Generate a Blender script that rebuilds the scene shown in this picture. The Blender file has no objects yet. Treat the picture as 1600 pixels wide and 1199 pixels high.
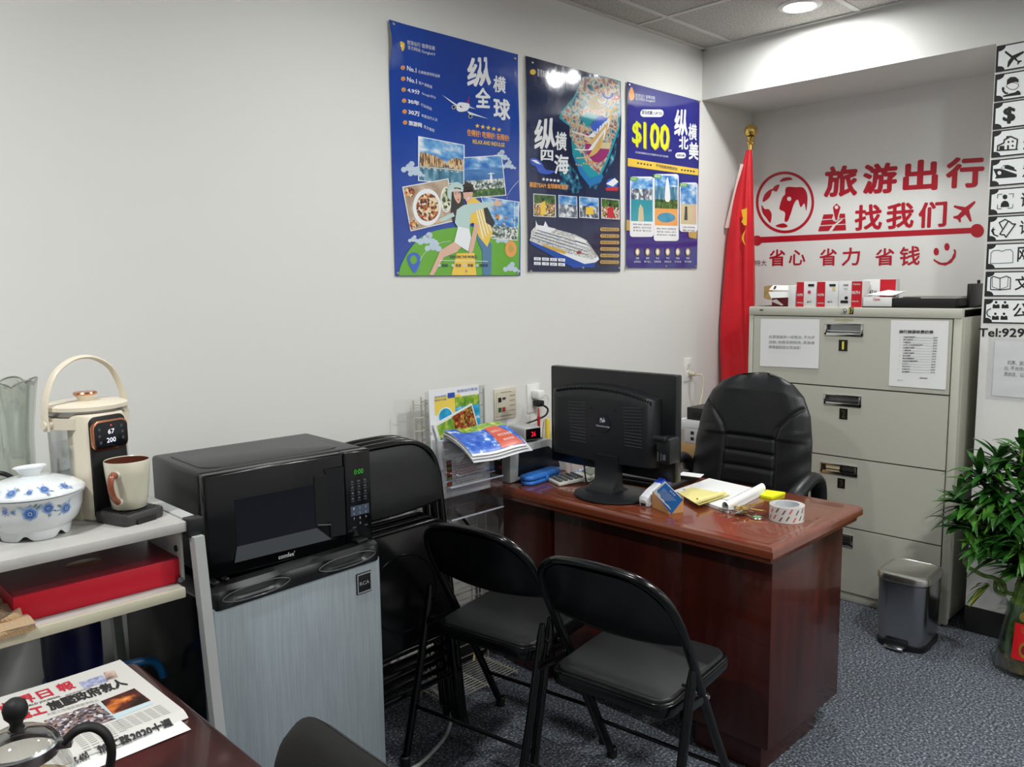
import bpy, bmesh, math, random
from mathutils import Vector, Matrix, Euler
R = math.radians
SC = bpy.context.scene
COL = SC.collection
random.seed(7)

# ------------------------------------------------------------------ camera
FOC = 1283.94
_yw, _pt, _rl = R(45.149), R(-6.897), R(-0.7545)
CAM = Vector((0, 0, 1.48))
FWD = Vector((math.cos(_pt) * math.cos(_yw), math.cos(_pt) * math.sin(_yw), math.sin(_pt)))
_r0 = Vector((math.sin(_yw), -math.cos(_yw), 0))
_u0 = _r0.cross(FWD)
RGT = math.cos(_rl) * _r0 + math.sin(_rl) * _u0
UPV = -math.sin(_rl) * _r0 + math.cos(_rl) * _u0
cd = bpy.data.cameras.new('camera')
cd.sensor_width = 36.0
cd.lens = FOC * 36.0 / 1600.0
cd.clip_start = 0.02
cam = bpy.data.objects.new('camera', cd)
COL.objects.link(cam)
m3 = Matrix((RGT, UPV, -FWD)).transposed()
cam.matrix_world = Matrix.Translation(CAM) @ m3.to_4x4()
SC.camera = cam

# ------------------------------------------------------------------ world, exposure
SC.view_settings.view_transform = 'Standard'
SC.view_settings.look = 'None'
SC.view_settings.exposure = 0.0
SC.view_settings.gamma = 1.0
SC.view_settings.use_curve_mapping = False
w = bpy.data.worlds.new('world')
SC.world = w
w.use_nodes = True
w.node_tree.nodes['Background'].inputs[0].default_value = (0.9, 0.95, 1.0, 1)
w.node_tree.nodes['Background'].inputs[1].default_value = 0.05

CEIL = 2.63
LIGHTS = [(3.43, 1.70), (1.60, 1.45), (2.30, 0.05), (1.60, -0.13), (-0.23, 1.30), (-0.23, -0.9), (3.43, -1.9), (1.6, -1.9)]
LAMP_W = [14.5, 10, 32, 17, 28, 16, 27, 15]
def add_lamp(name, x, y, z, watt):
    d = bpy.data.lights.new(name, 'AREA')
    d.shape = 'DISK'
    d.size = 0.13
    d.energy = watt
    d.color = (1.0, 0.975, 0.94)
    d.spread = R(165)
    o = bpy.data.objects.new(name, d)
    o.location = (x, y, z)
    COL.objects.link(o)
    return o

# ------------------------------------------------------------------ projecting onto real planes
def ray(px, py):
    return FWD + (px - 800) / FOC * RGT - (py - 599.5) / FOC * UPV
def onx(px, py, X):
    d = ray(px, py); return CAM + d * ((X - CAM.x) / d.x)
def ony(px, py, Y):
    d = ray(px, py); return CAM + d * ((Y - CAM.y) / d.y)
def onz(px, py, Z):
    d = ray(px, py); return CAM + d * ((Z - CAM.z) / d.z)

# ------------------------------------------------------------------ materials
def lin(c):
    return tuple(((v / 255) / 12.92 if v <= 10.3 else (((v / 255) + 0.055) / 1.055) ** 2.4) for v in c) + (1.0,)
MATS = {}
def mat(name, rgb=(128, 128, 128), rough=0.5, metal=0.0, spec=0.5, coat=0.0, emit=None, es=1.0, trans=0.0,
        ior=1.45, bump=None, mix=None, alpha=1.0, sheen=0.0):
    """bump=(scale, strength, distance); mix=(rgb2, scale, lo, hi, detail, stretch)"""
    if name in MATS:
        return MATS[name]
    m = bpy.data.materials.new(name)
    m.use_nodes = True
    nt = m.node_tree
    b = nt.nodes['Principled BSDF']
    b.inputs['Base Color'].default_value = lin(rgb)
    b.inputs['Roughness'].default_value = rough
    b.inputs['Metallic'].default_value = metal
    b.inputs['Specular IOR Level'].default_value = spec
    b.inputs['Coat Weight'].default_value = coat
    b.inputs['Coat Roughness'].default_value = 0.05
    b.inputs['Transmission Weight'].default_value = trans
    b.inputs['IOR'].default_value = ior
    b.inputs['Alpha'].default_value = alpha
    b.inputs['Sheen Weight'].default_value = sheen
    if emit:
        b.inputs['Emission Color'].default_value = lin(emit)
        b.inputs['Emission Strength'].default_value = es
    tc = None
    def coords(stretch):
        tcn = nt.nodes.new('ShaderNodeTexCoord')
        mp = nt.nodes.new('ShaderNodeMapping')
        mp.inputs['Scale'].default_value = stretch
        nt.links.new(tcn.outputs['Object'], mp.inputs['Vector'])
        return mp.outputs['Vector']
    if mix:
        rgb2, sc, lo, hi, det, st = mix
        n = nt.nodes.new('ShaderNodeTexNoise')
        n.inputs['Scale'].default_value = sc
        n.inputs['Detail'].default_value = det
        nt.links.new(coords(st), n.inputs['Vector'])
        r = nt.nodes.new('ShaderNodeValToRGB')
        r.color_ramp.elements[0].position = lo
        r.color_ramp.elements[0].color = lin(rgb)
        r.color_ramp.elements[1].position = hi
        r.color_ramp.elements[1].color = lin(rgb2)
        nt.links.new(n.outputs['Fac'], r.inputs['Fac'])
        nt.links.new(r.outputs['Color'], b.inputs['Base Color'])
    if bump:
        n = nt.nodes.new('ShaderNodeTexNoise')
        n.inputs['Scale'].default_value = bump[0]
        n.inputs['Detail'].default_value = 4
        nt.links.new(coords(bump[3] if len(bump) > 3 else (1, 1, 1)), n.inputs['Vector'])
        bp = nt.nodes.new('ShaderNodeBump')
        bp.inputs['Strength'].default_value = bump[1]
        bp.inputs['Distance'].default_value = bump[2]
        nt.links.new(n.outputs['Fac'], bp.inputs['Height'])
        nt.links.new(bp.outputs['Normal'], b.inputs['Normal'])
    MATS[name] = m
    return m

def ramp_mat(name, stops, sc, det=4, st=(1, 1, 1), rough=0.25, kind='noise', coat=0.0, bump=0):
    if name in MATS:
        return MATS[name]
    m = mat(name, stops[0][1], rough, coat=coat)
    nt = m.node_tree; b = nt.nodes['Principled BSDF']
    tcn = nt.nodes.new('ShaderNodeTexCoord'); mp = nt.nodes.new('ShaderNodeMapping')
    mp.inputs['Scale'].default_value = st
    nt.links.new(tcn.outputs['Object'], mp.inputs['Vector'])
    if kind == 'noise':
        n = nt.nodes.new('ShaderNodeTexNoise'); n.inputs['Scale'].default_value = sc; n.inputs['Detail'].default_value = det
        out = n.outputs['Fac']
    else:
        n = nt.nodes.new('ShaderNodeTexVoronoi'); n.inputs['Scale'].default_value = sc
        sp = nt.nodes.new('ShaderNodeSeparateColor'); nt.links.new(n.outputs['Color'], sp.inputs[0]); out = sp.outputs[0]
    nt.links.new(mp.outputs['Vector'], n.inputs['Vector'])
    r = nt.nodes.new('ShaderNodeValToRGB')
    els = r.color_ramp.elements
    els[0].position, els[0].color = stops[0][0], lin(stops[0][1])
    els[1].position, els[1].color = stops[-1][0], lin(stops[-1][1])
    for p, c in stops[1:-1]:
        e = els.new(p); e.color = lin(c)
    nt.links.new(out, r.inputs['Fac']); nt.links.new(r.outputs['Color'], b.inputs['Base Color'])
    if bump:
        bp = nt.nodes.new('ShaderNodeBump'); bp.inputs['Strength'].default_value = bump; bp.inputs['Distance'].default_value = 0.004
        nt.links.new(out, bp.inputs['Height']); nt.links.new(bp.outputs['Normal'], b.inputs['Normal'])
    return m

WALL = mat('wall_paint', (222, 221, 217), 0.55, spec=0.3, bump=(45, 0.12, 0.002))
WHITE = mat('white_plastic', (232, 232, 228), 0.35)
BLACKGLOSS = mat('black_gloss', (13, 14, 15), 0.16, spec=0.6)
BLACKSAT = mat('black_satin', (20, 21, 23), 0.38)
BLACKMATT = mat('black_matt', (17, 17, 18), 0.6, bump=(400, 0.1, 0.001))
CHAIRBLK = mat('chair_enamel', (9, 10, 11), 0.2, spec=0.55)
VINYL = mat('black_vinyl', (27, 28, 29), 0.45, bump=(350, 0.12, 0.001))
LEATHER = mat('black_leather', (25, 26, 28), 0.42, bump=(160, 0.25, 0.002))
CHROME = mat('chrome', (215, 215, 215), 0.15, metal=1)
STEEL = mat('brushed_steel', (150, 152, 154), 0.3, metal=1, bump=(60, 0.06, 0.001, (1, 1, 30)))
GLASS = mat('clear_glass', (250, 252, 252), 0.02, trans=1.0, ior=1.45)
ACRYL = mat('clear_acrylic', (246, 248, 252), 0.04, trans=1.0, ior=1.2)
WATER = mat('water', (245, 250, 250), 0.0, trans=1.0, ior=1.33)
PAPER = mat('white_paper', (232, 232, 230), 0.6)
INK = mat('black_ink', (22, 22, 24), 0.5)
GREYINK = mat('grey_ink', (120, 122, 126), 0.6)
REDINK = mat('red_ink', (198, 22, 40), 0.5)
BRASS = mat('brass', (222, 188, 104), 0.27, metal=1)
CREAM = mat('cream_plastic', (226, 216, 196), 0.35)
GREYMETAL = mat('cabinet_enamel', (190, 189, 176), 0.42, bump=(80, 0.03, 0.001))

# ------------------------------------------------------------------ mesh builder
def rrect(w, h, r, n=5, cx=0, cy=0):
    pts = []
    for (sx, sy, a0) in ((1, 1, 0), (-1, 1, 90), (-1, -1, 180), (1, -1, 270)):
        for k in range(n + 1):
            a = R(a0 + 90 * k / n)
            pts.append((cx + sx * (w / 2 - r) + r * math.cos(a), cy + sy * (h / 2 - r) + r * math.sin(a)))
    return pts
def circ(cx, cy, r, n=24, r2=None, a0=0, a1=360):
    r2 = r2 or r
    full = abs(a1 - a0) >= 360
    return [(cx + r * math.cos(R(a0 + (a1 - a0) * k / (n if full else n - 1))), cy + r2 * math.sin(R(a0 + (a1 - a0) * k / (n if full else n - 1)))) for k in range(n)]
def catmull(pts, per=6, closed=False):
    P = [Vector(p) for p in pts]
    n = len(P); out = []
    segs = n if closed else n - 1
    for i in range(segs):
        p0 = P[(i - 1) % n] if (closed or i > 0) else P[0]
        p1 = P[i]; p2 = P[(i + 1) % n]
        p3 = P[(i + 2) % n] if (closed or i + 2 < n) else P[-1]
        for k in range(per):
            t = k / per
            out.append(0.5 * ((2 * p1) + (p2 - p0) * t + (2 * p0 - 5 * p1 + 4 * p2 - p3) * t * t + (3 * p1 - p0 - 3 * p2 + p3) * t ** 3))
    if not closed:
        out.append(P[-1].copy())
    return out
def TR(x=0, y=0, z=0, rz=0, rx=0, ry=0):
    return Matrix.Translation((x, y, z)) @ Euler((R(rx), R(ry), R(rz)), 'XYZ').to_matrix().to_4x4()

_TXT = {}
def text_geo(body, bold=0.0, spacing=1.0):
    key = (body, bold, spacing)
    if key in _TXT:
        return _TXT[key]
    c = bpy.data.curves.new('t', 'FONT')
    c.body = body; c.offset = bold; c.resolution_u = 2; c.space_character = spacing
    o = bpy.data.objects.new('t', c)
    m = bpy.data.meshes.new_from_object(o)
    vs = [(v.co.x, v.co.y) for v in m.vertices]
    fs = [tuple(p.vertices) for p in m.polygons]
    bpy.data.objects.remove(o); bpy.data.curves.remove(c); bpy.data.meshes.remove(m)
    x0 = min(v[0] for v in vs); x1 = max(v[0] for v in vs); y0 = min(v[1] for v in vs); y1 = max(v[1] for v in vs)
    vs = [((v[0] - x0) / (x1 - x0), (v[1] - y0) / (y1 - y0)) for v in vs]
    _TXT[key] = (vs, fs, (x1 - x0) / (y1 - y0))
    return _TXT[key]

class MB:
    def __init__(self, M=None):
        self.v = []; self.f = []; self.mi = []; self.M = M or Matrix()
        self.mats = []
    def mid(self, m):
        if m not in self.mats:
            self.mats.append(m)
        return self.mats.index(m)
    def add(self, verts, faces, m, M=None):
        T = self.M @ M if M is not None else self.M
        o = len(self.v); k = self.mid(m)
        self.v += [T @ Vector(p) for p in verts]
        for f in faces:
            self.f.append(tuple(i + o for i in f)); self.mi.append(k)
    def addbm(self, bm, m, M=None):
        bm.verts.index_update()
        self.add([v.co.copy() for v in bm.verts], [tuple(v.index for v in f.verts) for f in bm.faces], m, M)
        bm.free()
    def box(self, c, s, m, bev=0.0, seg=2, M=None, rz=0, rx=0, ry=0):
        bm = bmesh.new()
        bmesh.ops.create_cube(bm, size=1.0)
        for v in bm.verts:
            v.co = Vector((v.co.x * s[0], v.co.y * s[1], v.co.z * s[2]))
        if bev > 0:
            bmesh.ops.bevel(bm, geom=bm.edges[:], offset=min(bev, min(s) * 0.49), segments=seg, affect='EDGES', profile=0.5)
        T = TR(*c, rz=rz, rx=rx, ry=ry)
        self.addbm(bm, m, (M @ T) if M is not None else T)
    def prism(self, poly, h, m, M=None, bev=0.0, seg=2):
        """poly in local xy, extruded to z=h"""
        bm = bmesh.new()
        vs = [bm.verts.new((p[0], p[1], 0)) for p in poly]
        f = bm.faces.new(vs)
        f.normal_update()
        if f.normal.z > 0:
            f.normal_flip()
        r = bmesh.ops.extrude_face_region(bm, geom=[f])
        for e in r['geom']:
            if isinstance(e, bmesh.types.BMVert):
                e.co.z += h
        bmesh.ops.recalc_face_normals(bm, faces=bm.faces[:])
        if bev > 0:
            ed = [e for e in bm.edges if abs(e.verts[0].co.z - e.verts[1].co.z) < 1e-7]
            bmesh.ops.bevel(bm, geom=ed, offset=bev, segments=seg, affect='EDGES', profile=0.5)
        self.addbm(bm, m, M)
    def tube(self, pts, r, m, n=10, closed=False, caps=True, M=None, rn=None, up=None):
        """sweep; r number or list; rn = second radius (flattened section)"""
        P = [Vector(p) for p in pts]; N = len(P)
        rs = r if isinstance(r, (list, tuple)) else [r] * N
        verts = []; faces = []
        T = []
        for i in range(N):
            a = P[(i - 1) % N] if (closed or i > 0) else P[0]
            b = P[(i + 1) % N] if (closed or i < N - 1) else P[-1]
            t = (b - a)
            T.append(t.normalized() if t.length > 1e-9 else Vector((0, 0, 1)))
        u = Vector(up) if up else (Vector((0, 0, 1)) if abs(T[0].z) < 0.9 else Vector((1, 0, 0)))
        for i in range(N):
            u = (u - T[i] * u.dot(T[i]))
            if u.length < 1e-6:
                u = T[i].orthogonal()
            u.normalize()
            w_ = T[i].cross(u)
            for k in range(n):
                a = 2 * math.pi * k / n
                verts.append(P[i] + u * (math.cos(a) * rs[i]) + w_ * (math.sin(a) * (rs[i] if rn is None else rn)))
        for i in range(N if closed else N - 1):
            j = (i + 1) % N
            for k in range(n):
                l = (k + 1) % n
                faces.append((i * n + k, i * n + l, j * n + l, j * n + k))
        if caps and not closed:
            faces.append(tuple(range(n - 1, -1, -1)))
            faces.append(tuple((N - 1) * n + k for k in range(n)))
        self.add(verts, faces, m, M)
    def cyl(self, a, b, r, m, r2=None, n=20, M=None):
        self.tube([a, b], [r, r if r2 is None else r2], m, n=n, M=M)
    def lathe(self, prof, m, c=(0, 0, 0), n=32, M=None, sx=1.0, sy=1.0):
        verts = []; faces = []; K = len(prof)
        for i in range(n):
            a = 2 * math.pi * i / n
            for (r, z) in prof:
                verts.append((c[0] + r * sx * math.cos(a), c[1] + r * sy * math.sin(a), c[2] + z))
        for i in range(n):
            j = (i + 1) % n
            for k in range(K - 1):
                if prof[k][0] < 1e-7 and prof[k + 1][0] < 1e-7:
                    continue
                faces.append((i * K + k, j * K + k, j * K + k + 1, i * K + k + 1))
        self.add(verts, faces, m, M)
    def grid(self, fn, nu, nv, m, M=None, closed_u=False):
        verts = []; faces = []
        for i in range(nu + (0 if closed_u else 1)):
            for j in range(nv + 1):
                verts.append(fn(i / nu, j / nv))
        W = nv + 1
        for i in range(nu):
            i2 = (i + 1) % nu if closed_u else i + 1
            for j in range(nv):
                faces.append((i * W + j, i2 * W + j, i2 * W + j + 1, i * W + j + 1))
        self.add(verts, faces, m, M)
    def loft(self, rings, m, M=None, caps=True):
        n = len(rings[0]); verts = [p for r in rings for p in r]; faces = []
        for i in range(len(rings) - 1):
            for k in range(n):
                l = (k + 1) % n
                faces.append((i * n + k, i * n + l, (i + 1) * n + l, (i + 1) * n + k))
        if caps:
            faces.append(tuple(range(n - 1, -1, -1))); faces.append(tuple((len(rings) - 1) * n + k for k in range(n)))
        self.add(verts, faces, m, M)
    def ball(self, c, r, m, n=20, sz=1.0, M=None):
        prof = [(r * math.sin(math.pi * k / 12), -r * sz * math.cos(math.pi * k / 12)) for k in range(13)]
        prof[0] = (1e-5, prof[0][1]); prof[-1] = (1e-5, prof[-1][1])
        self.lathe(prof, m, c, n, M)
    # ---- flat prints
    def poly(self, pts, m):
        self.add(pts, [tuple(range(len(pts)))], m)
    def fill(self, pts2, fn, m, edge):
        """a flat outline cut into small triangles, each corner carried to fn(x, y)"""
        bm = bmesh.new()
        bm.faces.new([bm.verts.new((x, y, 0)) for x, y in pts2])
        bmesh.ops.triangulate(bm, faces=bm.faces[:])
        for _ in range(7):
            L = [e for e in bm.edges if e.calc_length() > edge]
            if not L: break
            bmesh.ops.subdivide_edges(bm, edges=L, cuts=1)
            bmesh.ops.triangulate(bm, faces=[f for f in bm.faces if len(f.verts) > 3])
        bm.verts.index_update()
        self.add([fn(v.co.x, v.co.y) for v in bm.verts], [tuple(v.index for v in f.verts) for f in bm.faces], m)
        bm.free()
    def text(self, body, p0, p1, up, m, bold=0.0, spacing=1.0, pt=None):
        """text fitted between p0 and p1 (baseline ends), up = vector of the letter height"""
        vs, fs, asp = text_geo(body, 0.0, spacing)
        p0 = Vector(p0); e = Vector(p1) - p0; up = Vector(up)
        b_ = bold * 0.9 if bold >= 0.015 else 0.0
        offs = [(0, 0)] if not b_ else ([(b_ * math.cos(k), b_ * math.sin(k)) for k in [i * math.pi / 4 for i in range(8)]] if bold > 0.03 or len(body) < 3 else [(b_, b_), (-b_, b_), (b_, -b_), (-b_, -b_)])
        nrm = e.cross(up).normalized()
        if nrm.dot(Vector((-1, -1, 0.7))) < 0: nrm = -nrm
        for i_, (ox, oy) in enumerate(offs):           # heavier strokes: the glyph laid down several times, a hair apart
            P = [p0 + e * (a * (1 - 2 * b_ / asp) + (b_ + ox) / asp) + up * (b * (1 - 2 * b_) + b_ + oy) for a, b in vs]
            if pt:
                P = [pt(p, i_ * 3e-5) for p in P]
            else:
                P = [p + nrm * (i_ * 3e-5) for p in P]
            self.add(P, fs, m)
    def build(self, name, parent=None, smooth=35, world=False):
        me = bpy.data.meshes.new(name)
        if parent is not None and world:
            inv = parent_matrix(parent).inverted()
            vs = [inv @ p for p in self.v]
        else:
            vs = self.v
        me.from_pydata([tuple(p) for p in vs], [], self.f)
        for m in self.mats:
            me.materials.append(m)
        me.polygons.foreach_set('material_index', self.mi)
        bm = bmesh.new(); bm.from_mesh(me)
        bmesh.ops.remove_doubles(bm, verts=bm.verts[:], dist=1e-6)
        bm.to_mesh(me); bm.free()
        if smooth:
            me.shade_smooth()
            me.set_sharp_from_angle(angle=R(smooth))
        me.update()
        o = bpy.data.objects.new(name, me)
        COL.objects.link(o)
        if parent is not None:
            o.parent = parent
        return o

def parent_matrix(o):
    m = Matrix.LocRotScale(o.location, o.rotation_euler, o.scale)
    while o.parent:
        o = o.parent
        m = Matrix.LocRotScale(o.location, o.rotation_euler, o.scale) @ m
    return m
def thing(name, label, cat, loc=(0, 0, 0), rz=0, group=None):
    o = bpy.data.objects.new(name, None)
    o.empty_display_size = 0.1
    COL.objects.link(o)
    o.location = loc; o.rotation_euler = (0, 0, R(rz))
    return tag(o, label, cat, group)
def tag(o, label, cat, group=None):
    o['label'] = label; o['category'] = cat
    if group:
        o['group'] = group
    return o
def struct(o):
    o['kind'] = 'structure'
    return o
def copy_tree(o, label, loc=None, rz=None, parent=None):
    c = o.copy(); COL.objects.link(c)
    if parent is not None:
        c.parent = parent
    if loc is not None: c.location = loc
    if rz is not None: c.rotation_euler = (0, 0, R(rz))
    if label: c['label'] = label
    for ch in list(o.children):
        copy_tree(ch, None, parent=c)
    return c

def thin_glass(name, tint=(1, 1, 1), rough=0.02, base=0.05, edge=0.75, edgecol=None):
    if name in MATS: return MATS[name]
    m = bpy.data.materials.new(name); m.use_nodes = True
    nt = m.node_tree; nt.nodes.clear()
    out = nt.nodes.new('ShaderNodeOutputMaterial')
    mx = nt.nodes.new('ShaderNodeMixShader')
    tr = nt.nodes.new('ShaderNodeBsdfTransparent'); tr.inputs[0].default_value = (*tint, 1)
    gl = nt.nodes.new('ShaderNodeBsdfGlossy'); gl.inputs['Roughness'].default_value = rough
    if edgecol: gl.inputs['Color'].default_value = (*edgecol, 1)
    lw = nt.nodes.new('ShaderNodeLayerWeight'); lw.inputs['Blend'].default_value = 0.35
    mr = nt.nodes.new('ShaderNodeMapRange')
    mr.inputs['To Min'].default_value = base; mr.inputs['To Max'].default_value = edge
    nt.links.new(lw.outputs['Facing'], mr.inputs['Value'])
    nt.links.new(mr.outputs['Result'], mx.inputs['Fac'])
    nt.links.new(tr.outputs[0], mx.inputs[1]); nt.links.new(gl.outputs[0], mx.inputs[2])
    nt.links.new(mx.outputs[0], out.inputs[0])
    MATS[name] = m
    return m
TGLASS = thin_glass('thin_glass', (0.965, 0.97, 0.97), base=0.035, edge=0.75)
TACRYL = thin_glass('thin_acrylic', (0.955, 0.96, 0.975), base=0.035, edge=0.5)

# ================================================================== THE SETTING
YW = 2.34      # poster wall
XC = 3.70      # column and soffit face
XB = 4.20      # back of the alcove
YC = 1.02      # left edge of the column
ZS = 2.385     # underside of the soffit
X0, Y0 = -2.6, -3.0
def slab(name, a, b, m):
    mb = MB()
    mb.box(((a[0] + b[0]) / 2, (a[1] + b[1]) / 2, (a[2] + b[2]) / 2), (b[0] - a[0], b[1] - a[1], b[2] - a[2]), m)
    return struct(mb.build(name, smooth=0))
CARPET = ramp_mat('carpet', [(0.30, (30, 33, 38)), (0.46, (66, 71, 79)), (0.58, (104, 110, 118)), (0.72, (168, 173, 180))], 120, det=3, rough=0.95, bump=0.5)
TILE = ramp_mat('ceiling_tile', [(0.3, (148, 144, 138)), (0.5, (186, 183, 177)), (0.75, (204, 202, 197))], 130, det=5, rough=0.9, bump=0.2)
slab('floor', (X0, Y0, -0.06), (XB + 0.1, YW + 0.1, 0.0), CARPET)
slab('ceiling', (X0, Y0, CEIL), (XC + 0.1, YW + 0.1, CEIL + 0.06), TILE)
slab('wall_left', (X0, YW, 0), (XB + 0.1, YW + 0.1, CEIL), WALL)
slab('wall_back', (XB, YC - 0.1, 0), (XB + 0.1, YW, ZS), WALL)
slab('wall_right', (XC, Y0, 0), (XB + 0.1, YC, ZS), WALL)
slab('wall_soffit', (XC, Y0, ZS), (XB + 0.1, YW, CEIL + 0.06), WALL)
slab('wall_front', (X0 - 0.1, Y0, 0), (X0, YW + 0.1, CEIL), WALL)
slab('wall_behind', (X0, Y0 - 0.1, 0), (XB + 0.1, Y0, CEIL), WALL)
BASEB = mat('baseboard_vinyl', (38, 37, 38), 0.45)
slab('baseboard_left', (X0, YW - 0.008, 0), (XB, YW, 0.11), BASEB)
slab('baseboard_right', (XC - 0.008, Y0, 0), (XC, YC, 0.11), BASEB)
slab('baseboard_back', (XB - 0.008, YC, 0), (XB, YW, 0.11), BASEB)
mb = MB()
TBAR = mat('grid_bar', (205, 203, 198), 0.5)
xs = [3.135 - 0.61 * k for k in range(10)]
ys = [2.165 - 0.61 * k for k in range(9)]
for x in xs: mb.box((x, (Y0 + YW) / 2, CEIL - 0.002), (0.024, YW - Y0, 0.004), TBAR)
for y in ys: mb.box(((X0 + XC) / 2, y, CEIL - 0.0022), (XC - X0, 0.024, 0.004), TBAR)
mb.box((XC - 0.011, (Y0 + YW) / 2, CEIL - 0.004), (0.022, YW - Y0, 0.006), TBAR)
mb.box(((X0 + XC) / 2, YW - 0.011, CEIL - 0.004), (XC - X0, 0.022, 0.006), TBAR)
struct(mb.build('trim_1', smooth=0))

def downlight(i, x, y, watt):
    t = thing('ceiling_light', ['round recessed ceiling downlight above the soffit beside the filing cabinet',
        'round recessed ceiling downlight above the folding chairs', 'round recessed ceiling downlight in front of the sign column',
        'round recessed ceiling downlight in the middle of the office', 'round recessed ceiling downlight above the storage cart',
        'round recessed ceiling downlight near the front wall', 'round recessed ceiling downlight far right near the sign wall',
        'round recessed ceiling downlight far right in the middle'][i], 'light', (x, y, CEIL), 0, 'recessed ceiling downlights')
    mb = MB(); mb.lathe([(0.062, -0.004), (0.066, -0.009), (0.082, -0.008), (0.09, -0.003), (0.09, 0.0), (0.062, 0.0), (0.062, -0.004)], WHITE, n=40)
    mb.build('trim_ring', t)
    A = math.pi * 0.062 ** 2
    e = mat('lamp_lens_%d' % i, (255, 250, 240), 0.5, emit=(250, 252, 251), es=watt / (math.pi * A))
    mb = MB(); mb.lathe([(1e-5, -0.0035), (0.062, -0.0035)], e, n=40)
    mb.build('lamp_lens', t, smooth=0)
for i, (x, y) in enumerate(LIGHTS):
    downlight(i, x, y, LAMP_W[i])

# ================================================================== POSTERS
random.seed(11)
class Poster:
    def __init__(self, name_label, x0, x1, z0, z1, base, disp):
        self.t = thing('travel_poster', name_label, 'poster', ((x0 + x1) / 2, YW, z0), 0, 'travel posters on the white wall')
        self.x0, self.x1, self.z0, self.z1, self.disp = x0, x1, z0, z1, disp
        mb = MB()
        mb.grid(lambda u, v: self.pt(x0 + (x1 - x0) * u, z0 + (z1 - z0) * v, 0), 72, 110, base)
        back = PAPER
        mb.grid(lambda u, v: self.pt(x1 + (x0 - x1) * u, z0 + (z1 - z0) * v, -0.0006), 36, 60, back)
        mb.build('sheet', self.t, 80, world=True)
        self.pc = 0; self.parts = []; self.part('printed_artwork'); self.lpart('list_lettering')
    def part(self, n):
        self.pic = MB(); self.parts.append((n, self.pic))
    def lpart(self, n):
        self.let = MB(); self.parts.append((n, self.let))
    def pt(self, x, z, h):
        u = (x - self.x0) / (self.x1 - self.x0); v = (z - self.z0) / (self.z1 - self.z0)
        return Vector((x, YW - 0.0022 - h - max(0, self.disp(u, v)), z))
    def px(self, p, h=0.0):
        q = ony(p[0], p[1], YW - 0.004)
        return self.pt(q.x, q.z, h)
    def h(self):
        self.pc += 1
        return 0.0005 + self.pc * 0.00004
    def poly(self, pts, m, mb=None, smooth=False, lv=None):
        h = self.h() if lv is None else 0.0005 + (self.pc + 1 + lv) * 0.00004
        if smooth:
            pts = [(p.x, p.y) for p in catmull([(a, b, 0) for a, b in pts], 5, True)]
        mb = mb or self.pic
        mb.fill(pts, lambda x, y: self.px((x, y), h), m, 5.0)
    def quad(self, c, m, border=None, n=10, bw=0.02):
        """c = TL, TR, BR, BL pixels"""
        def q(u, v, k=0.0):
            u = k + u * (1 - 2 * k); v = k + v * (1 - 2 * k)
            a = (c[0][0] + (c[1][0] - c[0][0]) * u, c[0][1] + (c[1][1] - c[0][1]) * u)
            b = (c[3][0] + (c[2][0] - c[3][0]) * u, c[3][1] + (c[2][1] - c[3][1]) * u)
            return (a[0] + (b[0] - a[0]) * v, a[1] + (b[1] - a[1]) * v)
        if border:
            h = self.h()
            self.pic.grid(lambda u, v: self.px(q(u, v, -bw), h), n, n, border)
        if isinstance(m, list):      # bands: list of (v0, v1, mat)
            for v0, v1, mm in m:
                h = self.h()
                self.pic.grid(lambda u, v: self.px(q(u, v0 + (v1 - v0) * v), h), n, max(2, int(n * (v1 - v0))), mm)
        else:
            h = self.h()
            self.pic.grid(lambda u, v: self.px(q(u, v), h), n, n, m)
        return q
    def text(self, body, a, b, hp, m, bold=0.0, mb=None):
        """baseline pixels a..b, letter height hp pixels"""
        h = 0.0005 + (self.pc + 3) * 0.00004
        p0 = ony(a[0], a[1], YW - 0.004); p1 = ony(b[0], b[1], YW - 0.004); pu = ony(a[0], a[1] - hp, YW - 0.004)
        up = pu - p0; up.x = 0
        (mb or self.let).text(body, p0, p1, up, m, bold, pt=lambda p, dh: self.pt(p.x, p.z, h + dh))
    def done(self, pins):
        for n, b in self.parts:
            if b.v: b.build(n, self.t, 0, world=True)
        for p in pins:
            q = self.px(p, 0.0)
            mb = MB(TR(q.x, q.y, q.z, rx=90))
            mb.lathe([(1e-5, 0.006), (0.004, 0.005), (0.0065, 0.001), (0.0065, -0.002)], CHROME, n=14)
            mb.build('pin', self.t, world=True)

def ink(name, rgb):
    return mat('print_' + name, rgb, 0.14, spec=0.6, bump=(9, 0.35, 0.006))
PBLUE = ramp_mat('print_blue', [(0.35, (16, 58, 150)), (0.65, (24, 72, 168))], 2.0, rough=0.12)
def glossy_bump(m, sc, st, dist, strength):
    nt = m.node_tree; b = nt.nodes['Principled BSDF']
    tcn = nt.nodes.new('ShaderNodeTexCoord'); mp = nt.nodes.new('ShaderNodeMapping'); mp.inputs['Scale'].default_value = st
    n = nt.nodes.new('ShaderNodeTexNoise'); n.inputs['Scale'].default_value = sc; n.inputs['Detail'].default_value = 3
    bp = nt.nodes.new('ShaderNodeBump'); bp.inputs['Strength'].default_value = strength; bp.inputs['Distance'].default_value = dist
    nt.links.new(tcn.outputs['Object'], mp.inputs[0]); nt.links.new(mp.outputs[0], n.inputs['Vector'])
    nt.links.new(n.outputs['Fac'], bp.inputs['Height']); nt.links.new(bp.outputs[0], b.inputs['Normal'])
PNAVY = ramp_mat('print_navy', [(0.4, (15, 26, 62)), (0.7, (24, 44, 88))], 3.0, rough=0.1)
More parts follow.
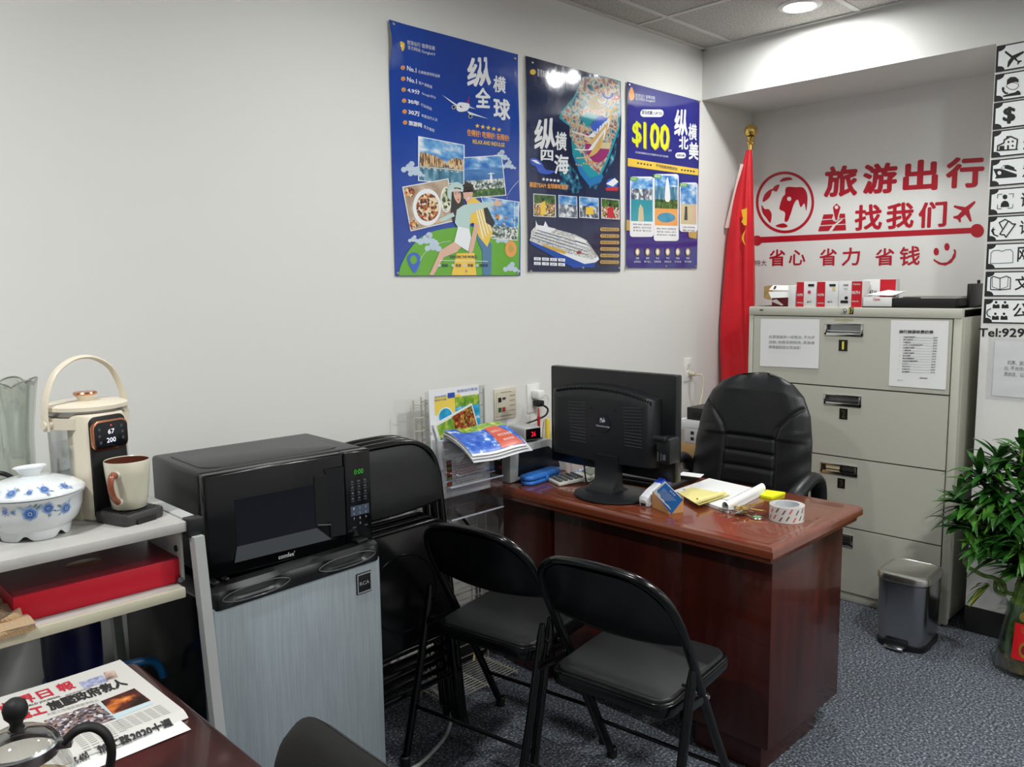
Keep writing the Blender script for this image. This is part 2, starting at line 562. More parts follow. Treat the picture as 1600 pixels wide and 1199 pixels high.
PINDIGO = ramp_mat('print_indigo', [(0.4, (31, 32, 122)), (0.7, (40, 44, 142))], 3.0, rough=0.14)
for m_ in (PBLUE, PNAVY, PINDIGO): glossy_bump(m_, 9, (1, 1, 0.55), 0.012, 0.35)
W_ = ink('white', (236, 238, 240)); Y_ = ink('yellow', (240, 200, 70)); LY = ink('lime', (222, 232, 40)); O_ = ink('orange', (232, 160, 80))
GRN = ink('green', (96, 168, 34)); K_ = ink('black', (24, 24, 28)); SKIN = ink('skin', (222, 178, 156)); HAIR = ink('hair', (34, 27, 27))
PALE = ink('paleblue', (190, 206, 224)); SILV = ink('silver', (176, 180, 186)); MINT = ink('mint', (186, 212, 208)); BLU = ink('bright_blue', (52, 92, 196))
JEAN = ink('jean', (70, 120, 160)); TEAL = ink('teal', (20, 150, 166)); NAVYI = ink('navy_ink', (22, 34, 84)); GOLD = ink('gold', (196, 158, 72)); REDP = ink('red', (196, 40, 50))
SKY = ramp_mat('print_sky', [(0.35, (34, 104, 190)), (0.52, (110, 170, 220)), (0.68, (232, 238, 242))], 18, st=(1, 1, 1.8), rough=0.14)
TOWN = ramp_mat('print_town', [(0.2, (96, 70, 52)), (0.5, (196, 156, 110)), (0.8, (224, 196, 150))], 150, st=(1, 1, 0.4), kind='voronoi', rough=0.14)
POND = ramp_mat('print_pond', [(0.3, (38, 84, 104)), (0.5, (70, 130, 160)), (0.75, (176, 204, 214))], 30, st=(1.6, 1, 0.5), rough=0.14)
SEA = ramp_mat('print_sea', [(0.3, (36, 96, 168)), (0.7, (84, 140, 196))], 20, st=(0.5, 1, 2), rough=0.14)
HOUSES = ramp_mat('print_houses', [(0.2, (52, 76, 64)), (0.5, (128, 146, 140)), (0.8, (222, 222, 214))], 120, kind='voronoi', rough=0.14)
FOREST = ramp_mat('print_forest', [(0.3, (24, 48, 26)), (0.55, (64, 108, 44)), (0.75, (122, 150, 70))], 70, rough=0.14)
FOOD = ramp_mat('print_food', [(0.2, (60, 34, 28)), (0.4, (176, 62, 40)), (0.6, (214, 148, 60)), (0.8, (232, 214, 180))], 120, kind='voronoi', rough=0.14)
GREENS = ramp_mat('print_greens', [(0.2, (60, 70, 30)), (0.5, (120, 140, 50)), (0.8, (226, 224, 200))], 90, kind='voronoi', rough=0.14)
TABLEP = ramp_mat('print_tablecloth', [(0.3, (150, 120, 96)), (0.7, (206, 190, 168))], 20, rough=0.14)
CROWD = ramp_mat('print_crowd', [(0.15, (40, 60, 40)), (0.4, (196, 176, 60)), (0.6, (190, 60, 50)), (0.85, (224, 220, 214))], 130, kind='voronoi', rough=0.14)
DECK = ramp_mat('print_deck', [(0.34, (40, 70, 96)), (0.44, (110, 150, 160)), (0.50, (206, 196, 170)), (0.57, (190, 140, 110)), (0.63, (120, 70, 110)), (0.70, (100, 160, 140))], 42, det=7, rough=0.1)
HULL = ramp_mat('print_hull', [(0.2, (150, 160, 170)), (0.5, (206, 210, 212)), (0.7, (206, 186, 140)), (0.9, (240, 240, 240))], 260, kind='voronoi', rough=0.12)
POOL = ramp_mat('print_spring', [(0.3, (24, 110, 170)), (0.7, (40, 160, 180))], 20, rough=0.14)
MOUNT = ramp_mat('print_mountain', [(0.35, (60, 74, 92)), (0.5, (120, 130, 140)), (0.62, (230, 234, 238))], 45, rough=0.14)
SPRAY = ramp_mat('print_spray', [(0.42, (16, 30, 70)), (0.55, (30, 110, 140)), (0.72, (140, 200, 210))], 30, rough=0.1)

for n_, m_ in list(MATS.items()):
    if n_.startswith('print_'):
        b_ = m_.node_tree.nodes['Principled BSDF']
        b_.inputs['Coat Weight'].default_value = 1.0; b_.inputs['Coat Roughness'].default_value = 0.09
def star(cx, cy, r, k=0.42, a0=-90):
    return [(cx + (r if i % 2 == 0 else r * k) * math.cos(R(a0 + 36 * i)), cy + (r if i % 2 == 0 else r * k) * math.sin(R(a0 + 36 * i))) for i in range(10)]

# ---- poster one
def d1(u, v):
    return 0.016 * math.exp(-(u / 0.075) ** 2) * math.exp(-((v - 0.93) / 0.07) ** 2) + 0.006 * math.exp(-((v - 0.9) / 0.06) ** 2) * (0.5 + 0.5 * math.cos(u * 9)) + 0.004 * math.sin(u * 3.2 + 0.3) * (0.5 + v) * 0.6 + 0.006 * max(0, u - 0.93) * 10 * math.sin(v * 7) ** 2 + 0.002
P1 = Poster('bright blue travel poster with a laughing couple, first and widest-looking of three', 1.755, 2.38, 1.513, 2.369, PBLUE, d1)
z1 = lambda x, y: (600 + x / 5.452, 20 + y / 5.452)
z2 = lambda x, y: (600 + x / 4.996, 200 + y / 4.996)
P1.lpart('title_lettering')
P1.text('纵', z1(700, 640), z1(905, 620), 46, W_, 0.035)
P1.text('横', z1(925, 675), z1(1035, 690), 26, W_, 0.03)
P1.text('全', z1(775, 810), z1(905, 815), 32, W_, 0.035)
P1.text('球', z1(930, 905), z1(1075, 925), 34, W_, 0.035)
P1.lpart('list_lettering')
rows = [(470, 'No.1', 190, 270, '北美旅游领导品牌', 285, 470), (563, 'No.1', 192, 275, '客户满意度', 290, 405), (656, '4.9分', 196, 300, 'Google评分', 318, 436),
        (750, '30年', 200, 296, '行业经验', 310, 402), (843, '30万', 204, 300, '年度出行人次', 314, 450), (936, '旅游网', 206, 318, '官方推荐', 334, 424)]
for y, a, xa, xb, b, xc, xd in rows:
    c = z1(155 + (y - 470) * 0.045, y)
    P1.poly(circ(c[0], c[1], 3.4, 16), O_)
    P1.poly([(c[0] - 1.6, c[1] - 0.2), (c[0] - 0.4, c[1] + 0.9), (c[0] + 1.8, c[1] - 1.8), (c[0] - 0.3, c[1] + 2.2)], NAVYI)
    P1.text(a, z1(xa, y + 22), z1(xb, y + 44), 7.4, W_, 0.03)
    P1.text(b, z1(xc, y + 46), z1(xd, y + 86), 5.0, W_, 0.01)
P1.lpart('header_lettering')
P1.text('旅游出行 值得信赖', z1(185, 272), z1(428, 325), 7.0, W_, 0.0)
P1.text('官方网站 Google4.9', z1(190, 318), z1(428, 378), 7.0, W_, 0.0)
P1.poly([z1(112, 255), z1(158, 265), z1(155, 315), z1(135, 330)], Y_, smooth=True)
for k in range(5):
    c = z1(790 + 47 * k, 965 + 8 * k); P1.poly(star(c[0], c[1], 3.9), Y_)
P1.lpart('slogan_lettering')
P1.text('住得好! 吃得好! 玩得好!', z1(702, 1048), z1(1065, 1098), 10.5, O_, 0.03)
P1.text('RELAX AND INDULGE', z1(750, 1115), z1(1025, 1145), 6.5, Y_, 0.03)
# aeroplane
P1.part('aeroplane_picture')
P1.poly([z1(487, 700), z1(612, 782), z1(615, 800), z1(560, 760)], W_)
P1.poly([z1(700, 838), z1(885, 905), z1(720, 865)], W_)
P1.poly([z1(718, 795), z1(778, 822), z1(718, 812)], PALE)
P1.poly([z1(722, 708), z1(700, 770), z1(716, 775)], REDP)
P1.poly([z1(612, 790), z1(640, 765), z1(712, 775), z1(722, 800), z1(700, 835), z1(640, 845), z1(612, 825)], W_, smooth=True)
P1.poly([z1(640, 790), z1(668, 812), z1(640, 806)], K_)
for c in (z1(586, 806), z1(730, 884)):
    P1.poly(circ(c[0], c[1], 3.4, 14), SILV); P1.poly(circ(c[0], c[1], 2.2, 14), K_)
# green hill
P1.part('green_hill_picture')
gx = [z2(112, 1150), z2(125, 1085), z2(165, 1000), z2(215, 925), z2(290, 850), z2(390, 805), z2(540, 778), z2(700, 770), z2(850, 760), z2(950, 735), z2(1052, 675)]
hh = P1.h()
gc = catmull([(a, b, 0) for a, b in gx], 4)
def hill(u, v):
    p = gc[min(len(gc) - 1, int(u * (len(gc) - 1) + 0.5))]
    yb = 431 - 0.004 * (p.x - 618)
    return P1.px((p.x, p.y + (yb - p.y) * v), hh)
P1.pic.grid(hill, len(gc) - 1, 8, GRN)
def cloud(P, cx, cy, s, m):
    for dx, dy, r in ((0, 0, 1), (-1.1, 0.4, 0.7), (1.0, 0.45, 0.75), (0.4, -0.7, 0.7), (1.8, 0.8, 0.4)):
        P.poly(circ(cx + dx * s, cy + dy * s, r * s * 0.8, 14), m, lv=int(dx * 2 + 3))
for x, y, s in ((195, 310, 8), (240, 345, 7), (330, 870, 9), (380, 925, 8), (225, 870, 5), (905, 215, 7), (965, 290, 6), (985, 1090, 7), (920, 870, 6)):
    c = z2(x, y); cloud(P1, c[0], c[1], s, PALE)
PHOTO_W = W_
P1.part('printed_photo')
q = P1.quad([z2(268, 72), z2(616, 138), z2(618, 442), z2(268, 408)], [(0, 0.64, SKY), (0.62, 1, POND)], PHOTO_W)
P1.poly([z2(274, 192), z2(330, 198), z2(400, 222), z2(470, 262), z2(484, 290), z2(486, 310), z2(274, 296)], TOWN)
P1.poly([z2(486, 262), z2(520, 244), z2(548, 232), z2(612, 250), z2(612, 332), z2(486, 308)], TOWN)
for k in range(12): P1.poly([z2(282 + 17 * k, 204 + 6 * k), z2(286 + 17 * k, 205 + 6 * k), z2(286 + 17 * k, 284 + 2 * k), z2(282 + 17 * k, 283 + 2 * k)], ink('arcade', (110, 78, 56)), lv=2)
P1.poly([z2(272, 298), z2(612, 330), z2(612, 338), z2(272, 306)], ink('quay', (214, 200, 176)), lv=3)
for k in range(7): P1.poly([z2(290 + 44 * k, 312 + 5 * k), z2(312 + 44 * k, 314 + 5 * k), z2(306 + 44 * k, 321 + 5 * k)], W_, lv=4)
P1.part('printed_photo')
q = P1.quad([z2(620, 236), z2(912, 218), z2(945, 522), z2(620, 548)], [(0, 0.36, SKY), (0.3, 0.62, SEA), (0.58, 0.85, HOUSES), (0.82, 1, FOREST)], PHOTO_W)
P1.poly([z2(825, 348), z2(835, 348), z2(846, 430), z2(822, 430)], W_); P1.poly([z2(805, 356), z2(858, 352), z2(858, 358), z2(805, 362)], W_)
P1.part('printed_photo')
q = P1.quad([z2(145, 466), z2(490, 402), z2(545, 722), z2(208, 800)], TABLEP, PHOTO_W)
c = z2(330, 620); P1.poly(circ(c[0], c[1], 22, 26, 29), W_); P1.poly(circ(c[0] + 1, c[1], 18, 26, 22), FOOD)
c = z2(480, 560); P1.poly(circ(c[0], c[1], 9, 20, 20), W_); P1.poly(circ(c[0], c[1], 7, 20, 18), GREENS)
c = z2(195, 505); P1.poly(circ(c[0], c[1], 8, 18), FOOD)
c = z2(228, 755); P1.poly(circ(c[0], c[1], 7, 18), FOOD)
P1.part('printed_photo')
q = P1.quad([z2(756, 540), z2(1046, 582), z2(1032, 874), z2(840, 860)], [(0, 0.75, SKY), (0.68, 1, HOUSES)], PHOTO_W)
for x, y, r in ((882, 695, 3.6), (946, 702, 1.9), (932, 755, 2.0), (1010, 722, 1.2), (860, 632, 1.6)):
    c = z2(x, y); P1.poly(circ(c[0], c[1], r, 14, r * 1.2), FOOD); P1.poly([(c[0] - r * .4, c[1] + r), (c[0] + r * .4, c[1] + r), (c[0], c[1] + r * 1.9)], K_)
# map pins, ring
P1.part('map_pin_picture')
P1.poly([z2(180, 1040), z2(180, 1000), z2(215, 975), z2(255, 980), z2(278, 1020), z2(268, 1075), z2(235, 1132), z2(205, 1095)], BLU, smooth=True)
c = z2(225, 1030); P1.poly(circ(c[0], c[1], 5.2, 18, 7), GRN)
c = z2(985, 945); P1.poly(circ(c[0], c[1], 9, 20, 13), O_); P1.poly(circ(c[0] + .6, c[1] - .4, 4.2, 16, 6.4), GOLD)
for k in range(24):
    a = R(200 + 70 * k / 24); c = z2(520 + 260 * math.cos(a), 1110 + 225 * math.sin(a)); P1.poly(circ(c[0], c[1], 0.7, 8), W_, lv=8)
for k in range(14):
    c = z2(955 + 95 * (k / 14), 545 - 135 * (k / 14) ** 0.7); P1.poly(circ(c[0], c[1], 0.6, 8), W_, lv=8)
# couple
P1.part('couple_picture')
P1.poly([z2(560, 980), z2(700, 975), z2(715, 1150), z2(520, 1150)], Y_)
P1.poly([z2(725, 805), z2(800, 880), z2(835, 905), z2(832, 1148), z2(765, 1148), z2(760, 960), z2(720, 870)], JEAN)
P1.poly([z2(640, 560), z2(700, 545), z2(770, 600), z2(845, 810), z2(800, 930), z2(735, 850), z2(690, 740), z2(640, 760)], Y_)
for k in range(4):
    P1.poly([z2(700 + 22 * k, 600 + 10 * k), z2(708 + 22 * k, 600 + 10 * k), z2(775 + 20 * k, 870 - 20 * k), z2(763 + 20 * k, 860 - 20 * k)], W_)
P1.poly([z2(770, 630), z2(800, 620), z2(860, 740), z2(845, 775), z2(790, 740)], K_)
P1.poly([z2(700, 740), z2(735, 760), z2(690, 960), z2(660, 990), z2(655, 960)], SKIN)
P1.poly([z2(605, 450), z2(650, 440), z2(682, 480), z2(682, 535), z2(650, 582), z2(625, 560), z2(608, 510)], SKIN, smooth=True)
P1.poly([z2(600, 500), z2(600, 450), z2(640, 425), z2(690, 445), z2(690, 500), z2(665, 462), z2(620, 462), z2(612, 505)], HAIR)
P1.poly([z2(640, 550), z2(662, 544), z2(650, 562)], W_)
P1.poly([z2(490, 540), z2(488, 480), z2(520, 435), z2(570, 425), z2(610, 460), z2(600, 500), z2(540, 490), z2(515, 560)], MINT, smooth=True)
P1.poly([z2(520, 500), z2(545, 465), z2(590, 470), z2(612, 540), z2(625, 640), z2(600, 680), z2(560, 640), z2(530, 740), z2(514, 660)], HAIR)
P1.poly([z2(540, 490), z2(570, 485), z2(592, 520), z2(588, 570), z2(572, 590), z2(548, 560), z2(536, 520)], SKIN, smooth=True)
P1.poly([z2(560, 550), z2(584, 545), z2(574, 572)], REDP)
P1.poly([z2(563, 552), z2(582, 548), z2(576, 556)], W_)
for x, y in ((551, 518), (576, 513)): P1.poly([z2(x - 7, y), z2(x, y - 4), z2(x + 7, y - 1), z2(x, y + 3)], HAIR, lv=3)
for x, y in ((632, 496), (662, 490)): P1.poly([z2(x - 7, y), z2(x, y - 4), z2(x + 7, y - 1), z2(x, y + 3)], HAIR, lv=3)
for x0, y0, x1, y1 in ((544, 506, 560, 502), (568, 502, 584, 500), (624, 484, 640, 480), (654, 478, 670, 476)): P1.poly([z2(x0, y0), z2(x1, y1), z2(x1, y1 + 4), z2(x0, y0 + 4)], HAIR, lv=3)
P1.poly([z2(650, 500), z2(656, 522), z2(646, 522)], ink('skin_tone', (206, 156, 134)), lv=3); P1.poly([z2(564, 524), z2(569, 540), z2(560, 540)], ink('skin_tone', (206, 156, 134)), lv=3)
P1.poly([z2(488, 505), z2(500, 484), z2(560, 474), z2(612, 490), z2(606, 500), z2(555, 490), z2(505, 508)], ink('hat_band', (206, 214, 206)), lv=4)
P1.poly([z2(560, 640), z2(610, 605), z2(670, 590), z2(850, 575), z2(852, 608), z2(720, 640), z2(668, 680), z2(660, 800), z2(570, 780), z2(545, 740)], MINT)
P1.poly([z2(850, 578), z2(870, 555), z2(912, 580), z2(915, 606), z2(880, 612), z2(850, 606)], SKIN)
P1.poly([z2(420, 715), z2(530, 660), z2(545, 690), z2(440, 735)], MINT); P1.poly([z2(388, 742), z2(420, 712), z2(438, 735), z2(400, 748)], SKIN)
P1.poly([z2(555, 880), z2(620, 900), z2(560, 970), z2(460, 1010), z2(430, 1060), z2(380, 1150), z2(345, 1150), z2(400, 1030), z2(430, 960)], SKIN, smooth=False)
P1.poly([z2(570, 770), z2(660, 790), z2(672, 860), z2(650, 965), z2(610, 940), z2(540, 890)], W_)
P1.part('footer_mark'); P1.lpart('footer_lettering')
P1.text('EXPLORE THE WORLD', z2(510, 1018), z2(718, 1018), 4.4, NAVYI, 0.03)
P1.poly([z2(425, 1034), z2(805, 1040), z2(805, 1044), z2(425, 1038)], W_)
for s, x in (('欧洲', 448), ('亚洲', 550), ('非洲', 645), ('南美洲', 742)):
    c = z2(x - 22, 1073); P1.poly(circ(c[0], c[1], 2.0, 12), W_); P1.poly(circ(c[0], c[1] - .3, .9, 8), BLU)
    P1.text(s, z2(x, 1086), z2(x + (42 if len(s) == 2 else 60), 1087), 5.2, NAVYI, 0.02)
P1.done([z1(65, 100), z1(1113, 390), z2(108, 1132), z2(1040, 1132), z2(637, 1118)])

# ---- poster two
def d2(u, v):
    q = (1 - v) / 0.2
    b = 0.0245 * (q if q < 0.75 else 0.75 + 0.25 * math.sin(min(1.57, (q - 0.75) * 4))) if q < 1.15 else 0.0245 * max(0.12, 1 - (q - 1.15) * 0.8)
    return b * 0.22 * (0.75 + 0.25 * math.cos((u - 0.42) * 5)) + 0.0016 * math.sin(u * 17 + v * 6) * max(0, v - 0.6) * 2 + 0.002 * math.sin(v * 9) + 0.003
P2 = Poster('dark navy travel poster showing two cruise ships, middle of the three', 2.421, 3.03, 1.53, 2.371, PNAVY, d2)
z3 = lambda x, y: (810 + x / 3.33, 80 + y / 3.33)
def blob(P, pts, m): P.poly(pts, m, smooth=True)
P2.poly([z3(215, 640), z3(230, 560), z3(280, 600), z3(330, 700), z3(300, 740), z3(230, 720)], SPRAY, smooth=True)
P2.poly([z3(360, 710), z3(420, 690), z3(500, 560), z3(520, 420), z3(450, 640), z3(400, 720)], SPRAY)
def deck(u, v):
    tl, tr, br, bl = z3(330, 130), z3(527, 160), z3(400, 660), z3(270, 470)
    a = (tl[0] + (tr[0] - tl[0]) * u, tl[1] + (tr[1] - tl[1]) * u); b = (bl[0] + (br[0] - bl[0]) * u, bl[1] + (br[1] - bl[1]) * u)
    return (a[0] + (b[0] - a[0]) * v, a[1] + (b[1] - a[1]) * v)
P2.poly([z3(205, 350), z3(250, 385), z3(275, 400), z3(270, 440), z3(280, 540), z3(320, 640), z3(370, 705), z3(420, 670), z3(470, 560), z3(522, 400), z3(526, 155), z3(430, 132), z3(330, 135), z3(280, 240), z3(212, 320)], TEAL)
P2.poly([z3(215, 345), z3(262, 385), z3(262, 440), z3(300, 500), z3(370, 600), z3(420, 640), z3(460, 560), z3(515, 390), z3(524, 160), z3(430, 134), z3(330, 140), z3(285, 250), z3(222, 322)], DECK)
P2.poly([z3(345, 430), z3(390, 455), z3(470, 490), z3(450, 560), z3(400, 580), z3(350, 520)], ink('magenta', (150, 50, 110)), smooth=True)
for k in range(5):
    pts = [z3(268 + 8 * k + (236 - 20 * k) * (1 - (1 - t / 8) ** 2) * 0.9 , 370 + 46 * k + 0 * t + (70 - 8 * k) * math.sin(math.pi * t / 8) - 0.34 * (t / 8) * (150 + 60 * k)) for t in range(9)]
    P2.poly(pts + [(x, y + 1.6) for x, y in pts[::-1]], W_ if k % 2 else ink('rail_gold', (216, 176, 110)), lv=k)
for cx_, cy_, r_, m_ in ((460, 220, 9, ink('slide_blue', (60, 90, 190))), (500, 230, 8, REDP), (470, 290, 9, ink('slide_gold', (220, 170, 70))), (430, 250, 7, W_), (500, 300, 6, ink('slide_green', (70, 150, 110)))):
    c = z3(cx_, cy_); a = circ(c[0], c[1], r_, 20); P2.poly(a[:11] + circ(c[0], c[1], r_ * 0.72, 20)[:11][::-1], m_, lv=2)
P2.poly([z3(350, 260), z3(420, 230), z3(430, 290), z3(370, 320)], ink('deck_sand', (196, 180, 150)), lv=1)
for k in range(9): P2.poly(circ(*z3(300 + 13 * k, 590 - 2 * k + 4 * (k % 3)), 1.3, 8), ink('slide_gold', (220, 170, 70)), lv=6)
P2.poly([z3(340, 435), z3(400, 470), z3(480, 480), z3(470, 510), z3(400, 505), z3(340, 460)], ink('sand', (206, 190, 150)))
P2.poly([z3(368, 395), z3(410, 335), z3(458, 350), z3(440, 440), z3(420, 465)], BLU)
P2.poly([z3(315, 350), z3(350, 320), z3(408, 340), z3(350, 395)], TEAL)
P2.poly([z3(280, 540), z3(320, 640), z3(370, 705), z3(430, 680), z3(440, 640), z3(370, 660), z3(320, 590)], ink('hull_blue', (40, 120, 180)))
P2.lpart('title_lettering')
P2.text('纵', z3(80, 520), z3(190, 500), 48, W_, 0.035)
P2.text('横', z3(188, 515), z3(248, 520), 29, W_, 0.03)
P2.text('四', z3(115, 570), z3(180, 572), 17, W_, 0.035)
P2.text('海', z3(186, 640), z3(262, 640), 31, W_, 0.03)
P2.part('wave_picture')
P2.poly([z3(60, 560), z3(90, 558), z3(120, 580), z3(140, 615), z3(190, 625), z3(150, 642), z3(105, 630), z3(90, 600), z3(70, 590)], BLU, smooth=True)
P2.poly([z3(66, 566), z3(92, 566), z3(118, 590), z3(95, 585)], W_)
P2.part('star_row')
for k in range(5):
    c = z3(130 + 19 * k, 667 + 2 * k); P2.poly(star(c[0], c[1], 3.2), W_)
P2.lpart('slogan_lettering')
P2.text('跟团TEAM 全球邮轮旅游', z3(56, 708), z3(256, 722), 8.5, O_, 0.04)
P2.lpart('header_lettering')
P2.text('旅游出行', z3(92, 112), z3(145, 125), 6, W_); P2.text('官方网站', z3(92, 132), z3(145, 145), 6, W_)
P2.part('corner_emblem')
P2.poly(circ(*z3(70, 110), 4.5, 14), Y_)
c = z3(485, 690); P2.poly(circ(c[0], c[1], 9, 18, 8), BLU); P2.poly([z3(455, 690), z3(500, 660), z3(520, 680), z3(490, 705)], W_); P2.poly([z3(450, 710), z3(520, 708), z3(515, 728), z3(455, 726)], REDP)
for x0, x1, y0, y1, t in ((78, 188, 745, 862, CROWD), (208, 300, 752, 867, MOUNT), (316, 412, 760, 870, MOUNT), (430, 520, 768, 874, CROWD)):
    P2.part('printed_photo')
    P2.quad([z3(x0, y0), z3(x1, y0 + 8), z3(x1, y1), z3(x0, y1 - 6)], [(0, 0.55, SKY if t is MOUNT else FOREST), (0.4, 1, t)], W_, n=6, bw=0.03)
P2.poly([z3(110, 852), z3(112, 790), z3(135, 780), z3(140, 852)], Y_); P2.poly(circ(*z3(124, 772), 2.2, 10), HAIR)
P2.poly([z3(345, 850), z3(348, 812), z3(385, 812), z3(388, 850)], Y_); P2.poly([z3(455, 868), z3(460, 815), z3(490, 810), z3(495, 868)], REDP); P2.poly(circ(*z3(475, 800), 2.6, 10), HAIR)
# lower ship
P2.part('lower_ship_picture')
P2.poly([z3(52, 985), z3(80, 940), z3(410, 1068), z3(415, 1085), z3(390, 1105), z3(340, 1120)], W_)
P2.poly([z3(55, 985), z3(62, 935), z3(90, 905), z3(180, 925), z3(290, 955), z3(350, 985), z3(360, 1035), z3(410, 1068), z3(380, 1085), z3(200, 1040)], HULL)
P2.poly([z3(85, 940), z3(85, 880), z3(95, 905), z3(125, 910), z3(135, 885), z3(150, 915), z3(190, 925), z3(160, 945)], W_)
for k in range(4):
    P2.poly([z3(64 + 8 * k, 962 - 13 * k), z3(350 + 2 * k, 1052 - 17 * k), z3(350 + 2 * k, 1056 - 17 * k), z3(64 + 8 * k, 966 - 13 * k)], W_, lv=1)
    P2.poly([z3(66 + 8 * k, 968 - 13 * k), z3(350 + 2 * k, 1058 - 17 * k), z3(350 + 2 * k, 1061 - 17 * k), z3(66 + 8 * k, 972 - 13 * k)], ink('deck_shade', (70, 84, 110)), lv=1)
P2.poly([z3(285, 965), z3(345, 985), z3(356, 1030), z3(300, 1015)], W_); P2.poly([z3(290, 985), z3(346, 1003), z3(348, 1009), z3(291, 991)], K_, lv=2)
P2.poly(circ(*z3(310, 1048), 4, 14, 2.6), ink('helipad', (150, 70, 60)), lv=2)
P2.poly([z3(120, 1005), z3(240, 1040), z3(240, 1058), z3(120, 1022)], ink('amber', (210, 170, 70)))
P2.poly([z3(52, 985), z3(340, 1108), z3(395, 1100), z3(390, 1125), z3(280, 1128), z3(60, 1005)], ink('royal', (40, 80, 170)))
P2.part('gold_badge'); P2.lpart('badge_lettering')
for k in range(6):
    y = 928 + 34 * k; P2.part('gold_badge')
    P2.poly([z3(418 + a, y + b) for a, b in ((6, -10), (98, -8), (102, 1), (98, 10), (6, 9), (0, 0))], GOLD)
    P2.text(['畅享美食', '中文服务', '精彩演出', '全球航线', '贴心领队', '豪华邮轮'][k] + '无忧之旅', z3(428, y + 5), z3(510, y + 7), 3.6, NAVYI, 0.01)
for r in range(2):
    for k, s in enumerate(['旅游', '邮轮', '航空', '酒店'] if r == 0 else ['签证', '门票', '租车', '保险']):
        P2.quad([z3(76 + 42 * k, 1072 + 24 * r + 2 * k), z3(112 + 42 * k, 1074 + 24 * r + 2 * k), z3(112 + 42 * k, 1090 + 24 * r + 2 * k), z3(76 + 42 * k, 1088 + 24 * r + 2 * k)], W_, n=2)
        P2.text(s, z3(84 + 42 * k, 1086 + 24 * r + 2 * k), z3(104 + 42 * k, 1087 + 24 * r + 2 * k), 3, BLU)
P2.done([z3(68, 60), z3(505, 165), z3(62, 1145), z3(333, 1127), z3(520, 1128)])

# ---- poster three
def d3(u, v):
    return 0.004 * math.exp(-((v - 0.92) / 0.06) ** 2) * (1 - u) + 0.003 * math.sin(u * 6 + v * 3) * v + 0.004
P3 = Poster('indigo travel poster with big yellow dollar offer, third and nearest the corner', 3.073, 3.668, 1.548, 2.376, PINDIGO, d3)
z4 = lambda x, y: (970 + x / 3.746, 120 + y / 3.746)
P3.lpart('header_lettering')
P3.text('旅游出行 值得信赖', z4(80, 118), z4(198, 135), 5.5, W_); P3.text('官方网站 Google4.9', z4(82, 140), z4(198, 155), 5.5, W_)
P3.poly([z4(40, 100), z4(60, 60), z4(75, 120), z4(50, 140)], O_, smooth=True)
P3.poly([z4(*p) for p in rrect(136, 44, 20, 4, 180, 214)], W_)
P3.text('双马优惠 | UP TO', z4(120, 222), z4(240, 230), 6.5, NAVYI, 0.02)
P3.lpart('offer_lettering')
for dx, dy, m_ in ((5, 6, GOLD), (0, 0, LY)):
    P3.pc += 12
    P3.text('$', z4(60 + dx, 412 + dy), z4(116 + dx, 408 + dy), 40, m_, 0.02)
    P3.text('100', z4(128 + dx, 420 + dy), z4(280 + dx, 432 + dy), 42, m_, 0.028)
P3.text('OFF', z4(275, 438), z4(295, 440), 3.4, W_)
P3.text('本活动优惠细则以本公司官网公布为准 欢迎咨询', z4(80, 448), z4(275, 474), 3.2, W_)
P3.lpart('title_lettering')
P3.text('纵', z4(308, 350), z4(385, 345), 42, W_, 0.035)
P3.text('横', z4(388, 370), z4(438, 375), 26, W_, 0.03)
P3.text('北', z4(335, 425), z4(390, 428), 21, W_, 0.035)
P3.text('美', z4(392, 485), z4(448, 490), 28, W_, 0.035)
P3.poly([z4(*p) for p in rrect(60, 34, 16, 4, 346, 461)], W_); P3.text('玩转北美', z4(324, 468), z4(368, 470), 4, NAVYI, 0.02)
P3.part('yellow_band'); P3.lpart('band_lettering')
P3.quad([z4(35, 476), z4(448, 540), z4(448, 578), z4(35, 524)], Y_)
for k in range(5):
    P3.poly(star(*z4(96 + 19 * k, 506 + 3 * k), 2.4), NAVYI); P3.poly(star(*z4(354 + 17 * k, 546 + 2.4 * k), 2.3), NAVYI)
P3.text('不可抗拒的性价比', z4(202, 530), z4(328, 552), 5.6, NAVYI, 0.02)
P3.quad([z4(28, 838), z4(120, 845), z4(120, 905), z4(28, 900)], GOLD); P3.quad([z4(390, 900), z4(442, 905), z4(438, 950), z4(395, 940)], GOLD)
def card(x0, x1, y0, y1, split, bands, title, lines):
    P3.part('printed_card'); P3.lpart('card_lettering')
    P3.poly([z4(*p) for p in rrect(x1 - x0, y1 - y0, 16, 4, (x0 + x1) / 2, (y0 + y1) / 2)], W_)
    P3.quad([z4(x0 + 6, y0 + 6), z4(x1 - 6, y0 + 12), z4(x1 - 6, split + 4), z4(x0 + 6, split)], bands, n=8)
    P3.quad([z4(x0, y0 + 2), z4(x0 + 44, y0 + 5), z4(x0 + 44, y0 + 26), z4(x0, y0 + 22)], GRN, n=2)
    P3.text(title, z4(x0 + 6, y0 + 19), z4(x0 + 38, y0 + 21), 3.6, W_)
    for k, s in enumerate(lines):
        P3.text(s, z4(x0 + 18, split + 24 + 18 * k), z4(x1 - 16, split + 27 + 18 * k), 2.6, K_)
card(48, 188, 585, 938, 845, [(0, 0.3, SKY), (0.25, 0.55, MOUNT), (0.5, 1, TEAL)], '加拿大', ['班芙 洛基山 路易斯湖', '温哥华 维多利亚', '多伦多 魁北克'])
P3.poly([z4(95, 845), z4(100, 770), z4(110, 745), z4(125, 770), z4(130, 845)], ink('sand', (206, 190, 150)))
card(188, 335, 570, 962, 870, [(0, 0.3, SKY), (0.22, 0.5, POND), (0.48, 0.7, FOREST), (0.66, 1, O_)], '美国', ['黄石 大峡谷 拉斯维加斯', '洛杉矶 旧金山 纽约', '尼亚加拉 华盛顿'])
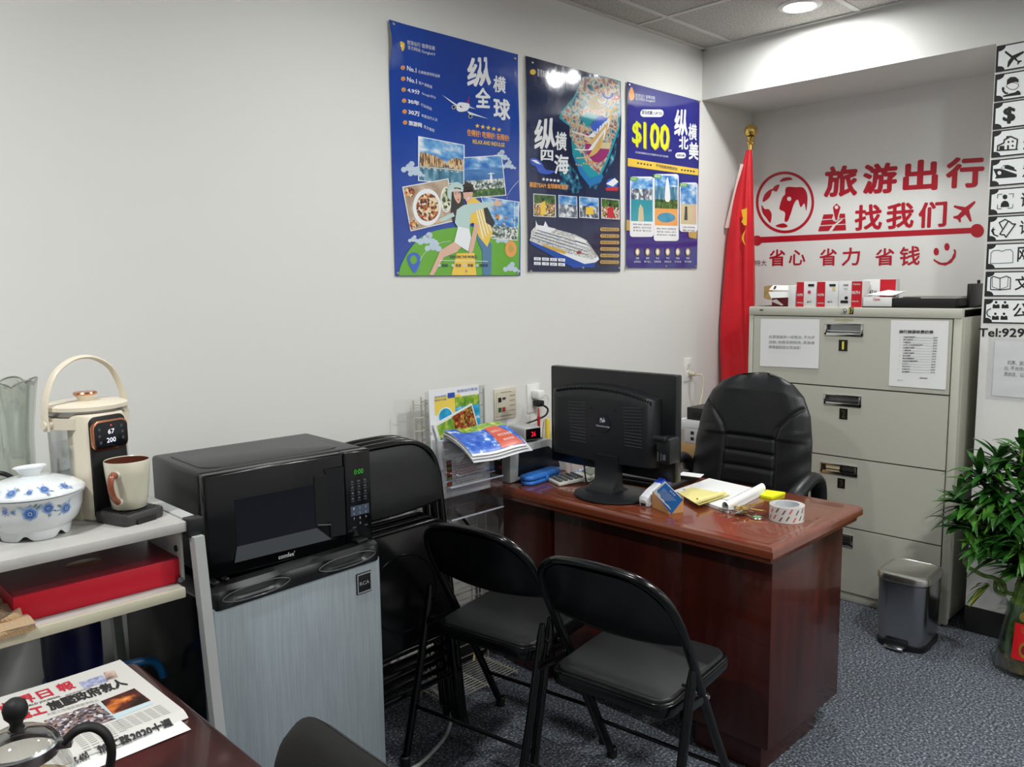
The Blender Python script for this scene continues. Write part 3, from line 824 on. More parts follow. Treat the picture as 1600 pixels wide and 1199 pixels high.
P3.poly(circ(*z4(262, 825), 14, 24, 7.5), POOL)
P3.poly([z4(255, 720), z4(262, 610), z4(275, 600), z4(285, 720)], W_, smooth=True)
card(340, 444, 620, 908, 862, [(0, 0.55, SKY), (0.5, 1, ink('sand', (206, 190, 150)))], '墨西哥', ['坎昆 奇琴伊察', '图卢姆'])
P3.poly([z4(366, 840), z4(372, 760), z4(384, 760), z4(386, 840)], HAIR); P3.poly([z4(418, 850), z4(422, 745), z4(432, 745), z4(436, 850)], SKIN)
P3.part('medal_picture'); P3.lpart('footer_lettering')
for k in range(6):
    P3.poly(circ(*z4(92 + 59 * k, 1026), 3.6, 14, 5.8), GOLD); P3.poly(circ(*z4(92 + 59 * k, 1026), 2.0, 12, 4), W_)
    P3.text(['信赖', '准时', '专业', '评分', '经验', '推荐'][k], z4(82 + 59 * k, 1068), z4(102 + 59 * k, 1069), 3.2, W_)
    P3.text(['品质保证', '客户至上', '旅游领导', '谷歌好评', '行业先锋', '官方推荐'][k], z4(72 + 59 * k, 1088), z4(112 + 59 * k, 1089), 3.0, W_)
P3.done([z4(45, 50), z4(455, 148), z4(262, 1108), z4(436, 1110), z4(30, 1115)])

# ================================================================== VINYL LETTERING IN THE ALCOVE
VRED = mat('red_vinyl', (176, 20, 38), 0.3, spec=0.6)
class Decal:
    """flat prints on an x = const plane, drawn through pixels of the photograph projected on that plane"""
    def __init__(self, X, h=0.0012):
        self.mb = MB(); self.X = X; self.h = h; self.k = 0
    def p(self, q, k=0):
        return onx(q[0], q[1], self.X - self.h - 0.0003 * k)
    def poly(self, pts, m, smooth=False, k=0):
        if smooth:
            pts = [(p.x, p.y) for p in catmull([(a, b, 0) for a, b in pts], 5, True)]
        self.mb.poly([self.p(q, k) for q in pts], m)
    def text(self, s, a, b, hp, m, bold=0.0, k=0):
        p0, p1, pu = self.p(a, k), self.p(b, k), self.p((a[0], a[1] - hp), k)
        up = pu - p0; up.y = 0; up.x = 0
        self.mb.text(s, p0, p1, up, m, bold)
    def ring(self, c, r0, r1, m, n=48, k=0, asp=1.0):
        self.mb.grid(lambda u, v: self.p((c[0] + (r0 + (r1 - r0) * v) * math.cos(2 * math.pi * u), c[1] + asp * (r0 + (r1 - r0) * v) * math.sin(2 * math.pi * u)), k), n, 1, m, closed_u=True)
    def done(self, name, label, cat, group=None):
        o = self.mb.build(name, None, 0)
        return tag(o, label, cat, group)
z5 = lambda x, y: (1100 + x / 3.478, 180 + y / 3.478)
GRP = 'red vinyl wall graphics in the alcove'
D = Decal(XB)
for s, a, b, hp in (('旅', z5(650, 448), z5(832, 440), 48), ('游', z5(860, 432), z5(1046, 422), 47), ('出', z5(1078, 418), z5(1268, 406), 48), ('行', z5(1310, 400), z5(1518, 392), 48)):
    D.text(s, a, b, hp, VRED, 0.04)
D.done('wall_lettering', 'large red lettering 旅游出行, topmost line above the filing cabinet', 'lettering', GRP)
D = Decal(XB)
for s, a, b, hp in (('找', z5(816, 630), z5(966, 622), 40), ('我', z5(988, 622), z5(1138, 612), 40), ('们', z5(1162, 616), z5(1316, 606), 40)):
    D.text(s, a, b, hp, VRED, 0.03)
D.done('wall_lettering', 'medium red lettering 找我们 between map icon and small aeroplane', 'lettering', GRP)
for lab, chars in (('smaller red lettering 省心 below the left end of the red bar', (('省', z5(352, 822), z5(440, 820), 26), ('心', z5(460, 818), z5(550, 814), 24))),
                   ('smaller red lettering 省力 below the middle of the red bar', (('省', z5(626, 820), z5(720, 818), 27), ('力', z5(748, 820), z5(846, 816), 28))),
                   ('smaller red lettering 省钱 beside the smiley emblem', (('省', z5(928, 820), z5(1032, 816), 27), ('钱', z5(1060, 822), z5(1172, 814), 30)))):
    D = Decal(XB)
    for s, a, b, hp in chars: D.text(s, a, b, hp, VRED, 0.022)
    D.done('wall_lettering', lab, 'lettering', GRP)
D = Decal(XB)
D.text('A特大', z5(250, 822), z5(340, 820), 9.5, mat('dark_red_vinyl', (120, 40, 50), 0.4), 0.01)
D.done('wall_lettering', 'tiny dark lettering A特大 beside the red flag', 'lettering', GRP)
D = Decal(XB)
gc_ = z5(440, 474)
D.ring(gc_, 41.5, 45.6, VRED, asp=1.06)
for pts in ([(412, 362), (430, 342), (465, 338), (480, 350), (450, 356)],
            [(318, 470), (330, 430), (358, 405), (372, 400), (385, 385), (410, 378), (395, 415), (372, 410), (360, 440), (340, 462)],
            [(312, 488), (330, 510), (352, 512), (368, 540), (360, 585), (340, 560), (318, 530)],
            [(388, 602), (430, 588), (455, 604), (425, 612)],
            [(410, 500), (425, 450), (440, 430), (448, 392), (500, 392), (540, 395), (562, 440), (556, 520), (545, 480), (525, 500), (510, 460), (490, 480), (470, 540), (455, 575), (438, 575), (440, 530), (415, 515)]):
    D.poly([z5(*p) for p in pts], VRED, smooth=True)
D.poly(circ(*z5(463, 455), 3.4, 12), WALL, k=1)
D.done('globe_emblem', 'round red globe emblem on the alcove wall beside the flag', 'emblem', GRP)
D = Decal(XB)
for pts in ([(650, 540), (766, 535), (768, 558), (642, 566)], [(640, 572), (768, 562), (770, 590), (632, 598)], [(628, 604), (770, 595), (772, 626), (620, 632)]):
    D.poly([z5(*p) for p in pts], VRED)
D.poly([z5(*p) for p in ((676, 632), (700, 600), (745, 566), (756, 566), (716, 600), (694, 632))], WALL, k=1)
D.poly([z5(*p) for p in ((700, 500), (720, 480), (742, 500), (735, 525), (722, 570), (714, 570), (704, 525))], VRED, k=3)
D.poly([z5(*p) for p in ((694, 500), (720, 474), (748, 500), (740, 528), (726, 578), (710, 578), (698, 528))], WALL, k=2)
D.ring(z5(716, 560), 2.6, 5.5, WALL, 20, k=2)
D.poly(circ(*z5(720, 501), 2.8, 12), WALL, k=4)
D.done('map_emblem', 'red folded map with location pin emblem left of the medium lettering', 'emblem', GRP)
D = Decal(XB)
D.poly([z5(*p) for p in ((1470, 466), (1476, 474), (1440, 515), (1455, 575), (1446, 580), (1420, 540), (1395, 560), (1396, 580), (1388, 584), (1378, 566), (1354, 560), (1356, 550), (1378, 545), (1402, 520), (1356, 500), (1360, 490), (1420, 500))], VRED)
D.done('aeroplane_emblem', 'small red aeroplane emblem right of the medium red lettering', 'emblem', GRP)
D = Decal(XB)
D.poly([z5(*p) for p in ((310, 662), (1450, 612), (1450, 642), (310, 694))], VRED)
D.poly(circ(*z5(288, 682), 8.0, 24), VRED, k=1); D.poly(circ(*z5(1484, 628), 10.6, 24), VRED, k=1)
D.done('bar_emblem', 'long red bar with round ends under the big lettering', 'emblem', GRP)
D = Decal(XB)
D.poly(circ(*z5(1262, 742), 4.2, 14, 6), VRED); D.poly(circ(*z5(1320, 716), 4.2, 14, 6), VRED)
D.poly([z5(*p) for p in ((1245, 788), (1252, 782), (1262, 790), (1290, 803), (1320, 800), (1345, 778), (1360, 745), (1355, 732), (1362, 728), (1370, 738), (1367, 770), (1345, 802), (1312, 818), (1278, 812), (1255, 797))], VRED)
D.done('smiley_emblem', 'red winking smiley emblem at the end of the lowest lettering', 'emblem', GRP)

# ================================================================== SIGN COLUMN
SBLK = mat('sign_black', (34, 33, 34), 0.45)
SWHT = mat('sign_white', (238, 241, 240), 0.4)
YR = 0.60
rowsz = [(2.375, 2.276), (2.268, 2.165), (2.16, 2.058), (2.053, 1.951), (1.942, 1.839), (1.829, 1.728), (1.722, 1.624), (1.615, 1.514), (1.505, 1.406), (1.396, 1.299)]
zA = lambda x, y: (1530 + x / 6.657, 60 + y / 6.657)
zB = lambda x, y: (1530 + x / 6.657, 230 + y / 6.657)
zC = lambda x, y: (1520 + x / 5.0, 400 + y / 5.0)
def outline(D, pts, wd, m, k=2, closed=True):
    n = len(pts)
    for i in range(n if closed else n - 1):
        a, b = pts[i], pts[(i + 1) % n]
        dx, dy = b[0] - a[0], b[1] - a[1]; L = math.hypot(dx, dy) or 1
        ox, oy = -dy / L * wd / 2, dx / L * wd / 2; ex, ey = dx / L * wd / 3, dy / L * wd / 3
        D.poly([(a[0] + ox - ex, a[1] + oy - ey), (b[0] + ox + ex, b[1] + oy + ey), (b[0] - ox + ex, b[1] - oy + ey), (a[0] - ox - ex, a[1] - oy - ey)], m, k=k + (i % 2) * 0.3)
def plate(i, label, icon, letter=None):
    z1_, z0_ = rowsz[i]
    t = thing('sign_plate', label, 'sign', (XC, (1.02 + YR) / 2, z0_), 0, 'black and white service signs on the column')
    yl = 1.018 - 0.0007 * i
    mb = MB()
    mb.box((XC - 0.001, (yl + YR) / 2, (z0_ + z1_) / 2), (0.002, yl - YR, z1_ - z0_), SBLK)
    mb.build('frame', t, 0, world=True)
    a, b, c, d = yl - 0.008, YR + 0.008, z0_ + 0.005, z1_ - 0.005
    n = 0.022; n2 = 0.03
    # notched panel: scooped corners
    def scoop(cy, cz, sy, sz):
        out = []
        for k in range(8):
            an = R(90 * k / 7)
            out.append((cy + sy * 0.024 * math.sin(an), cz + sz * 0.017 * math.cos(an)))
        return out
    pts = scoop(a, c, -1, 1) + scoop(b, c, 1, 1)[::-1] + scoop(b, d, 1, -1) + scoop(a, d, -1, -1)[::-1]
    mb = MB()
    mb.poly([(XC - 0.0024, y, z) for y, z in pts], SWHT)
    mb.build('panel', t, 0, world=True)
    D = Decal(XC, 0.0026)
    icon(D)
    D.mb.build('icon', t, 0, world=True)
    if letter:
        D = Decal(XC, 0.0026)
        letter(D)
        D.mb.build('lettering', t, 0, world=True)
def i_plane(D):
    D.poly([zA(*p) for p in ((265, 140), (275, 128), (345, 180), (460, 130), (466, 150), (385, 205), (405, 232), (440, 228), (445, 238), (420, 252), (402, 276), (395, 270), (398, 245), (362, 218), (312, 290), (300, 302), (290, 296), (300, 240), (330, 200), (268, 152))], SBLK)
def i_agent(D):
    D.poly([zA(*p) for p in ((280, 490), (345, 455), (412, 480), (400, 515), (370, 535), (330, 535), (300, 520))], SBLK, smooth=True, k=0)
    D.poly([zA(*p) for p in ((288, 490), (345, 462), (405, 482), (395, 510), (368, 528), (332, 528), (305, 515))], SWHT, smooth=True, k=1)
    D.poly([zA(*p) for p in ((285, 480), (290, 430), (325, 402), (375, 400), (408, 425), (410, 462), (385, 452), (330, 458), (300, 475))], SBLK, k=2)
    D.poly([zA(*p) for p in ((245, 610), (248, 596), (330, 570), (370, 562), (400, 540), (425, 555), (434, 586))], SBLK, k=2)
    D.poly([zA(*p) for p in ((232, 520), (248, 502), (262, 515), (258, 540), (280, 562), (300, 562), (296, 578), (270, 580), (240, 552))], SBLK, k=3)
def i_dollar(D): D.text('$', zA(240, 890), zA(374, 888), 26.5, SBLK, 0.045)
def i_house(D):
    pts = [zA(*p) for p in ((190, 1166), (192, 1118), (255, 1088), (262, 1055), (325, 1020), (398, 1052), (385, 1155))]
    outline(D, pts, 2.2, SBLK, closed=False)
    D.poly([zA(*p) for p in ((180, 1160), (402, 1148), (402, 1160), (180, 1174))], SBLK, k=3)
    for x, y in ((305, 1078), (348, 1072), (348, 1118)): D.poly(circ(*zA(x, y), 1.7, 12), SBLK)
    D.poly([zA(*p) for p in ((208, 1166), (210, 1122), (262, 1116), (262, 1162))], SBLK); D.poly([zA(*p) for p in ((288, 1160), (290, 1112), (310, 1110), (310, 1158))], SBLK)
    D.poly([zA(*p) for p in ((280, 1040), (282, 1018), (308, 1014), (306, 1030))], SBLK)
def i_ship(D):
    D.poly([zB(*p) for p in ((145, 228), (215, 224), (250, 232), (392, 282), (390, 312), (165, 328), (178, 300))], SBLK)
    D.poly([zB(*p) for p in ((222, 222), (250, 190), (300, 184), (362, 208), (370, 230), (388, 240), (388, 254), (262, 222))], SBLK)
    D.poly([zB(*p) for p in ((232, 215), (246, 200), (268, 198), (258, 220))], SWHT, k=2)
    D.poly(circ(*zB(210, 268), 3.0, 16), SWHT, k=2)
def i_frame(D):
    for pts in (((190, 530), (192, 492), (240, 488)), ((308, 486), (356, 484), (352, 524)), ((190, 600), (188, 642), (232, 640)), ((296, 636), (346, 632), (350, 594))):
        outline(D, [zB(*p) for p in pts], 0.9, SBLK, closed=False)
    D.poly(circ(*zB(268, 518), 3.8, 16), SBLK)
    D.poly([zB(*p) for p in ((222, 626), (226, 590), (246, 564), (270, 556), (296, 566), (310, 590), (312, 622))], SBLK)
def i_ticket(D):
    outline(D, [zB(*p) for p in ((215, 905), (302, 770), (320, 778), (345, 800), (378, 800), (278, 938), (262, 912), (235, 912))], 2.0, SBLK)
    outline(D, [zB(*p) for p in ((240, 845), (208, 785), (270, 752), (300, 768))], 1.8, SBLK, closed=False)
    D.poly([zB(*p) for p in ((122, 870), (135, 850), (152, 826), (150, 850), (172, 852), (150, 870), (160, 905), (205, 925), (190, 934), (145, 915))], SBLK)
def i_pass(D):
    P_ = [zB(*p) for p in ((118, 1200), (122, 1100), (150, 1076), (200, 1072), (238, 1086), (275, 1068), (330, 1066), (352, 1096), (350, 1200))] + [zC(312, 52), zC(225, 58), zC(138, 60)]
    outline(D, P_, 0.9, SBLK)
def i_book(D):
    outline(D, [zC(*p) for p in ((138, 262), (140, 175), (160, 160), (212, 175), (262, 158), (295, 172), (292, 258), (212, 266))], 1.4, SBLK)
    outline(D, [zC(212, 176), zC(212, 262)], 1.2, SBLK, closed=False)
    outline(D, [zC(*p) for p in ((152, 172), (152, 242), (212, 262), (272, 240), (276, 168))], 0.8, SBLK, closed=False)
def i_people(D):
    for x, y, s in ((182, 385, 1), (252, 385, 1), (176, 475, 1), (244, 475, 1)):
        D.poly(circ(*zC(x, y - 22), 2.1, 12), SBLK)
        D.poly([zC(x + a, y + b) for a, b in ((-28, 25), (-26, -4), (-14, -8), (0, 0), (14, -8), (26, -4), (28, 25))], SBLK)
    outline(D, [zC(140, 412), zC(116, 425), zC(108, 445), zC(118, 468), zC(138, 478)], 1.6, SBLK, closed=False)
SL = lambda s, a, b, hp: (lambda D: D.text(s, a, b, hp, SBLK, 0.02))
plate(0, 'topmost black and white sign with an aeroplane icon', i_plane)
plate(1, 'second sign from the top with a telephone agent icon', i_agent)
plate(2, 'sign with a bold dollar icon between agent and house signs', i_dollar)
plate(3, 'sign with a house icon below the dollar sign', i_house, SL('意', zA(452, 1160), zA(560, 1150), 17))
plate(4, 'sign with a cruise ship icon below the house sign', i_ship, SL('意', zB(447, 318), zB(560, 310), 21))
plate(5, 'sign with a person in a camera frame icon', i_frame, SL('证', zB(428, 622), zB(560, 614), 22))
plate(6, 'sign with a hand holding two tickets icon', i_ticket, SL('订', zB(414, 912), zB(545, 905), 22))
plate(7, 'sign with an outlined open booklet icon, above the book sign', i_pass, SL('网', zC(345, 46), zC(450, 44), 23))
plate(8, 'sign with an open book with pages icon, second from the bottom', i_book, SL('文', zC(326, 270), zC(440, 266), 22))
plate(9, 'lowest sign in the column with four little people icon', i_people, SL('公', zC(308, 482), zC(430, 480), 22))
D = Decal(XC)
D.text('Tel:929', zC(45, 632), zC(402, 636), 13.5, SBLK, 0.03)
D.done('phone_lettering', 'bold black Tel:929 lettering below the service signs', 'lettering')
t = thing('notice_sleeve', 'printed notice in a clear plastic sleeve taped on the white column', 'notice', (XC, 0.85, 0.99))
mb = MB()
def sl(u, v, h):
    a, b = onx(1552, 533, XC), onx(1546, 618, XC)
    return Vector((XC - 0.002 - h - 0.002 * math.sin(v * 9 + u * 3) ** 2, 0.965 - 0.28 * u, a.z + (b.z - a.z) * v))
mb.grid(lambda u, v: sl(u, v, 0), 8, 8, PAPER); mb.build('paper', t, world=True)
mb = MB(); mb.grid(lambda u, v: sl(u * 1.16 - 0.08, v * 1.14 - 0.07, 0.002), 10, 10, TACRYL); mb.build('sleeve', t, world=True)
D = Decal(XC, 0.0052)
D.text('机票、旅游产品一经售', zC(270, 848), zC(585, 870), 6.5, GREYINK); D.text('出, 不允许退款, 具体收', zC(246, 892), zC(585, 912), 6.5, GREYINK); D.text('费修改、以航班公司为准', zC(244, 938), zC(585, 960), 6.5, GREYINK)
D.mb.build('lettering', t, 0, world=True)

# ================================================================== FILING CABINET
XF = 3.668
CY0, CY1, CZ = 1.080, 2.035, 1.357
cab = thing('filing_cabinet', 'putty grey four drawer lateral filing cabinet in the alcove', 'filing cabinet', (XF, (CY0 + CY1) / 2, 0))
mb = MB()
mb.box((XF + 0.24, (CY0 + CY1) / 2, CZ / 2 + 0.012), (0.44, CY1 - CY0, CZ - 0.024), GREYMETAL, 0.004)
cw = CY1 - CY0
mb.box((XF + 0.22, (CY0 + CY1) / 2, CZ - 0.021), (0.455, cw, 0.042), GREYMETAL, 0.006)     # top cap
mb.box((XF + 0.011, CY0 + 0.016, CZ / 2), (0.026, 0.032, CZ - 0.02), GREYMETAL, 0.003)
mb.box((XF + 0.011, CY1 - 0.012, CZ / 2), (0.026, 0.024, CZ - 0.02), GREYMETAL, 0.003)
mb.box((XF + 0.02, (CY0 + CY1) / 2, 0.022), (0.03, cw - 0.05, 0.044), GREYMETAL, 0.003)
DK = mat('gap_dark', (22, 22, 22), 0.7)
mb.box((XF + 0.018, (CY0 + CY1) / 2, CZ / 2), (0.004, cw - 0.05, CZ - 0.06), DK)
mb.build('body', cab, world=True)
dz = [(1.000, 1.312), (0.679, 0.994), (0.355, 0.673), (0.048, 0.349)]
hpix = [((1291, 504), (1348, 526)), ((1290, 614), (1345, 637)), ((1284.5, 721), (1339, 746)), ((1281, 826), (1332, 856))]
npix = [((1311, 531), (1324, 549)), ((1312, 638), (1324, 656)), ((1309, 747), (1320, 764)), None]
PLATE = mat('number_plate', (16, 16, 16), 0.4); YEL = mat('number_yellow', (226, 214, 80), 0.45)
LABELC = mat('label_card', (204, 186, 150), 0.6)
for i, (a, b) in enumerate(dz):
    yl, yr = CY1 - 0.028, CY0 + 0.036
    h0, h1 = onx(*hpix[i][0], XF), onx(*hpix[i][1], XF)
    hy0, hy1 = h1.y, h0.y; hz0, hz1 = min(h0.z, h1.z) , max(h0.z, h1.z)
    hz1 -= 0.004; hz0 += 0.002
    mb = MB()
    xm = XF - 0.004; th = 0.018
    # front panel made of four strips around the recessed pull
    for (y0, y1, q0, q1) in ((yr, hy0, a, b), (hy1, yl, a, b), (hy0, hy1, a, hz0), (hy0, hy1, hz1, b)):
        mb.box((xm + th / 2, (y0 + y1) / 2, (q0 + q1) / 2), (th, y1 - y0, q1 - q0), GREYMETAL)
    dr = mb.build('drawer', cab, world=True)
    mb = MB()
    mb.box((xm + 0.018, (hy0 + hy1) / 2, (hz0 + hz1) / 2), (0.004, hy1 - hy0, hz1 - hz0), STEEL)
    fr = 0.007
    for (y0, y1, q0, q1) in ((hy0 - 0.004, hy1 + 0.004, hz1 - 0.004, hz1 + 0.003), (hy0 - 0.004, hy1 + 0.004, hz0 - 0.003, hz0 + 0.012), (hy0 - 0.004, hy0 + fr, hz0, hz1), (hy1 - fr, hy1 + 0.004, hz0, hz1)):
        mb.box((xm - 0.002, (y0 + y1) / 2, (q0 + q1) / 2), (0.006, y1 - y0, q1 - q0), CHROME, 0.0015)
    mb.box((xm + 0.004, (hy0 + hy1) / 2, hz0 + 0.02), (0.012, hy1 - hy0 - 0.02, 0.004), CHROME)
    mb.build('handle', dr, world=True)
    if i == 2:
        mb = MB(); q0, q1 = onx(1291, 725, XF), onx(1312, 738, XF)
        mb.box((xm + 0.002, (q0.y + q1.y) / 2, (q0.z + q1.z) / 2), (0.002, abs(q0.y - q1.y), abs(q0.z - q1.z)), LABELC)
        mb.build('label_card', dr, world=True)
    if npix[i]:
        q0, q1 = onx(*npix[i][0], xm), onx(*npix[i][1], xm)
        mb = MB(); mb.box((xm - 0.001, (q0.y + q1.y) / 2, (q0.z + q1.z) / 2), (0.0016, abs(q0.y - q1.y), abs(q0.z - q1.z)), PLATE)
        dgt = (0.5 if i else 0.24)
        pw, ph = abs(q0.y - q1.y), abs(q0.z - q1.z); cy, cz_ = (q0.y + q1.y) / 2, (q0.z + q1.z) / 2
        mb.text(str(i + 1), (xm - 0.0022, cy + pw * dgt / 2, cz_ - ph * 0.36), (xm - 0.0022, cy - pw * dgt / 2, cz_ - ph * 0.36), (0, 0, ph * 0.72), YEL if i == 0 else mat('number_faded', (66, 62, 34), 0.5), 0.03)
        mb.build('number_plate', dr, 0, world=True)
    if i == 0:
        mb = MB(); q0, q1 = onx(1304, 498, xm), onx(1333, 502, xm)
        mb.box((xm - 0.0003, (q0.y + q1.y) / 2, (q0.z + q1.z) / 2), (0.0012, abs(q0.y - q1.y), 0.008), mat('old_tape', (176, 168, 132), 0.5))
        mb.build('tape', dr, 0, world=True)
q = onx(1321, 486, XF)
mb = MB(TR(XF - 0.008, q.y, q.z, ry=-90)); mb.lathe([(1e-5, 0.01), (0.009, 0.009), (0.012, 0.004), (0.012, -0.004)], CHROME, n=20); mb.box((0, 0, 0.0105), (0.008, 0.0018, 0.002), BLACKSAT)
mb.build('lock', cab, world=True)
q0, q1 = onx(1328, 480.5, XF), onx(1334.5, 491, XF)
mb = MB(); mb.box((XF - 0.0085, (q0.y + q1.y) / 2, (q0.z + q1.z) / 2), (0.001, abs(q0.y - q1.y), abs(q0.z - q1.z)), PLATE)
mb.text('17', (XF - 0.0094, q0.y - 0.002, q1.z + 0.004), (XF - 0.0094, q1.y + 0.002, q1.z + 0.004), (0, 0, 0.022), YEL, 0.02); mb.build('number_plate', cab, 0, world=True)
q = onx(1191, 484.5, XF)
mb = MB(); mb.box((XF - 0.0085, q.y, q.z), (0.001, 0.018, 0.005), INK); mb.build('maker_badge', cab, 0, world=True)

# notices taped on the cabinet
XN = XF - 0.0045
def notice(label, c, lines, curl=0.004):
    tl, tr, br, bl = [onx(*p, XN) for p in c]
    t = thing('paper_notice', label, 'notice', (XN, (tl.y + tr.y) / 2, bl.z), 0)
    def f(u, v):
        a = tl.lerp(tr, u); b = bl.lerp(br, u); p = a.lerp(b, v)
        p.x = XN - 0.001 - curl * (v ** 3) * (0.4 + 0.6 * abs(u - 0.3)) ; return p
    mb = MB(); mb.grid(f, 10, 14, PAPER); mb.build('sheet', t, world=True)
    mb = MB()
    for s, a, b, hp, bold in lines:
        p0, p1, pu = onx(*a, XN - 0.0055), onx(*b, XN - 0.0055), onx(a[0], a[1] - hp, XN - 0.0055)
        up = pu - p0; up.y = 0
        if s == '-':
            mb.poly([p0, p1, p1 + up, p0 + up], GREYINK)
        else:
            mb.text(s, p0, p1, up, INK if bold else GREYINK, 0.03 if bold else 0.012)
    mb.build('lettering', t, 0, world=True)
n6 = lambda x, y: (1160 + x / 8.889, 440 + y / 8.889)
notice('landscape paper notice with three lines, left on the top drawer', [n6(255, 520), n6(1075, 525), n6(1062, 1210), n6(245, 1175)],
       [('机票等服务一经售出, 不允许', n6(368, 792), n6(1005, 800), 5.0, 0), ('退款, 但是支持修改, 具体收', n6(366, 862), n6(1003, 876), 5.0, 0), ('费根据航班公司决定!', n6(366, 930), n6(805, 944), 5.0, 0)])
n7 = lambda x, y: (1380 + x / 9.225, 490 + y / 9.225)
LN = [('旅行旅游收费价格', n7(230, 285), n7(724, 292), 5.2, 1)]
items = ['中国护照换发', '旅行证换发', '中国签证', '公证, 认证各类证明', '申请绿卡续签', '入籍申请', '入籍考试服务', '银行驾照', '银行驾照翻译', '各类证件翻译服务', '中文公', '英文认证', '中国公证', '英文翻译']
for k, s in enumerate(items):
    y = 345 + k * 38.5; x0 = 292 - k * 1.8; xe = x0 + 28 * len(s); xr = 785 - k * 3.2
    LN.append((s, n7(x0, y + 2), n7(xe, y + 4), 1.9, 1)); LN.append(('-', n7(xe + 6, y + 3), n7(xr - 64, y + 14), 0.35, 0))
    LN.append(('$' + str(100 + 35 * (k * 7 % 9)), n7(xr - 58, y + 13), n7(xr, y + 15), 1.9, 1))
    if k not in (6, 8, 11, 13): LN.append((str(k + 1) + '.', n7(x0 - 52, y + 1), n7(x0 - 36, y + 2), 1.5, 0))
LN += [('微信号:', n7(200, 970), n7(292, 974), 1.9, 0), ('联系电话:', n7(525, 938), n7(640, 944), 1.9, 1)]
notice('portrait price list notice, right on the top drawer', [n7(115, 95), n7(948, 108), n7(905, 1100), n7(82, 1042)], LN)

# ================================================================== THINGS ON THE CABINET
CARD = mat('white_card', (226, 226, 224), 0.45); RCARD = mat('red_card', (196, 24, 40), 0.4); KRAFT = mat('kraft_card', (168, 138, 84), 0.7); DCARD = mat('dark_red_card', (120, 24, 34), 0.5)
XT = XF + 0.012
zt = lambda x, y: (1180 + x / 7.273, 425 + y / 7.273)
def toner(label, xl, xm_, xr, ytop, order, texts, xt=XT, dep=0.10):
    """upright carton: pixel columns xl (left) .. xm_ (colour change) .. xr, front at xt"""
    pl, pm, pr = [onx(*zt(x, 385), xt) for x in (xl, xm_, xr)]
    ztop = onx(*zt((xl + xr) / 2, ytop), xt).z
    t = thing('toner_carton', label, 'carton', (xt, (pl.y + pr.y) / 2, CZ), 0, 'toner cartons on the filing cabinet')
    mb = MB(); mb.box((xt + dep / 2, (pl.y + pr.y) / 2, (CZ + ztop) / 2), (dep, pl.y - pr.y, ztop - CZ), CARD, 0.001); mb.build('box', t, world=True)
    mb = MB(); a, b = (pl.y, pm.y) if order == 'red_left' else (pm.y, pr.y)
    mb.box((xt - 0.0004, (a + b) / 2, (CZ + ztop) / 2), (0.001, abs(a - b), ztop - CZ - 0.002), RCARD); mb.build('red_band', t, 0, world=True)
    mb = MB()
    for s, a, b, hp, m_ in texts:
        p0, p1, pu = onx(*zt(*a), xt - 0.0012), onx(*zt(*b), xt - 0.0012), onx(zt(*a)[0], zt(*a)[1] - hp, xt - 0.0012)
        up = pu - p0; up.y = 0
        if a[0] > b[0]: p0, p1, up = p0 + up, p1 + up, -up     # printed upside down on a carton stood on its head
        if s == '#': mb.poly([p0, p1, p1 + up, p0 + up], m_)
        elif s == 'o': mb.poly([p0 + Vector((0, 0.008 * math.cos(k), 0.008 * math.sin(k))) for k in [i * 0.5236 for i in range(12)]], m_)
        else: mb.text(s, p0, p1, up, m_, 0.03)
    mb.build('lettering', t, 0, world=True)
    return t
RED2 = mat('magenta_dot', (206, 50, 90), 0.5); YD = mat('yellow_dot', (220, 205, 120), 0.5)
toner('toner carton with magenta dot, first red banded one from the left', 466, 548, 690, 112, 'red_left',
      [('067H', (540, 275), (476, 275), 4.0, CARD), ('Canon', (540, 360), (476, 360), 2.2, CARD), ('#', (600, 165), (670, 165), 3.6, INK), ('o', (614, 230), (615, 230), 1, RED2), ('067 H', (588, 350), (636, 350), 2.6, INK)], dep=0.12)
toner('toner carton with yellow dot, second red banded one from the left', 698, 790, 938, 110, 'red_left',
      [('067H', (780, 275), (708, 275), 4.0, CARD), ('Canon', (778, 365), (708, 365), 2.2, CARD), ('#', (842, 165), (914, 165), 3.6, INK), ('o', (893, 195), (894, 195), 1, YD), ('067 H', (824, 350), (874, 350), 2.6, INK)], dep=0.13)
toner('toner carton with black dot and bold red right band', 942, 1090, 1208, 105, 'red_right',
      [('067H', (1098, 252), (1188, 254), 5.0, CARD), ('Canon', (1112, 148), (1196, 148), 2.6, CARD), ('#', (968, 356), (1054, 358), 4.4, INK), ('o', (1034, 297), (1035, 297), 1, INK), ('toner', (1000, 160), (1060, 160), 3.0, INK), ('cartridge', (1004, 200), (1050, 200), 2.0, GREYINK), ('black', (1100, 340), (1176, 342), 2.0, CARD)], dep=0.085)
toner('wider toner carton lying behind, with dark red panel at its right', 1214, 1410, 1588, 84, 'red_right',
      [('Canon', (1226, 152), (1282, 150), 2.2, RCARD), ('067 H', (1282, 252), (1376, 250), 5.6, INK)], xt=XT + 0.09, dep=0.045)
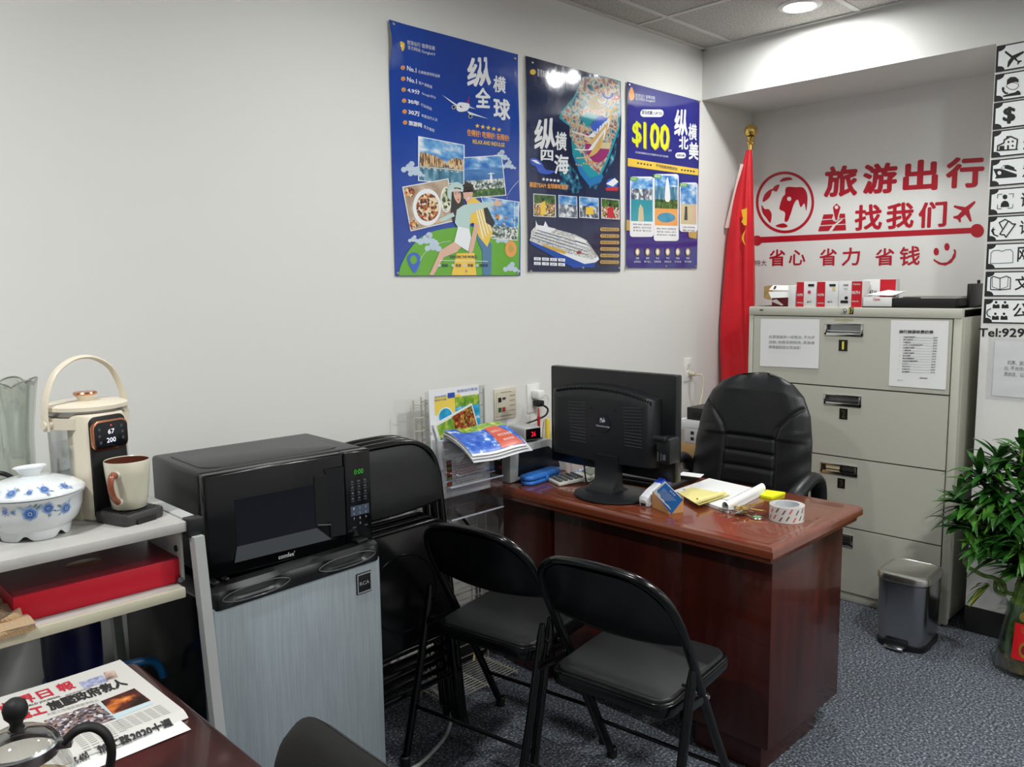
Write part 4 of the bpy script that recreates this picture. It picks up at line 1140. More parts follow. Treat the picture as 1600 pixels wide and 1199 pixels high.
# small flat carton with papers on it
pl, pr = onx(*zt(1222, 385), XT), onx(*zt(1550, 388), XT)
t = thing('flat_carton', 'low white carton lying before the wide toner carton', 'carton', (XT, (pl.y + pr.y) / 2, CZ))
ztop = onx(*zt(1380, 288), XT).z
mb = MB(); mb.box((XT + 0.04, (pl.y + pr.y) / 2, (CZ + 0.005 + ztop) / 2), (0.08, pl.y - pr.y, ztop - CZ - 0.005), CARD, 0.001); mb.build('box', t, world=True)
mb = MB(); mb.box((XT + 0.036, (pl.y + pr.y) / 2, CZ + 0.0025), (0.08, pl.y - pr.y, 0.005), BLACKSAT); mb.build('base_tray', t, world=True)
mb = MB(); q0, q1 = onx(*zt(1338, 326), XT - 0.001), onx(*zt(1418, 326), XT - 0.001); mb.text('Canon', q0, q1, (0, 0, 0.012), REDINK, 0.03); mb.build('lettering', t, 0, world=True)
mb = MB()
pa = [onx(*zt(1235, 278), XT + 0.01), onx(*zt(1570, 268), XT + 0.0), onx(*zt(1690, 220), XT + 0.09), onx(*zt(1480, 225), XT + 0.085)]
for k in range(3):
    mb.grid(lambda u, v: (pa[0].lerp(pa[1], u)).lerp(pa[3].lerp(pa[2], u), v) + Vector((0, -0.006 * k, 0.0022 * k + 0.004 * math.sin(u * 4 + k))), 8, 4, PAPER)
tag(mb.build('loose_papers'), 'loose white papers lying over the low white carton', 'paper')
# opened carton at the left
t = thing('open_carton', 'torn open white and dark red carton at the left end of cabinet', 'carton', (XT + 0.05, 1.93, CZ))
def zy(x, y, xx=XT): return onx(*zt(x, y), xx)
a, b = zy(165, 380), zy(462, 380)
mb = MB()
mb.box((XT + 0.08, (a.y + b.y) / 2, CZ + 0.025), (0.12, a.y - b.y, 0.05), DCARD, 0.001)
mb.box((XT + 0.05, b.y + 0.02, CZ + 0.05), (0.11, 0.034, 0.10), CARD, 0.002); mb.build('box', t, world=True)
mb = MB(); mb.poly([zy(100, 165, XT + .12), zy(200, 150, XT + .12), zy(205, 300, XT + .1), zy(165, 320, XT + .1), zy(98, 300, XT + .12)], KRAFT); mb.build('kraft_flap', t, 0, world=True)
mb = MB()
mb.grid(lambda u, v: zy(200 + 250 * u - 45 * v, 150 + 5 * u + 55 * v, XT + 0.08 - 0.07 * v), 6, 4, CARD)
mb.grid(lambda u, v: zy(150 + 255 * u + 30 * v, 228 - 10 * u + 70 * v, XT + 0.012 - 0.01 * v), 6, 4, CARD)
mb.build('flap', t, 20, world=True)
mb = MB(); mb.poly([zy(205, 196, XT + 0.02), zy(228, 196, XT + 0.02), zy(243, 160, XT + 0.055), zy(222, 160, XT + 0.055)], INK); mb.poly([zy(170, 330), zy(240, 310), zy(320, 375), (zy(300, 384))], mat('grey_card', (190, 184, 178), .6)); mb.build('printed_mark', t, 0, world=True)
# black tray (document scanner tray) at the right
t = thing('paper_tray', 'shallow black paper tray with raised hinge at the right end of cabinet', 'tray', (XT + 0.1, 1.3, CZ))
n8 = lambda x, y: (1380 + x / 10, 440 + y / 10)
a, b = onx(*n8(125, 385), XT), onx(*n8(1165, 385), XT)
z1_ = onx(*n8(600, 262), XT).z
mb = MB()
mb.box((XT + 0.16, (a.y + b.y) / 2, CZ + 0.006), (0.32, a.y - b.y, 0.012), BLACKMATT, 0.003)
mb.box((XT + 0.006, (a.y + b.y) / 2, (CZ + z1_) / 2), (0.012, a.y - b.y, z1_ - CZ), BLACKMATT, 0.003)
mb.box((XT + 0.16, a.y - 0.006, (CZ + z1_) / 2), (0.32, 0.012, z1_ - CZ), BLACKMATT, 0.003)
mb.box((XT + 0.16, b.y + 0.006, (CZ + z1_) / 2), (0.32, 0.012, z1_ - CZ), BLACKMATT, 0.003)
mb.build('tray_body', t, world=True)
mb = MB(); mb.box((XT + 0.2, (a.y + b.y) / 2, z1_ + 0.003), (0.22, a.y - b.y - 0.03, 0.004), mat('tray_grey', (140, 134, 128), 0.4)); mb.build('cover_plate', t, world=True)
mb = MB(); q = onx(*n8(1300, 230), XT + 0.16)
mb.box((XT + 0.22, b.y - 0.003, CZ + 0.05), (0.2, 0.014, 0.1), BLACKSAT, 0.004); mb.cyl((XT + 0.26, b.y, CZ + 0.1), (XT + 0.26, b.y, CZ + 0.115), 0.006, BLACKSAT)
mb.build('hinge_arm', t, world=True)

# ================================================================== FLAG
FX, FY = 3.95, 2.205
t = thing('flag', 'red flag hanging furled from a pole with golden ball in the corner', 'flag', (FX, FY, 0))
mb = MB(); mb.cyl((FX, FY, 0.03), (FX, FY, 2.2), 0.011, mat('pole_white', (200, 196, 186), 0.35)); mb.build('pole', t, world=True)
mb = MB(); mb.ball((FX, FY, 2.247), 0.034, BRASS); mb.lathe([(0.011, -0.06), (0.02, -0.055), (0.022, -0.045), (0.012, -0.038), (0.014, -0.03), (0.024, -0.02)], BRASS, (FX, FY, 2.235)); mb.cyl((FX, FY, 2.15), (FX, FY, 2.18), 0.013, BRASS)
mb.build('finial', t, world=True)
mb = MB(); mb.lathe([(0.012, 0.03), (0.09, 0.025), (0.11, 0.0), (1e-4, 0.0)], BLACKSAT, (FX, FY, 0)); mb.build('base', t, world=True)
FRED = ramp_mat('flag_red', [(0.3, (190, 14, 28)), (0.7, (214, 22, 36))], 6, rough=0.42)
prof = [(2.15, 0.004, 0.002, 0.010), (2.05, 0.035, 0.006, 0.022), (1.9, 0.075, 0.012, 0.03), (1.7, 0.11, 0.02, 0.04), (1.45, 0.14, 0.03, 0.05), (1.25, 0.165, 0.035, 0.055), (1.1, 0.18, 0.04, 0.05), (0.95, 0.17, 0.04, 0.055), (0.8, 0.16, 0.035, 0.05)]
def flag(u, v):
    s = v * (len(prof) - 1); i = min(int(s), len(prof) - 2); f = s - i
    z, wl, wr, dp = [prof[i][k] + (prof[i + 1][k] - prof[i][k]) * f for k in range(4)]
    a = 2 * math.pi * u
    fold = 1 + 0.30 * math.sin(5 * a + v * 3) * min(1, v * 2) + 0.12 * math.sin(9 * a + v * 9)
    cy = FY + (wl - wr) / 2; ry = (wl + wr) / 2 + 0.012
    y = min(cy + ry * math.cos(a) * (0.9 + 0.1 * fold), YW - 0.012)
    return Vector((FX - 0.01 + dp * math.sin(a) * fold, y, z))
mb = MB(); mb.grid(flag, 72, 40, FRED, closed_u=True); mb.build('cloth', t, 80, world=True)
mb = MB()
mb.grid(lambda u, v: Vector((FX - 0.02 - 0.018 * u, min(FY + 0.014 + 0.02 * u + 0.085 * v, YW - 0.01), 2.08 - 0.32 * v)), 3, 14, mat('flag_hem', (222, 196, 190), 0.6))
mb.build('hem', t, 80, world=True)
mb = MB(); EM = mat('flag_yellow', (232, 176, 40), 0.5)
E1 = [(1.852, 0.0), (1.845, 0.022), (1.80, 0.012), (1.785, 0.02), (1.765, 0.004)]
pts = [Vector((FX - 0.062, FY - 0.012 + y, z)) for z, y in E1] + [Vector((FX - 0.058, FY - 0.02, 1.765)), Vector((FX - 0.058, FY - 0.02, 1.852))]
mb.poly(pts, EM)
mb.grid(lambda u, v: Vector((FX - 0.062, FY - 0.02 + (0.012 + 0.012 * v) * math.sin(math.pi * u), 1.745 - 0.085 * u)), 10, 2, EM)
mb.build('yellow_emblem', t, 0, world=True)

# ================================================================== DESK
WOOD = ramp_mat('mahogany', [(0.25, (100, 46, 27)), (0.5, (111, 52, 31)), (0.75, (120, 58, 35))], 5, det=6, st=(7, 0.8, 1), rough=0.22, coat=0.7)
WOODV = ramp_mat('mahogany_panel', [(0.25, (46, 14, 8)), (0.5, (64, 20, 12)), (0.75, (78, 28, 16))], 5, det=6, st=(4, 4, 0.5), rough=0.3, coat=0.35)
DX0, DX1, DY0, DY1, DZ = 2.04, 2.645, 1.045, 2.262, 0.75
desk = thing('office_desk', 'glossy mahogany office desk with a moulded top edge', 'desk', (2.34, 1.65, 0))
mb = MB()
cx, cy = (DX0 + DX1) / 2, (DY0 + DY1) / 2
def edge_ring(inset, z): return [(DX0 + inset, DY0 + inset, z), (DX1 - inset, DY0 + inset, z), (DX1 - inset, DY1 - inset, z), (DX0 + inset, DY1 - inset, z)]
rings = [edge_ring(0.03, 0.697), edge_ring(0.014, 0.699), edge_ring(0.012, 0.713), edge_ring(0.006, 0.717), edge_ring(0.0, 0.719), edge_ring(0.0, 0.736), edge_ring(0.003, 0.743), edge_ring(0.010, 0.7485), edge_ring(0.030, 0.7500), edge_ring(0.034, 0.7490), edge_ring(0.038, 0.7500)]
mb.loft(rings, WOOD)
mb.build('desk_top', desk, 30, world=True)
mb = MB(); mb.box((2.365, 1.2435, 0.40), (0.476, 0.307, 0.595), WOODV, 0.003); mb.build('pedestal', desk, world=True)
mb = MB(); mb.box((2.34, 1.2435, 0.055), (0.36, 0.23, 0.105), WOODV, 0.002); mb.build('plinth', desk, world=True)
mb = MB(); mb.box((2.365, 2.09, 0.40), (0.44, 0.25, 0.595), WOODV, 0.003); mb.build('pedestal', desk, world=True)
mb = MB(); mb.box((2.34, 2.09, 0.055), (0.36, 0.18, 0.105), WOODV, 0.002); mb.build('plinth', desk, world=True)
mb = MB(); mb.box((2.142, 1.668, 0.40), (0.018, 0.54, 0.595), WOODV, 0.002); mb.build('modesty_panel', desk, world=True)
BR2 = mat('drawer_edge', (150, 112, 66), 0.35, metal=0.6)
for z0, z1_ in ((0.11, 0.285), (0.30, 0.48), (0.495, 0.68)):
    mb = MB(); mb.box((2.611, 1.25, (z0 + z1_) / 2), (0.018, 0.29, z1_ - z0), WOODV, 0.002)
    mb.box((2.6115, 1.1028, (z0 + z1_) / 2), (0.016, 0.005, z1_ - z0 - 0.004), BR2)
    dr = mb.build('drawer', desk, world=True)
    mb = MB(); mb.tube([(2.62, 1.2, (z0 + z1_) / 2), (2.638, 1.21, (z0 + z1_) / 2), (2.638, 1.29, (z0 + z1_) / 2), (2.62, 1.3, (z0 + z1_) / 2)], 0.004, BRASS); mb.build('handle', dr, world=True)

# ------------------------------------------------------------------ monitor
MBK = mat('monitor_black', (24, 27, 29), 0.42, bump=(500, 0.05, 0.001)); MGL = mat('monitor_gloss', (15, 17, 19), 0.3)
SLOT = mat('slot_grey', (70, 74, 78), 0.4)
t = thing('computer_monitor', 'black widescreen computer monitor seen from behind on the desk', 'monitor', (2.21, 1.73, DZ))
XM = 2.262
yl, yr, zb, zt_ = 2.068, 1.512, 0.815, 1.176
mb = MB(); mb.box((XM + 0.018, (yl + yr) / 2, (zb + zt_) / 2), (0.036, yl - yr, zt_ - zb), MGL, 0.006); mb.build('panel', t, world=True)
mb = MB(); mb.box((XM + 0.0365, (yl + yr) / 2, (zb + zt_) / 2), (0.002, yl - yr - 0.05, zt_ - zb - 0.06), mat('screen_glass', (14, 15, 18), 0.15)); mb.build('screen', t, world=True)
mb = MB()
HZ = lambda y: 1.128 - 0.028 * abs((y - 1.81) / 0.22) ** 2.2
def hring(x, ins, top):
    ya, yb_ = 2.035 - ins, 1.572 + ins
    pts = []
    n = 14
    for k in range(n + 1):
        y = ya + (yb_ - ya) * k / n
        pts.append(Vector((x, y, HZ(y) - top)))
    pts += [Vector((x, yb_, 0.93)), Vector((x, yb_ + 0.002, 0.862)), Vector((x, (ya + yb_) / 2, 0.856)), Vector((x, ya - 0.002, 0.862)), Vector((x, ya, 0.95))]
    return pts
mb.loft([hring(XM + 0.002, 0, 0), hring(XM - 0.022, 0.003, 0.004), hring(XM - 0.036, 0.012, 0.012), hring(XM - 0.044, 0.026, 0.028), hring(XM - 0.046, 0.05, 0.05)], MBK)
mb.build('rear_housing', t, 50, world=True)
XH = XM - 0.0468
for blk in ((888, 914, 628), (973, 1002, 637)):
    mb = MB()
    for k in range(13):
        x0, x1, y = blk[0] + k * 0.25, blk[1] + k * 0.08, blk[2] + k * 5.05
        nd = 7 if k < 8 else 1
        for j in range(nd):
            a = onx(x0 + (x1 - x0) * (j + (0.12 if nd > 1 else 0)) / nd, y + 1.2 * j / nd, XH); b = onx(x0 + (x1 - x0) * (j + (0.82 if nd > 1 else 1)) / nd, y + 1.2 * (j + 1) / nd, XH)
            mb.box((XH, (a.y + b.y) / 2, (a.z + b.z) / 2), (0.0014, abs(a.y - b.y), 0.0022), SLOT)
    mb.build('vent_block', t, 0, world=True)
mb = MB()
for k in range(42):
    y = 2.0 - 0.415 * k / 41
    z = HZ(y) - 0.017
    mb.box((XM - 0.039, y, z), (0.008, 0.0028, 0.014), mat('slot_dark', (8, 9, 10), 0.6), ry=-40)
mb.build('vent', t, 0, world=True)
mb = MB()
c = onx(942, 662, XH)
mb.cyl((XH - 0.002, c.y, c.z), (XH + 0.01, c.y, c.z), 0.033, mat('logo_disc', (16, 18, 19), 0.35), n=40)
a, b = onx(931, 667, XH - 0.003), onx(953, 670, XH - 0.003)
LOGO = mat('logo_grey', (190, 194, 196), 0.4)
mb.text('Gateway', a, b, (0, 0, 0.0085), LOGO, 0.02)
lc = lambda x, y: onx(938 + x, 653 + y, XH - 0.003)
for pts in ([(0, 0), (3, 1), (2, 4), (-1, 4)], [(1.5, 4), (6, 2), (8, 6), (3, 8)], [(-1, 5), (1.4, 6.5), (-0.5, 8)], [(4, -0.2), (6.5, 0.6), (5.2, 1.6)]):
    mb.poly([lc(*p) for p in pts], LOGO)
mb.build('logo', t, 0, world=True)
mb = MB()
for p in ((924, 638), (961, 642), (924, 682), (960, 688)):
    q = onx(*p, XH); mb.cyl((XH - 0.0006, q.y, q.z), (XH + 0.003, q.y, q.z), 0.0035, mat('slot_dark', (8, 9, 10), 0.6), n=12)
mb.build('screw', t, 0, world=True)
mb = MB()
q0, q1 = onx(884, 698, XM), onx(912, 712, XM); mb.box((XM - 0.0006, (q0.y + q1.y) / 2, (q0.z + q1.z) / 2), (0.001, q0.y - q1.y, q0.z - q1.z - 0.006), mat('rating_label', (150, 152, 148), 0.5)); mb.build('rating_label', t, 0, world=True)
# neck and base
BX, BY = 2.20, 1.725
mb = MB()
def nring(z, x, hw, hd): return [Vector((x + sx * hd, BY + 0.035 + sy * hw, z)) for sx, sy in ((-1, -1), (1, -1), (1, 1), (-1, 1))]
mb.loft([nring(0.764, BX + 0.01, 0.058, 0.05), nring(0.775, BX + 0.012, 0.05, 0.03), nring(0.80, BX + 0.02, 0.047, 0.018), nring(0.86, BX + 0.022, 0.048, 0.018), nring(0.885, BX + 0.022, 0.044, 0.02)], MBK)
mb.box((BX + 0.045, BY + 0.035, 0.872), (0.05, 0.08, 0.03), MBK, 0.004)
mb.build('neck', t, 40, world=True)
mb = MB(); mb.lathe([(1e-4, 0.0), (0.122, 0.0), (0.128, 0.004), (0.127, 0.009), (0.1, 0.013), (1e-4, 0.016)], MBK, (BX, BY, DZ), n=56, sy=1.08); mb.build('base', t, world=True)
mb = MB()
q0 = onx(1022, 684, XM - 0.05); q1 = onx(1055, 728, XM - 0.05)
mb.box((XM - 0.03, (q0.y + q1.y) / 2, (q0.z + q1.z) / 2 + 0.003), (0.06, 0.055, 0.085), MBK, 0.006)
mb.box((XM - 0.064, (q0.y + q1.y) / 2 + 0.01, q0.z + 0.002), (0.02, 0.05, 0.02), MBK, 0.006)
PL = mat('port_grey', (120, 124, 128), 0.3, metal=0.5)
for k, w_ in ((0, 0.003), (1, 0.003), (2, 0.01)): mb.box((XM - 0.061, (q0.y + q1.y) / 2 + 0.018 - 0.012 * k, (q0.z + q1.z) / 2 - 0.018), (0.003, w_, 0.03 - 0.006 * k), PL)
mb.build('port_block', t, world=True)
mb = MB(); mb.tube(catmull([(XM - 0.01, 1.9, 0.845), (XM - 0.02, 1.885, 0.80), (XM - 0.015, 1.88, 0.762), (XM + 0.05, 1.9, 0.754)], 6), 0.003, BLACKSAT); mb.build('cable', t, world=True)

# ------------------------------------------------------------------ receipt printer, clock, case, calculator
PSIL = mat('printer_silver', (158, 160, 160), 0.4); PDK = mat('printer_dark', (24, 25, 28), 0.4)
t = thing('label_printer', 'silver and black label printer beside the acrylic brochure holder', 'printer', (2.22, 2.19, DZ))
px_ = 2.075; py_ = 2.105
prof = [(2.078, 0.752), (2.395, 0.752), (2.393, 0.765), (2.318, 0.876), (2.295, 0.888), (2.078, 0.882)]
def side(y0, y1, prof, m, mb, bev=0.004):
    M = Matrix(((1, 0, 0, 0), (0, 0, -1, y1), (0, 1, 0, 0), (0, 0, 0, 1)))
    mb.prism([(p[0], p[1]) for p in prof], y1 - y0, m, M=M, bev=bev)
mb = MB(); side(py_, py_ + 0.045, prof, PSIL, mb); mb.build('side_frame', t, 40, world=True)
mb = MB(); side(py_ + 0.045, 2.28, [(p[0] if p[0] > 2.1 else p[0] + 0.004, p[1] - (0.006 if p[1] > 0.88 else 0)) for p in prof], PDK, mb, 0.006); mb.build('body', t, 40, world=True)
mb = MB(); side(py_ - 0.002, py_ + 0.01, [(2.118, 0.768), (2.352, 0.768), (2.348, 0.785), (2.302, 0.852), (2.284, 0.862), (2.124, 0.858)], mat('printer_window', (22, 24, 28), 0.25), mb, 0.003); mb.build('side_panel', t, 40, world=True)
mb = MB()
for k in range(6): mb.box((px_ - 0.001, 2.14 + 0.022 * k, 0.865), (0.006, 0.014, 0.012), mat('slot_dark', (8, 9, 10), .6))
mb.box((px_ + 0.001, 2.17, 0.838), (0.004, 0.03, 0.016), mat('rating_label', (150, 152, 148), .5)); mb.box((px_ + 0.001, 2.155, 0.805), (0.004, 0.012, 0.01), mat('label_red', (170, 40, 50), .5))
mb.build('port_panel', t, 0, world=True)
mb = MB(); mb.box((2.20, 2.2, 0.886), (0.17, 0.14, 0.012), mat('smoke_lid', (66, 68, 70), 0.2), 0.004); mb.build('lid', t, world=True)
# clock
qc = ony(838, 700, 2.10)
t = thing('digital_clock', 'small grey digital clock with red digits on the label printer', 'clock', (2.22, 2.17, 0.892))
mb = MB()
MC = TR(2.222, 2.17, 0.8925, rz=-10)
mb.box((0, 0.0, 0.025), (0.078, 0.115, 0.050), mat('clock_grey', (172, 174, 172), 0.45), 0.009, 3, M=MC); mb.build('case', t, world=True)
mb = MB(); mb.box((0, -0.0575, 0.025), (0.068, 0.002, 0.041), mat('clock_face', (16, 12, 14), 0.2), 0.004, M=MC); mb.build('face', t, world=True)
mb = MB(); RDG = mat('red_digit', (255, 30, 60), 0.5, emit=(255, 20, 50), es=1.6)
mb.M = MC; mb.text('26', (-0.010, -0.0595, 0.016), (0.010, -0.0595, 0.016), (0, 0, 0.018), RDG, 0.0); mb.build('digit_display', t, 0, world=True)
# blue case
t = thing('glasses_case', 'blue plastic glasses case lying in front of the label printer', 'case', (2.19, 2.055, DZ), 5)
BLU2 = mat('blue_plastic', (52, 120, 206), 0.35)
mb = MB()
for z0, z1_, s in ((0, 0.017, 0.97), (0.0175, 0.036, 1.0)):
    mb.prism([(x * s, y * s) for x, y in rrect(0.205, 0.062, 0.028, 6)], z1_ - z0, BLU2, M=TR(0, 0, z0), bev=0.008, seg=3)
mb.build('shell', t, 40)
mb = MB(); mb.box((0, -0.031, 0.018), (0.02, 0.004, 0.014), BLU2, 0.002); mb.build('latch', t)
# calculator
t = thing('calculator', 'white desk calculator between blue case and monitor base', 'calculator', (2.272, 1.955, DZ), -22)
CW = mat('calc_white', (206, 204, 196), 0.4)
mb = MB(); mb.box((-0.03, 0, 0.012), (0.13, 0.10, 0.012), CW, 0.004, ry=-5); mb.box((0.068, 0, 0.026), (0.075, 0.10, 0.013), CW, 0.004, ry=-22); mb.build('case', t)
mb = MB(); mb.box((0.062, 0, 0.033), (0.034, 0.075, 0.003), mat('lcd', (126, 134, 120), 0.25), ry=-22); mb.build('display', t)
mb = MB(); KEY = mat('calc_key', (78, 80, 82), 0.5)
for i in range(5):
    for j in range(5): mb.box((-0.08 + 0.021 * i, -0.036 + 0.018 * j, 0.0165 + 0.0018 * i), (0.014, 0.013, 0.006), KEY, 0.002, 1)
mb.build('key', t)
# crumpled wrapper, pens, bottles behind
mb = MB(); random.seed(3)
WRP = ramp_mat('wrapper', [(0.4, (226, 230, 236)), (0.5, (60, 100, 190)), (0.6, (220, 226, 236))], 60, rough=0.4)
MW = TR(2.42, 2.0, DZ + 0.002)
mb.grid(lambda u, v: (-0.05 + 0.10 * u, -0.06 + 0.12 * v, 0.002 + 0.028 * abs(math.sin(u * 8 + v * 5) * math.cos(v * 7 - u * 3)) * math.sin(math.pi * u) * math.sin(math.pi * v)), 16, 16, WRP, M=MW)
tag(mb.build('food_wrapper'), 'crumpled blue and white wrapper behind the calculator', 'wrapper')
def standing_bottle(x, y, h, r, label, capm, z0=DZ):
    t = thing('small_bottle', label, 'bottle', (x, y, z0))
    mb = MB(); mb.lathe([(1e-4, 0.001), (r, 0.001), (r, h * 0.65), (r * 0.45, h * 0.82), (r * 0.45, h)], TGLASS, n=20); mb.build('bottle_body', t)
    mb = MB(); mb.lathe([(1e-4, h * 1.12), (r * 0.6, h * 1.12), (r * 0.6, h * 0.9), (1e-4, h * 0.9)], capm, n=16); mb.build('cap', t)
standing_bottle(2.50, 2.245, 0.155, 0.018, 'slim clear bottle standing behind the digital clock', WHITE)
standing_bottle(2.545, 2.235, 0.16, 0.018, 'slim clear bottle next to the monitor, further from clock', WHITE)
t = thing('marker_pen', 'red marker pen standing upright behind the digital clock', 'pen', (2.425, 2.285, DZ))
mb = MB(); mb.cyl((0, 0, 0.0), (0, 0, 0.19), 0.006, mat('pen_red', (180, 30, 40), 0.4)); mb.build('barrel', t)
mb = MB(); mb.cyl((0, 0, 0.19), (0.0, 0, 0.225), 0.0045, mat('pen_tip', (200, 60, 60), 0.4), r2=0.003); mb.build('cap', t)
t = thing('yellow_spool', 'small yellow cap standing behind the clock beside the red pen', 'cap', (2.462, 2.27, DZ))
mb = MB(); mb.lathe([(1e-4, 0.0), (0.011, 0.0), (0.011, 0.17), (0.008, 0.178), (1e-4, 0.18)], mat('spool_yellow', (220, 196, 70), 0.5), n=20); mb.build('cap_body', t)

# ------------------------------------------------------------------ stapler, card box, papers, tape, keys
t = thing('stapler', 'white and blue stapler on the desk beside the monitor base', 'stapler', (2.225, 1.563, DZ), 3)
SW = mat('stapler_white', (214, 216, 220), 0.3); SB = mat('stapler_blue', (40, 76, 190), 0.3)
mb = MB(); mb.prism(rrect(0.15, 0.036, 0.014, 5), 0.014, SW, M=TR(0, 0, 0.0), bev=0.004); mb.build('base', t)
mb = MB(); M = TR(0, 0, 0.026, ry=-17)
def sring(x, z0, z1_, hw): return [Vector((x, y, z)) for y, z in ((-hw, z0), (hw, z0), (hw, z1_ - 0.006), (hw * 0.6, z1_), (-hw * 0.6, z1_), (-hw, z1_ - 0.006))]
mb.loft([sring(-0.078, 0.0, 0.022, 0.013), sring(-0.07, -0.004, 0.032, 0.016), sring(-0.03, -0.002, 0.036, 0.017), sring(0.02, 0.0, 0.035, 0.017)], SW, M=M); mb.build('arm', t, 30)
mb = MB(); mb.loft([sring(0.02, 0.0, 0.037, 0.018), sring(0.06, 0.002, 0.036, 0.018), sring(0.08, 0.006, 0.026, 0.014)], SB, M=M); mb.build('blue_grip', t, 30)
mb = MB(); mb.box((-0.0775, 0, 0.006), (0.004, 0.018, 0.01), BLACKSAT, M=M); mb.box((-0.072, 0, 0.024), (0.004, 0.016, 0.004), BLACKSAT, M=M); mb.build('mouth', t)
t = thing('card_box', 'small kraft card box holding business cards on the desk edge', 'box', (2.178, 1.484, DZ), -22)
KB = mat('kraft_box', (190, 140, 88), 0.7)
mb = MB()
mb.box((0, 0, 0.002), (0.055, 0.095, 0.003), KB); mb.box((-0.027, 0, 0.026), (0.002, 0.095, 0.052), KB); mb.box((0.027, 0, 0.026), (0.002, 0.095, 0.052), KB)
mb.box((0, 0.047, 0.024), (0.055, 0.002, 0.046), KB); mb.box((0, -0.047, 0.018), (0.055, 0.002, 0.036), KB); mb.build('box', t)
CBLUE = mat('card_blue', (44, 118, 196), 0.4)
q = [onx(*p, 2.124) for p in ((1040, 755), (1067, 781), (1049, 804), (1022, 771))]
for k in range(3):
    t2 = MB(); off = Vector((0.0011 * k, 0.003 * k, 0.002 * k)); nx = Vector((-0.0006, 0, 0))
    pts = [p + off for p in q]
    t2.add(pts + [p - nx * 1 for p in pts], [(0, 1, 2, 3), (7, 6, 5, 4), (0, 4, 5, 1), (1, 5, 6, 2), (2, 6, 7, 3), (3, 7, 4, 0)], CBLUE if k == 0 else CARD)
    if k == 0:
        e1 = (q[1] - q[0]); e2 = (q[3] - q[0])
        P_ = lambda a, b: q[0] + e1 * a + e2 * b + Vector((-0.0012, 0, 0))
        t2.text('名片信息', P_(0.36, 0.2), P_(0.68, 0.2), e2 * -0.12, CARD, 0.02)
        for j in range(5): t2.text('旅游签证机票酒店邮轮租车', P_(0.12, 0.38 + 0.1 * j), P_(0.86 - 0.06 * j, 0.38 + 0.1 * j), e2 * -0.06, CARD, 0.0)
        t2.poly([P_(0.0, 0.72), P_(0.1, 0.8), P_(0.22, 0.78), P_(0.35, 0.88), P_(0.5, 0.84), P_(0.62, 0.93), P_(0.8, 0.9), P_(1, 0.97), P_(1, 1), P_(0, 1)], CARD)
    tag(t2.build('business_card', None, 0), ['blue business card leaning foremost in the kraft box', 'white business card behind the foremost blue one', 'rearmost white business card in the kraft box'][k], 'card', 'business cards in the kraft box')
# paper pads
PADW = mat('pad_white', (228, 228, 226), 0.6); PADY = mat('pad_yellow', (226, 214, 140), 0.6)
A_, B_, C_, D_ = onz(1052, 772, DZ), onz(1138, 803, DZ), onz(1196, 772, DZ), onz(1108, 752, DZ)
t = thing('writing_pad', 'white writing pad with its sheets rolled over one edge', 'pad', (A_.x, A_.y, DZ))
mb = MB(); mb.grid(lambda u, v: (A_.lerp(B_, u)).lerp(D_.lerp(C_, u), v) + Vector((0, 0, 0.011)), 2, 2, PADW)
pts = [A_, B_, C_, D_]
mb.add([p + Vector((0, 0, 0.001)) for p in pts] + [p + Vector((0, 0, 0.010)) for p in pts], [(3, 2, 1, 0), (4, 5, 6, 7), (0, 1, 5, 4), (1, 2, 6, 5), (2, 3, 7, 6), (3, 0, 4, 7)], PADW)
mb.build('page_block', t, 0, world=True)
mb = MB()
dirv = (C_ - B_).normalized(); sid = (A_ - B_).normalized()
def roll(u, v):
    an = -math.pi * 0.55 + v * math.pi * 1.75; rr = 0.017 - 0.003 * v
    p = B_ + dirv * ((C_ - B_).length * u) + sid * (0.016)
    return p + sid * (-rr * math.cos(an) ) + Vector((0, 0, 0.019 + rr * math.sin(an)))
mb.grid(roll, 14, 20, PADW); mb.build('rolled_sheet', t, world=True)
mb = MB()
for k in range(9):
    u0 = 0.05 + 0.09 * k
    for j in range(5):
        a = roll(u0, 0.62 + 0.07 * j); b = roll(u0 + 0.055, 0.62 + 0.07 * j); c_ = roll(u0 + 0.055, 0.64 + 0.07 * j); d_ = roll(u0, 0.64 + 0.07 * j)
        n_ = Vector((0, 0, 0.0006)) - sid * 0.0006
        mb.poly([a + n_, b + n_, c_ + n_, d_ + n_], GREYINK)
mb.build('handwriting', t, 0, world=True)
mb = MB(); c0 = D_ + Vector((0, 0, 0.0125)); e1 = (C_ - D_); e2 = (A_ - D_)
t = thing('paper_sheet', 'white printed sheets spread over the writing pad', 'paper', (D_.x, D_.y, DZ + 0.012))
q4 = [onz(1068, 765, DZ + .013), onz(1105, 753, DZ + .013), onz(1160, 768, DZ + .013), onz(1140, 782, DZ + .013)]
for k in range(2): mb.grid(lambda u, v: q4[1].lerp(q4[2], u).lerp(q4[0].lerp(q4[3], u), v) + Vector((0.006 * k, 0.01 * k, 0.001 * (1 - k) + 0.0015 * math.sin(u * 5))), 6, 6, PADW)
mb.build('sheet', t, world=True)
t = thing('yellow_notepad', 'yellow notepad with a curled page beside the white pad', 'pad', (2.3, 1.47, DZ))
q5 = [onz(1060, 772, DZ + .013), onz(1080, 763, DZ + .013), onz(1142, 775, DZ + .013), onz(1092, 792, DZ + .013)]
mb = MB()
mb.grid(lambda u, v: q5[1].lerp(q5[2], u).lerp(q5[0].lerp(q5[3], u), v) + Vector((0, 0, 0.004)), 6, 6, PADY); mb.build('page_block', t, world=True)
mb = MB(); d5 = (q5[2] - q5[3]); s5 = (q5[0] - q5[3]).normalized()
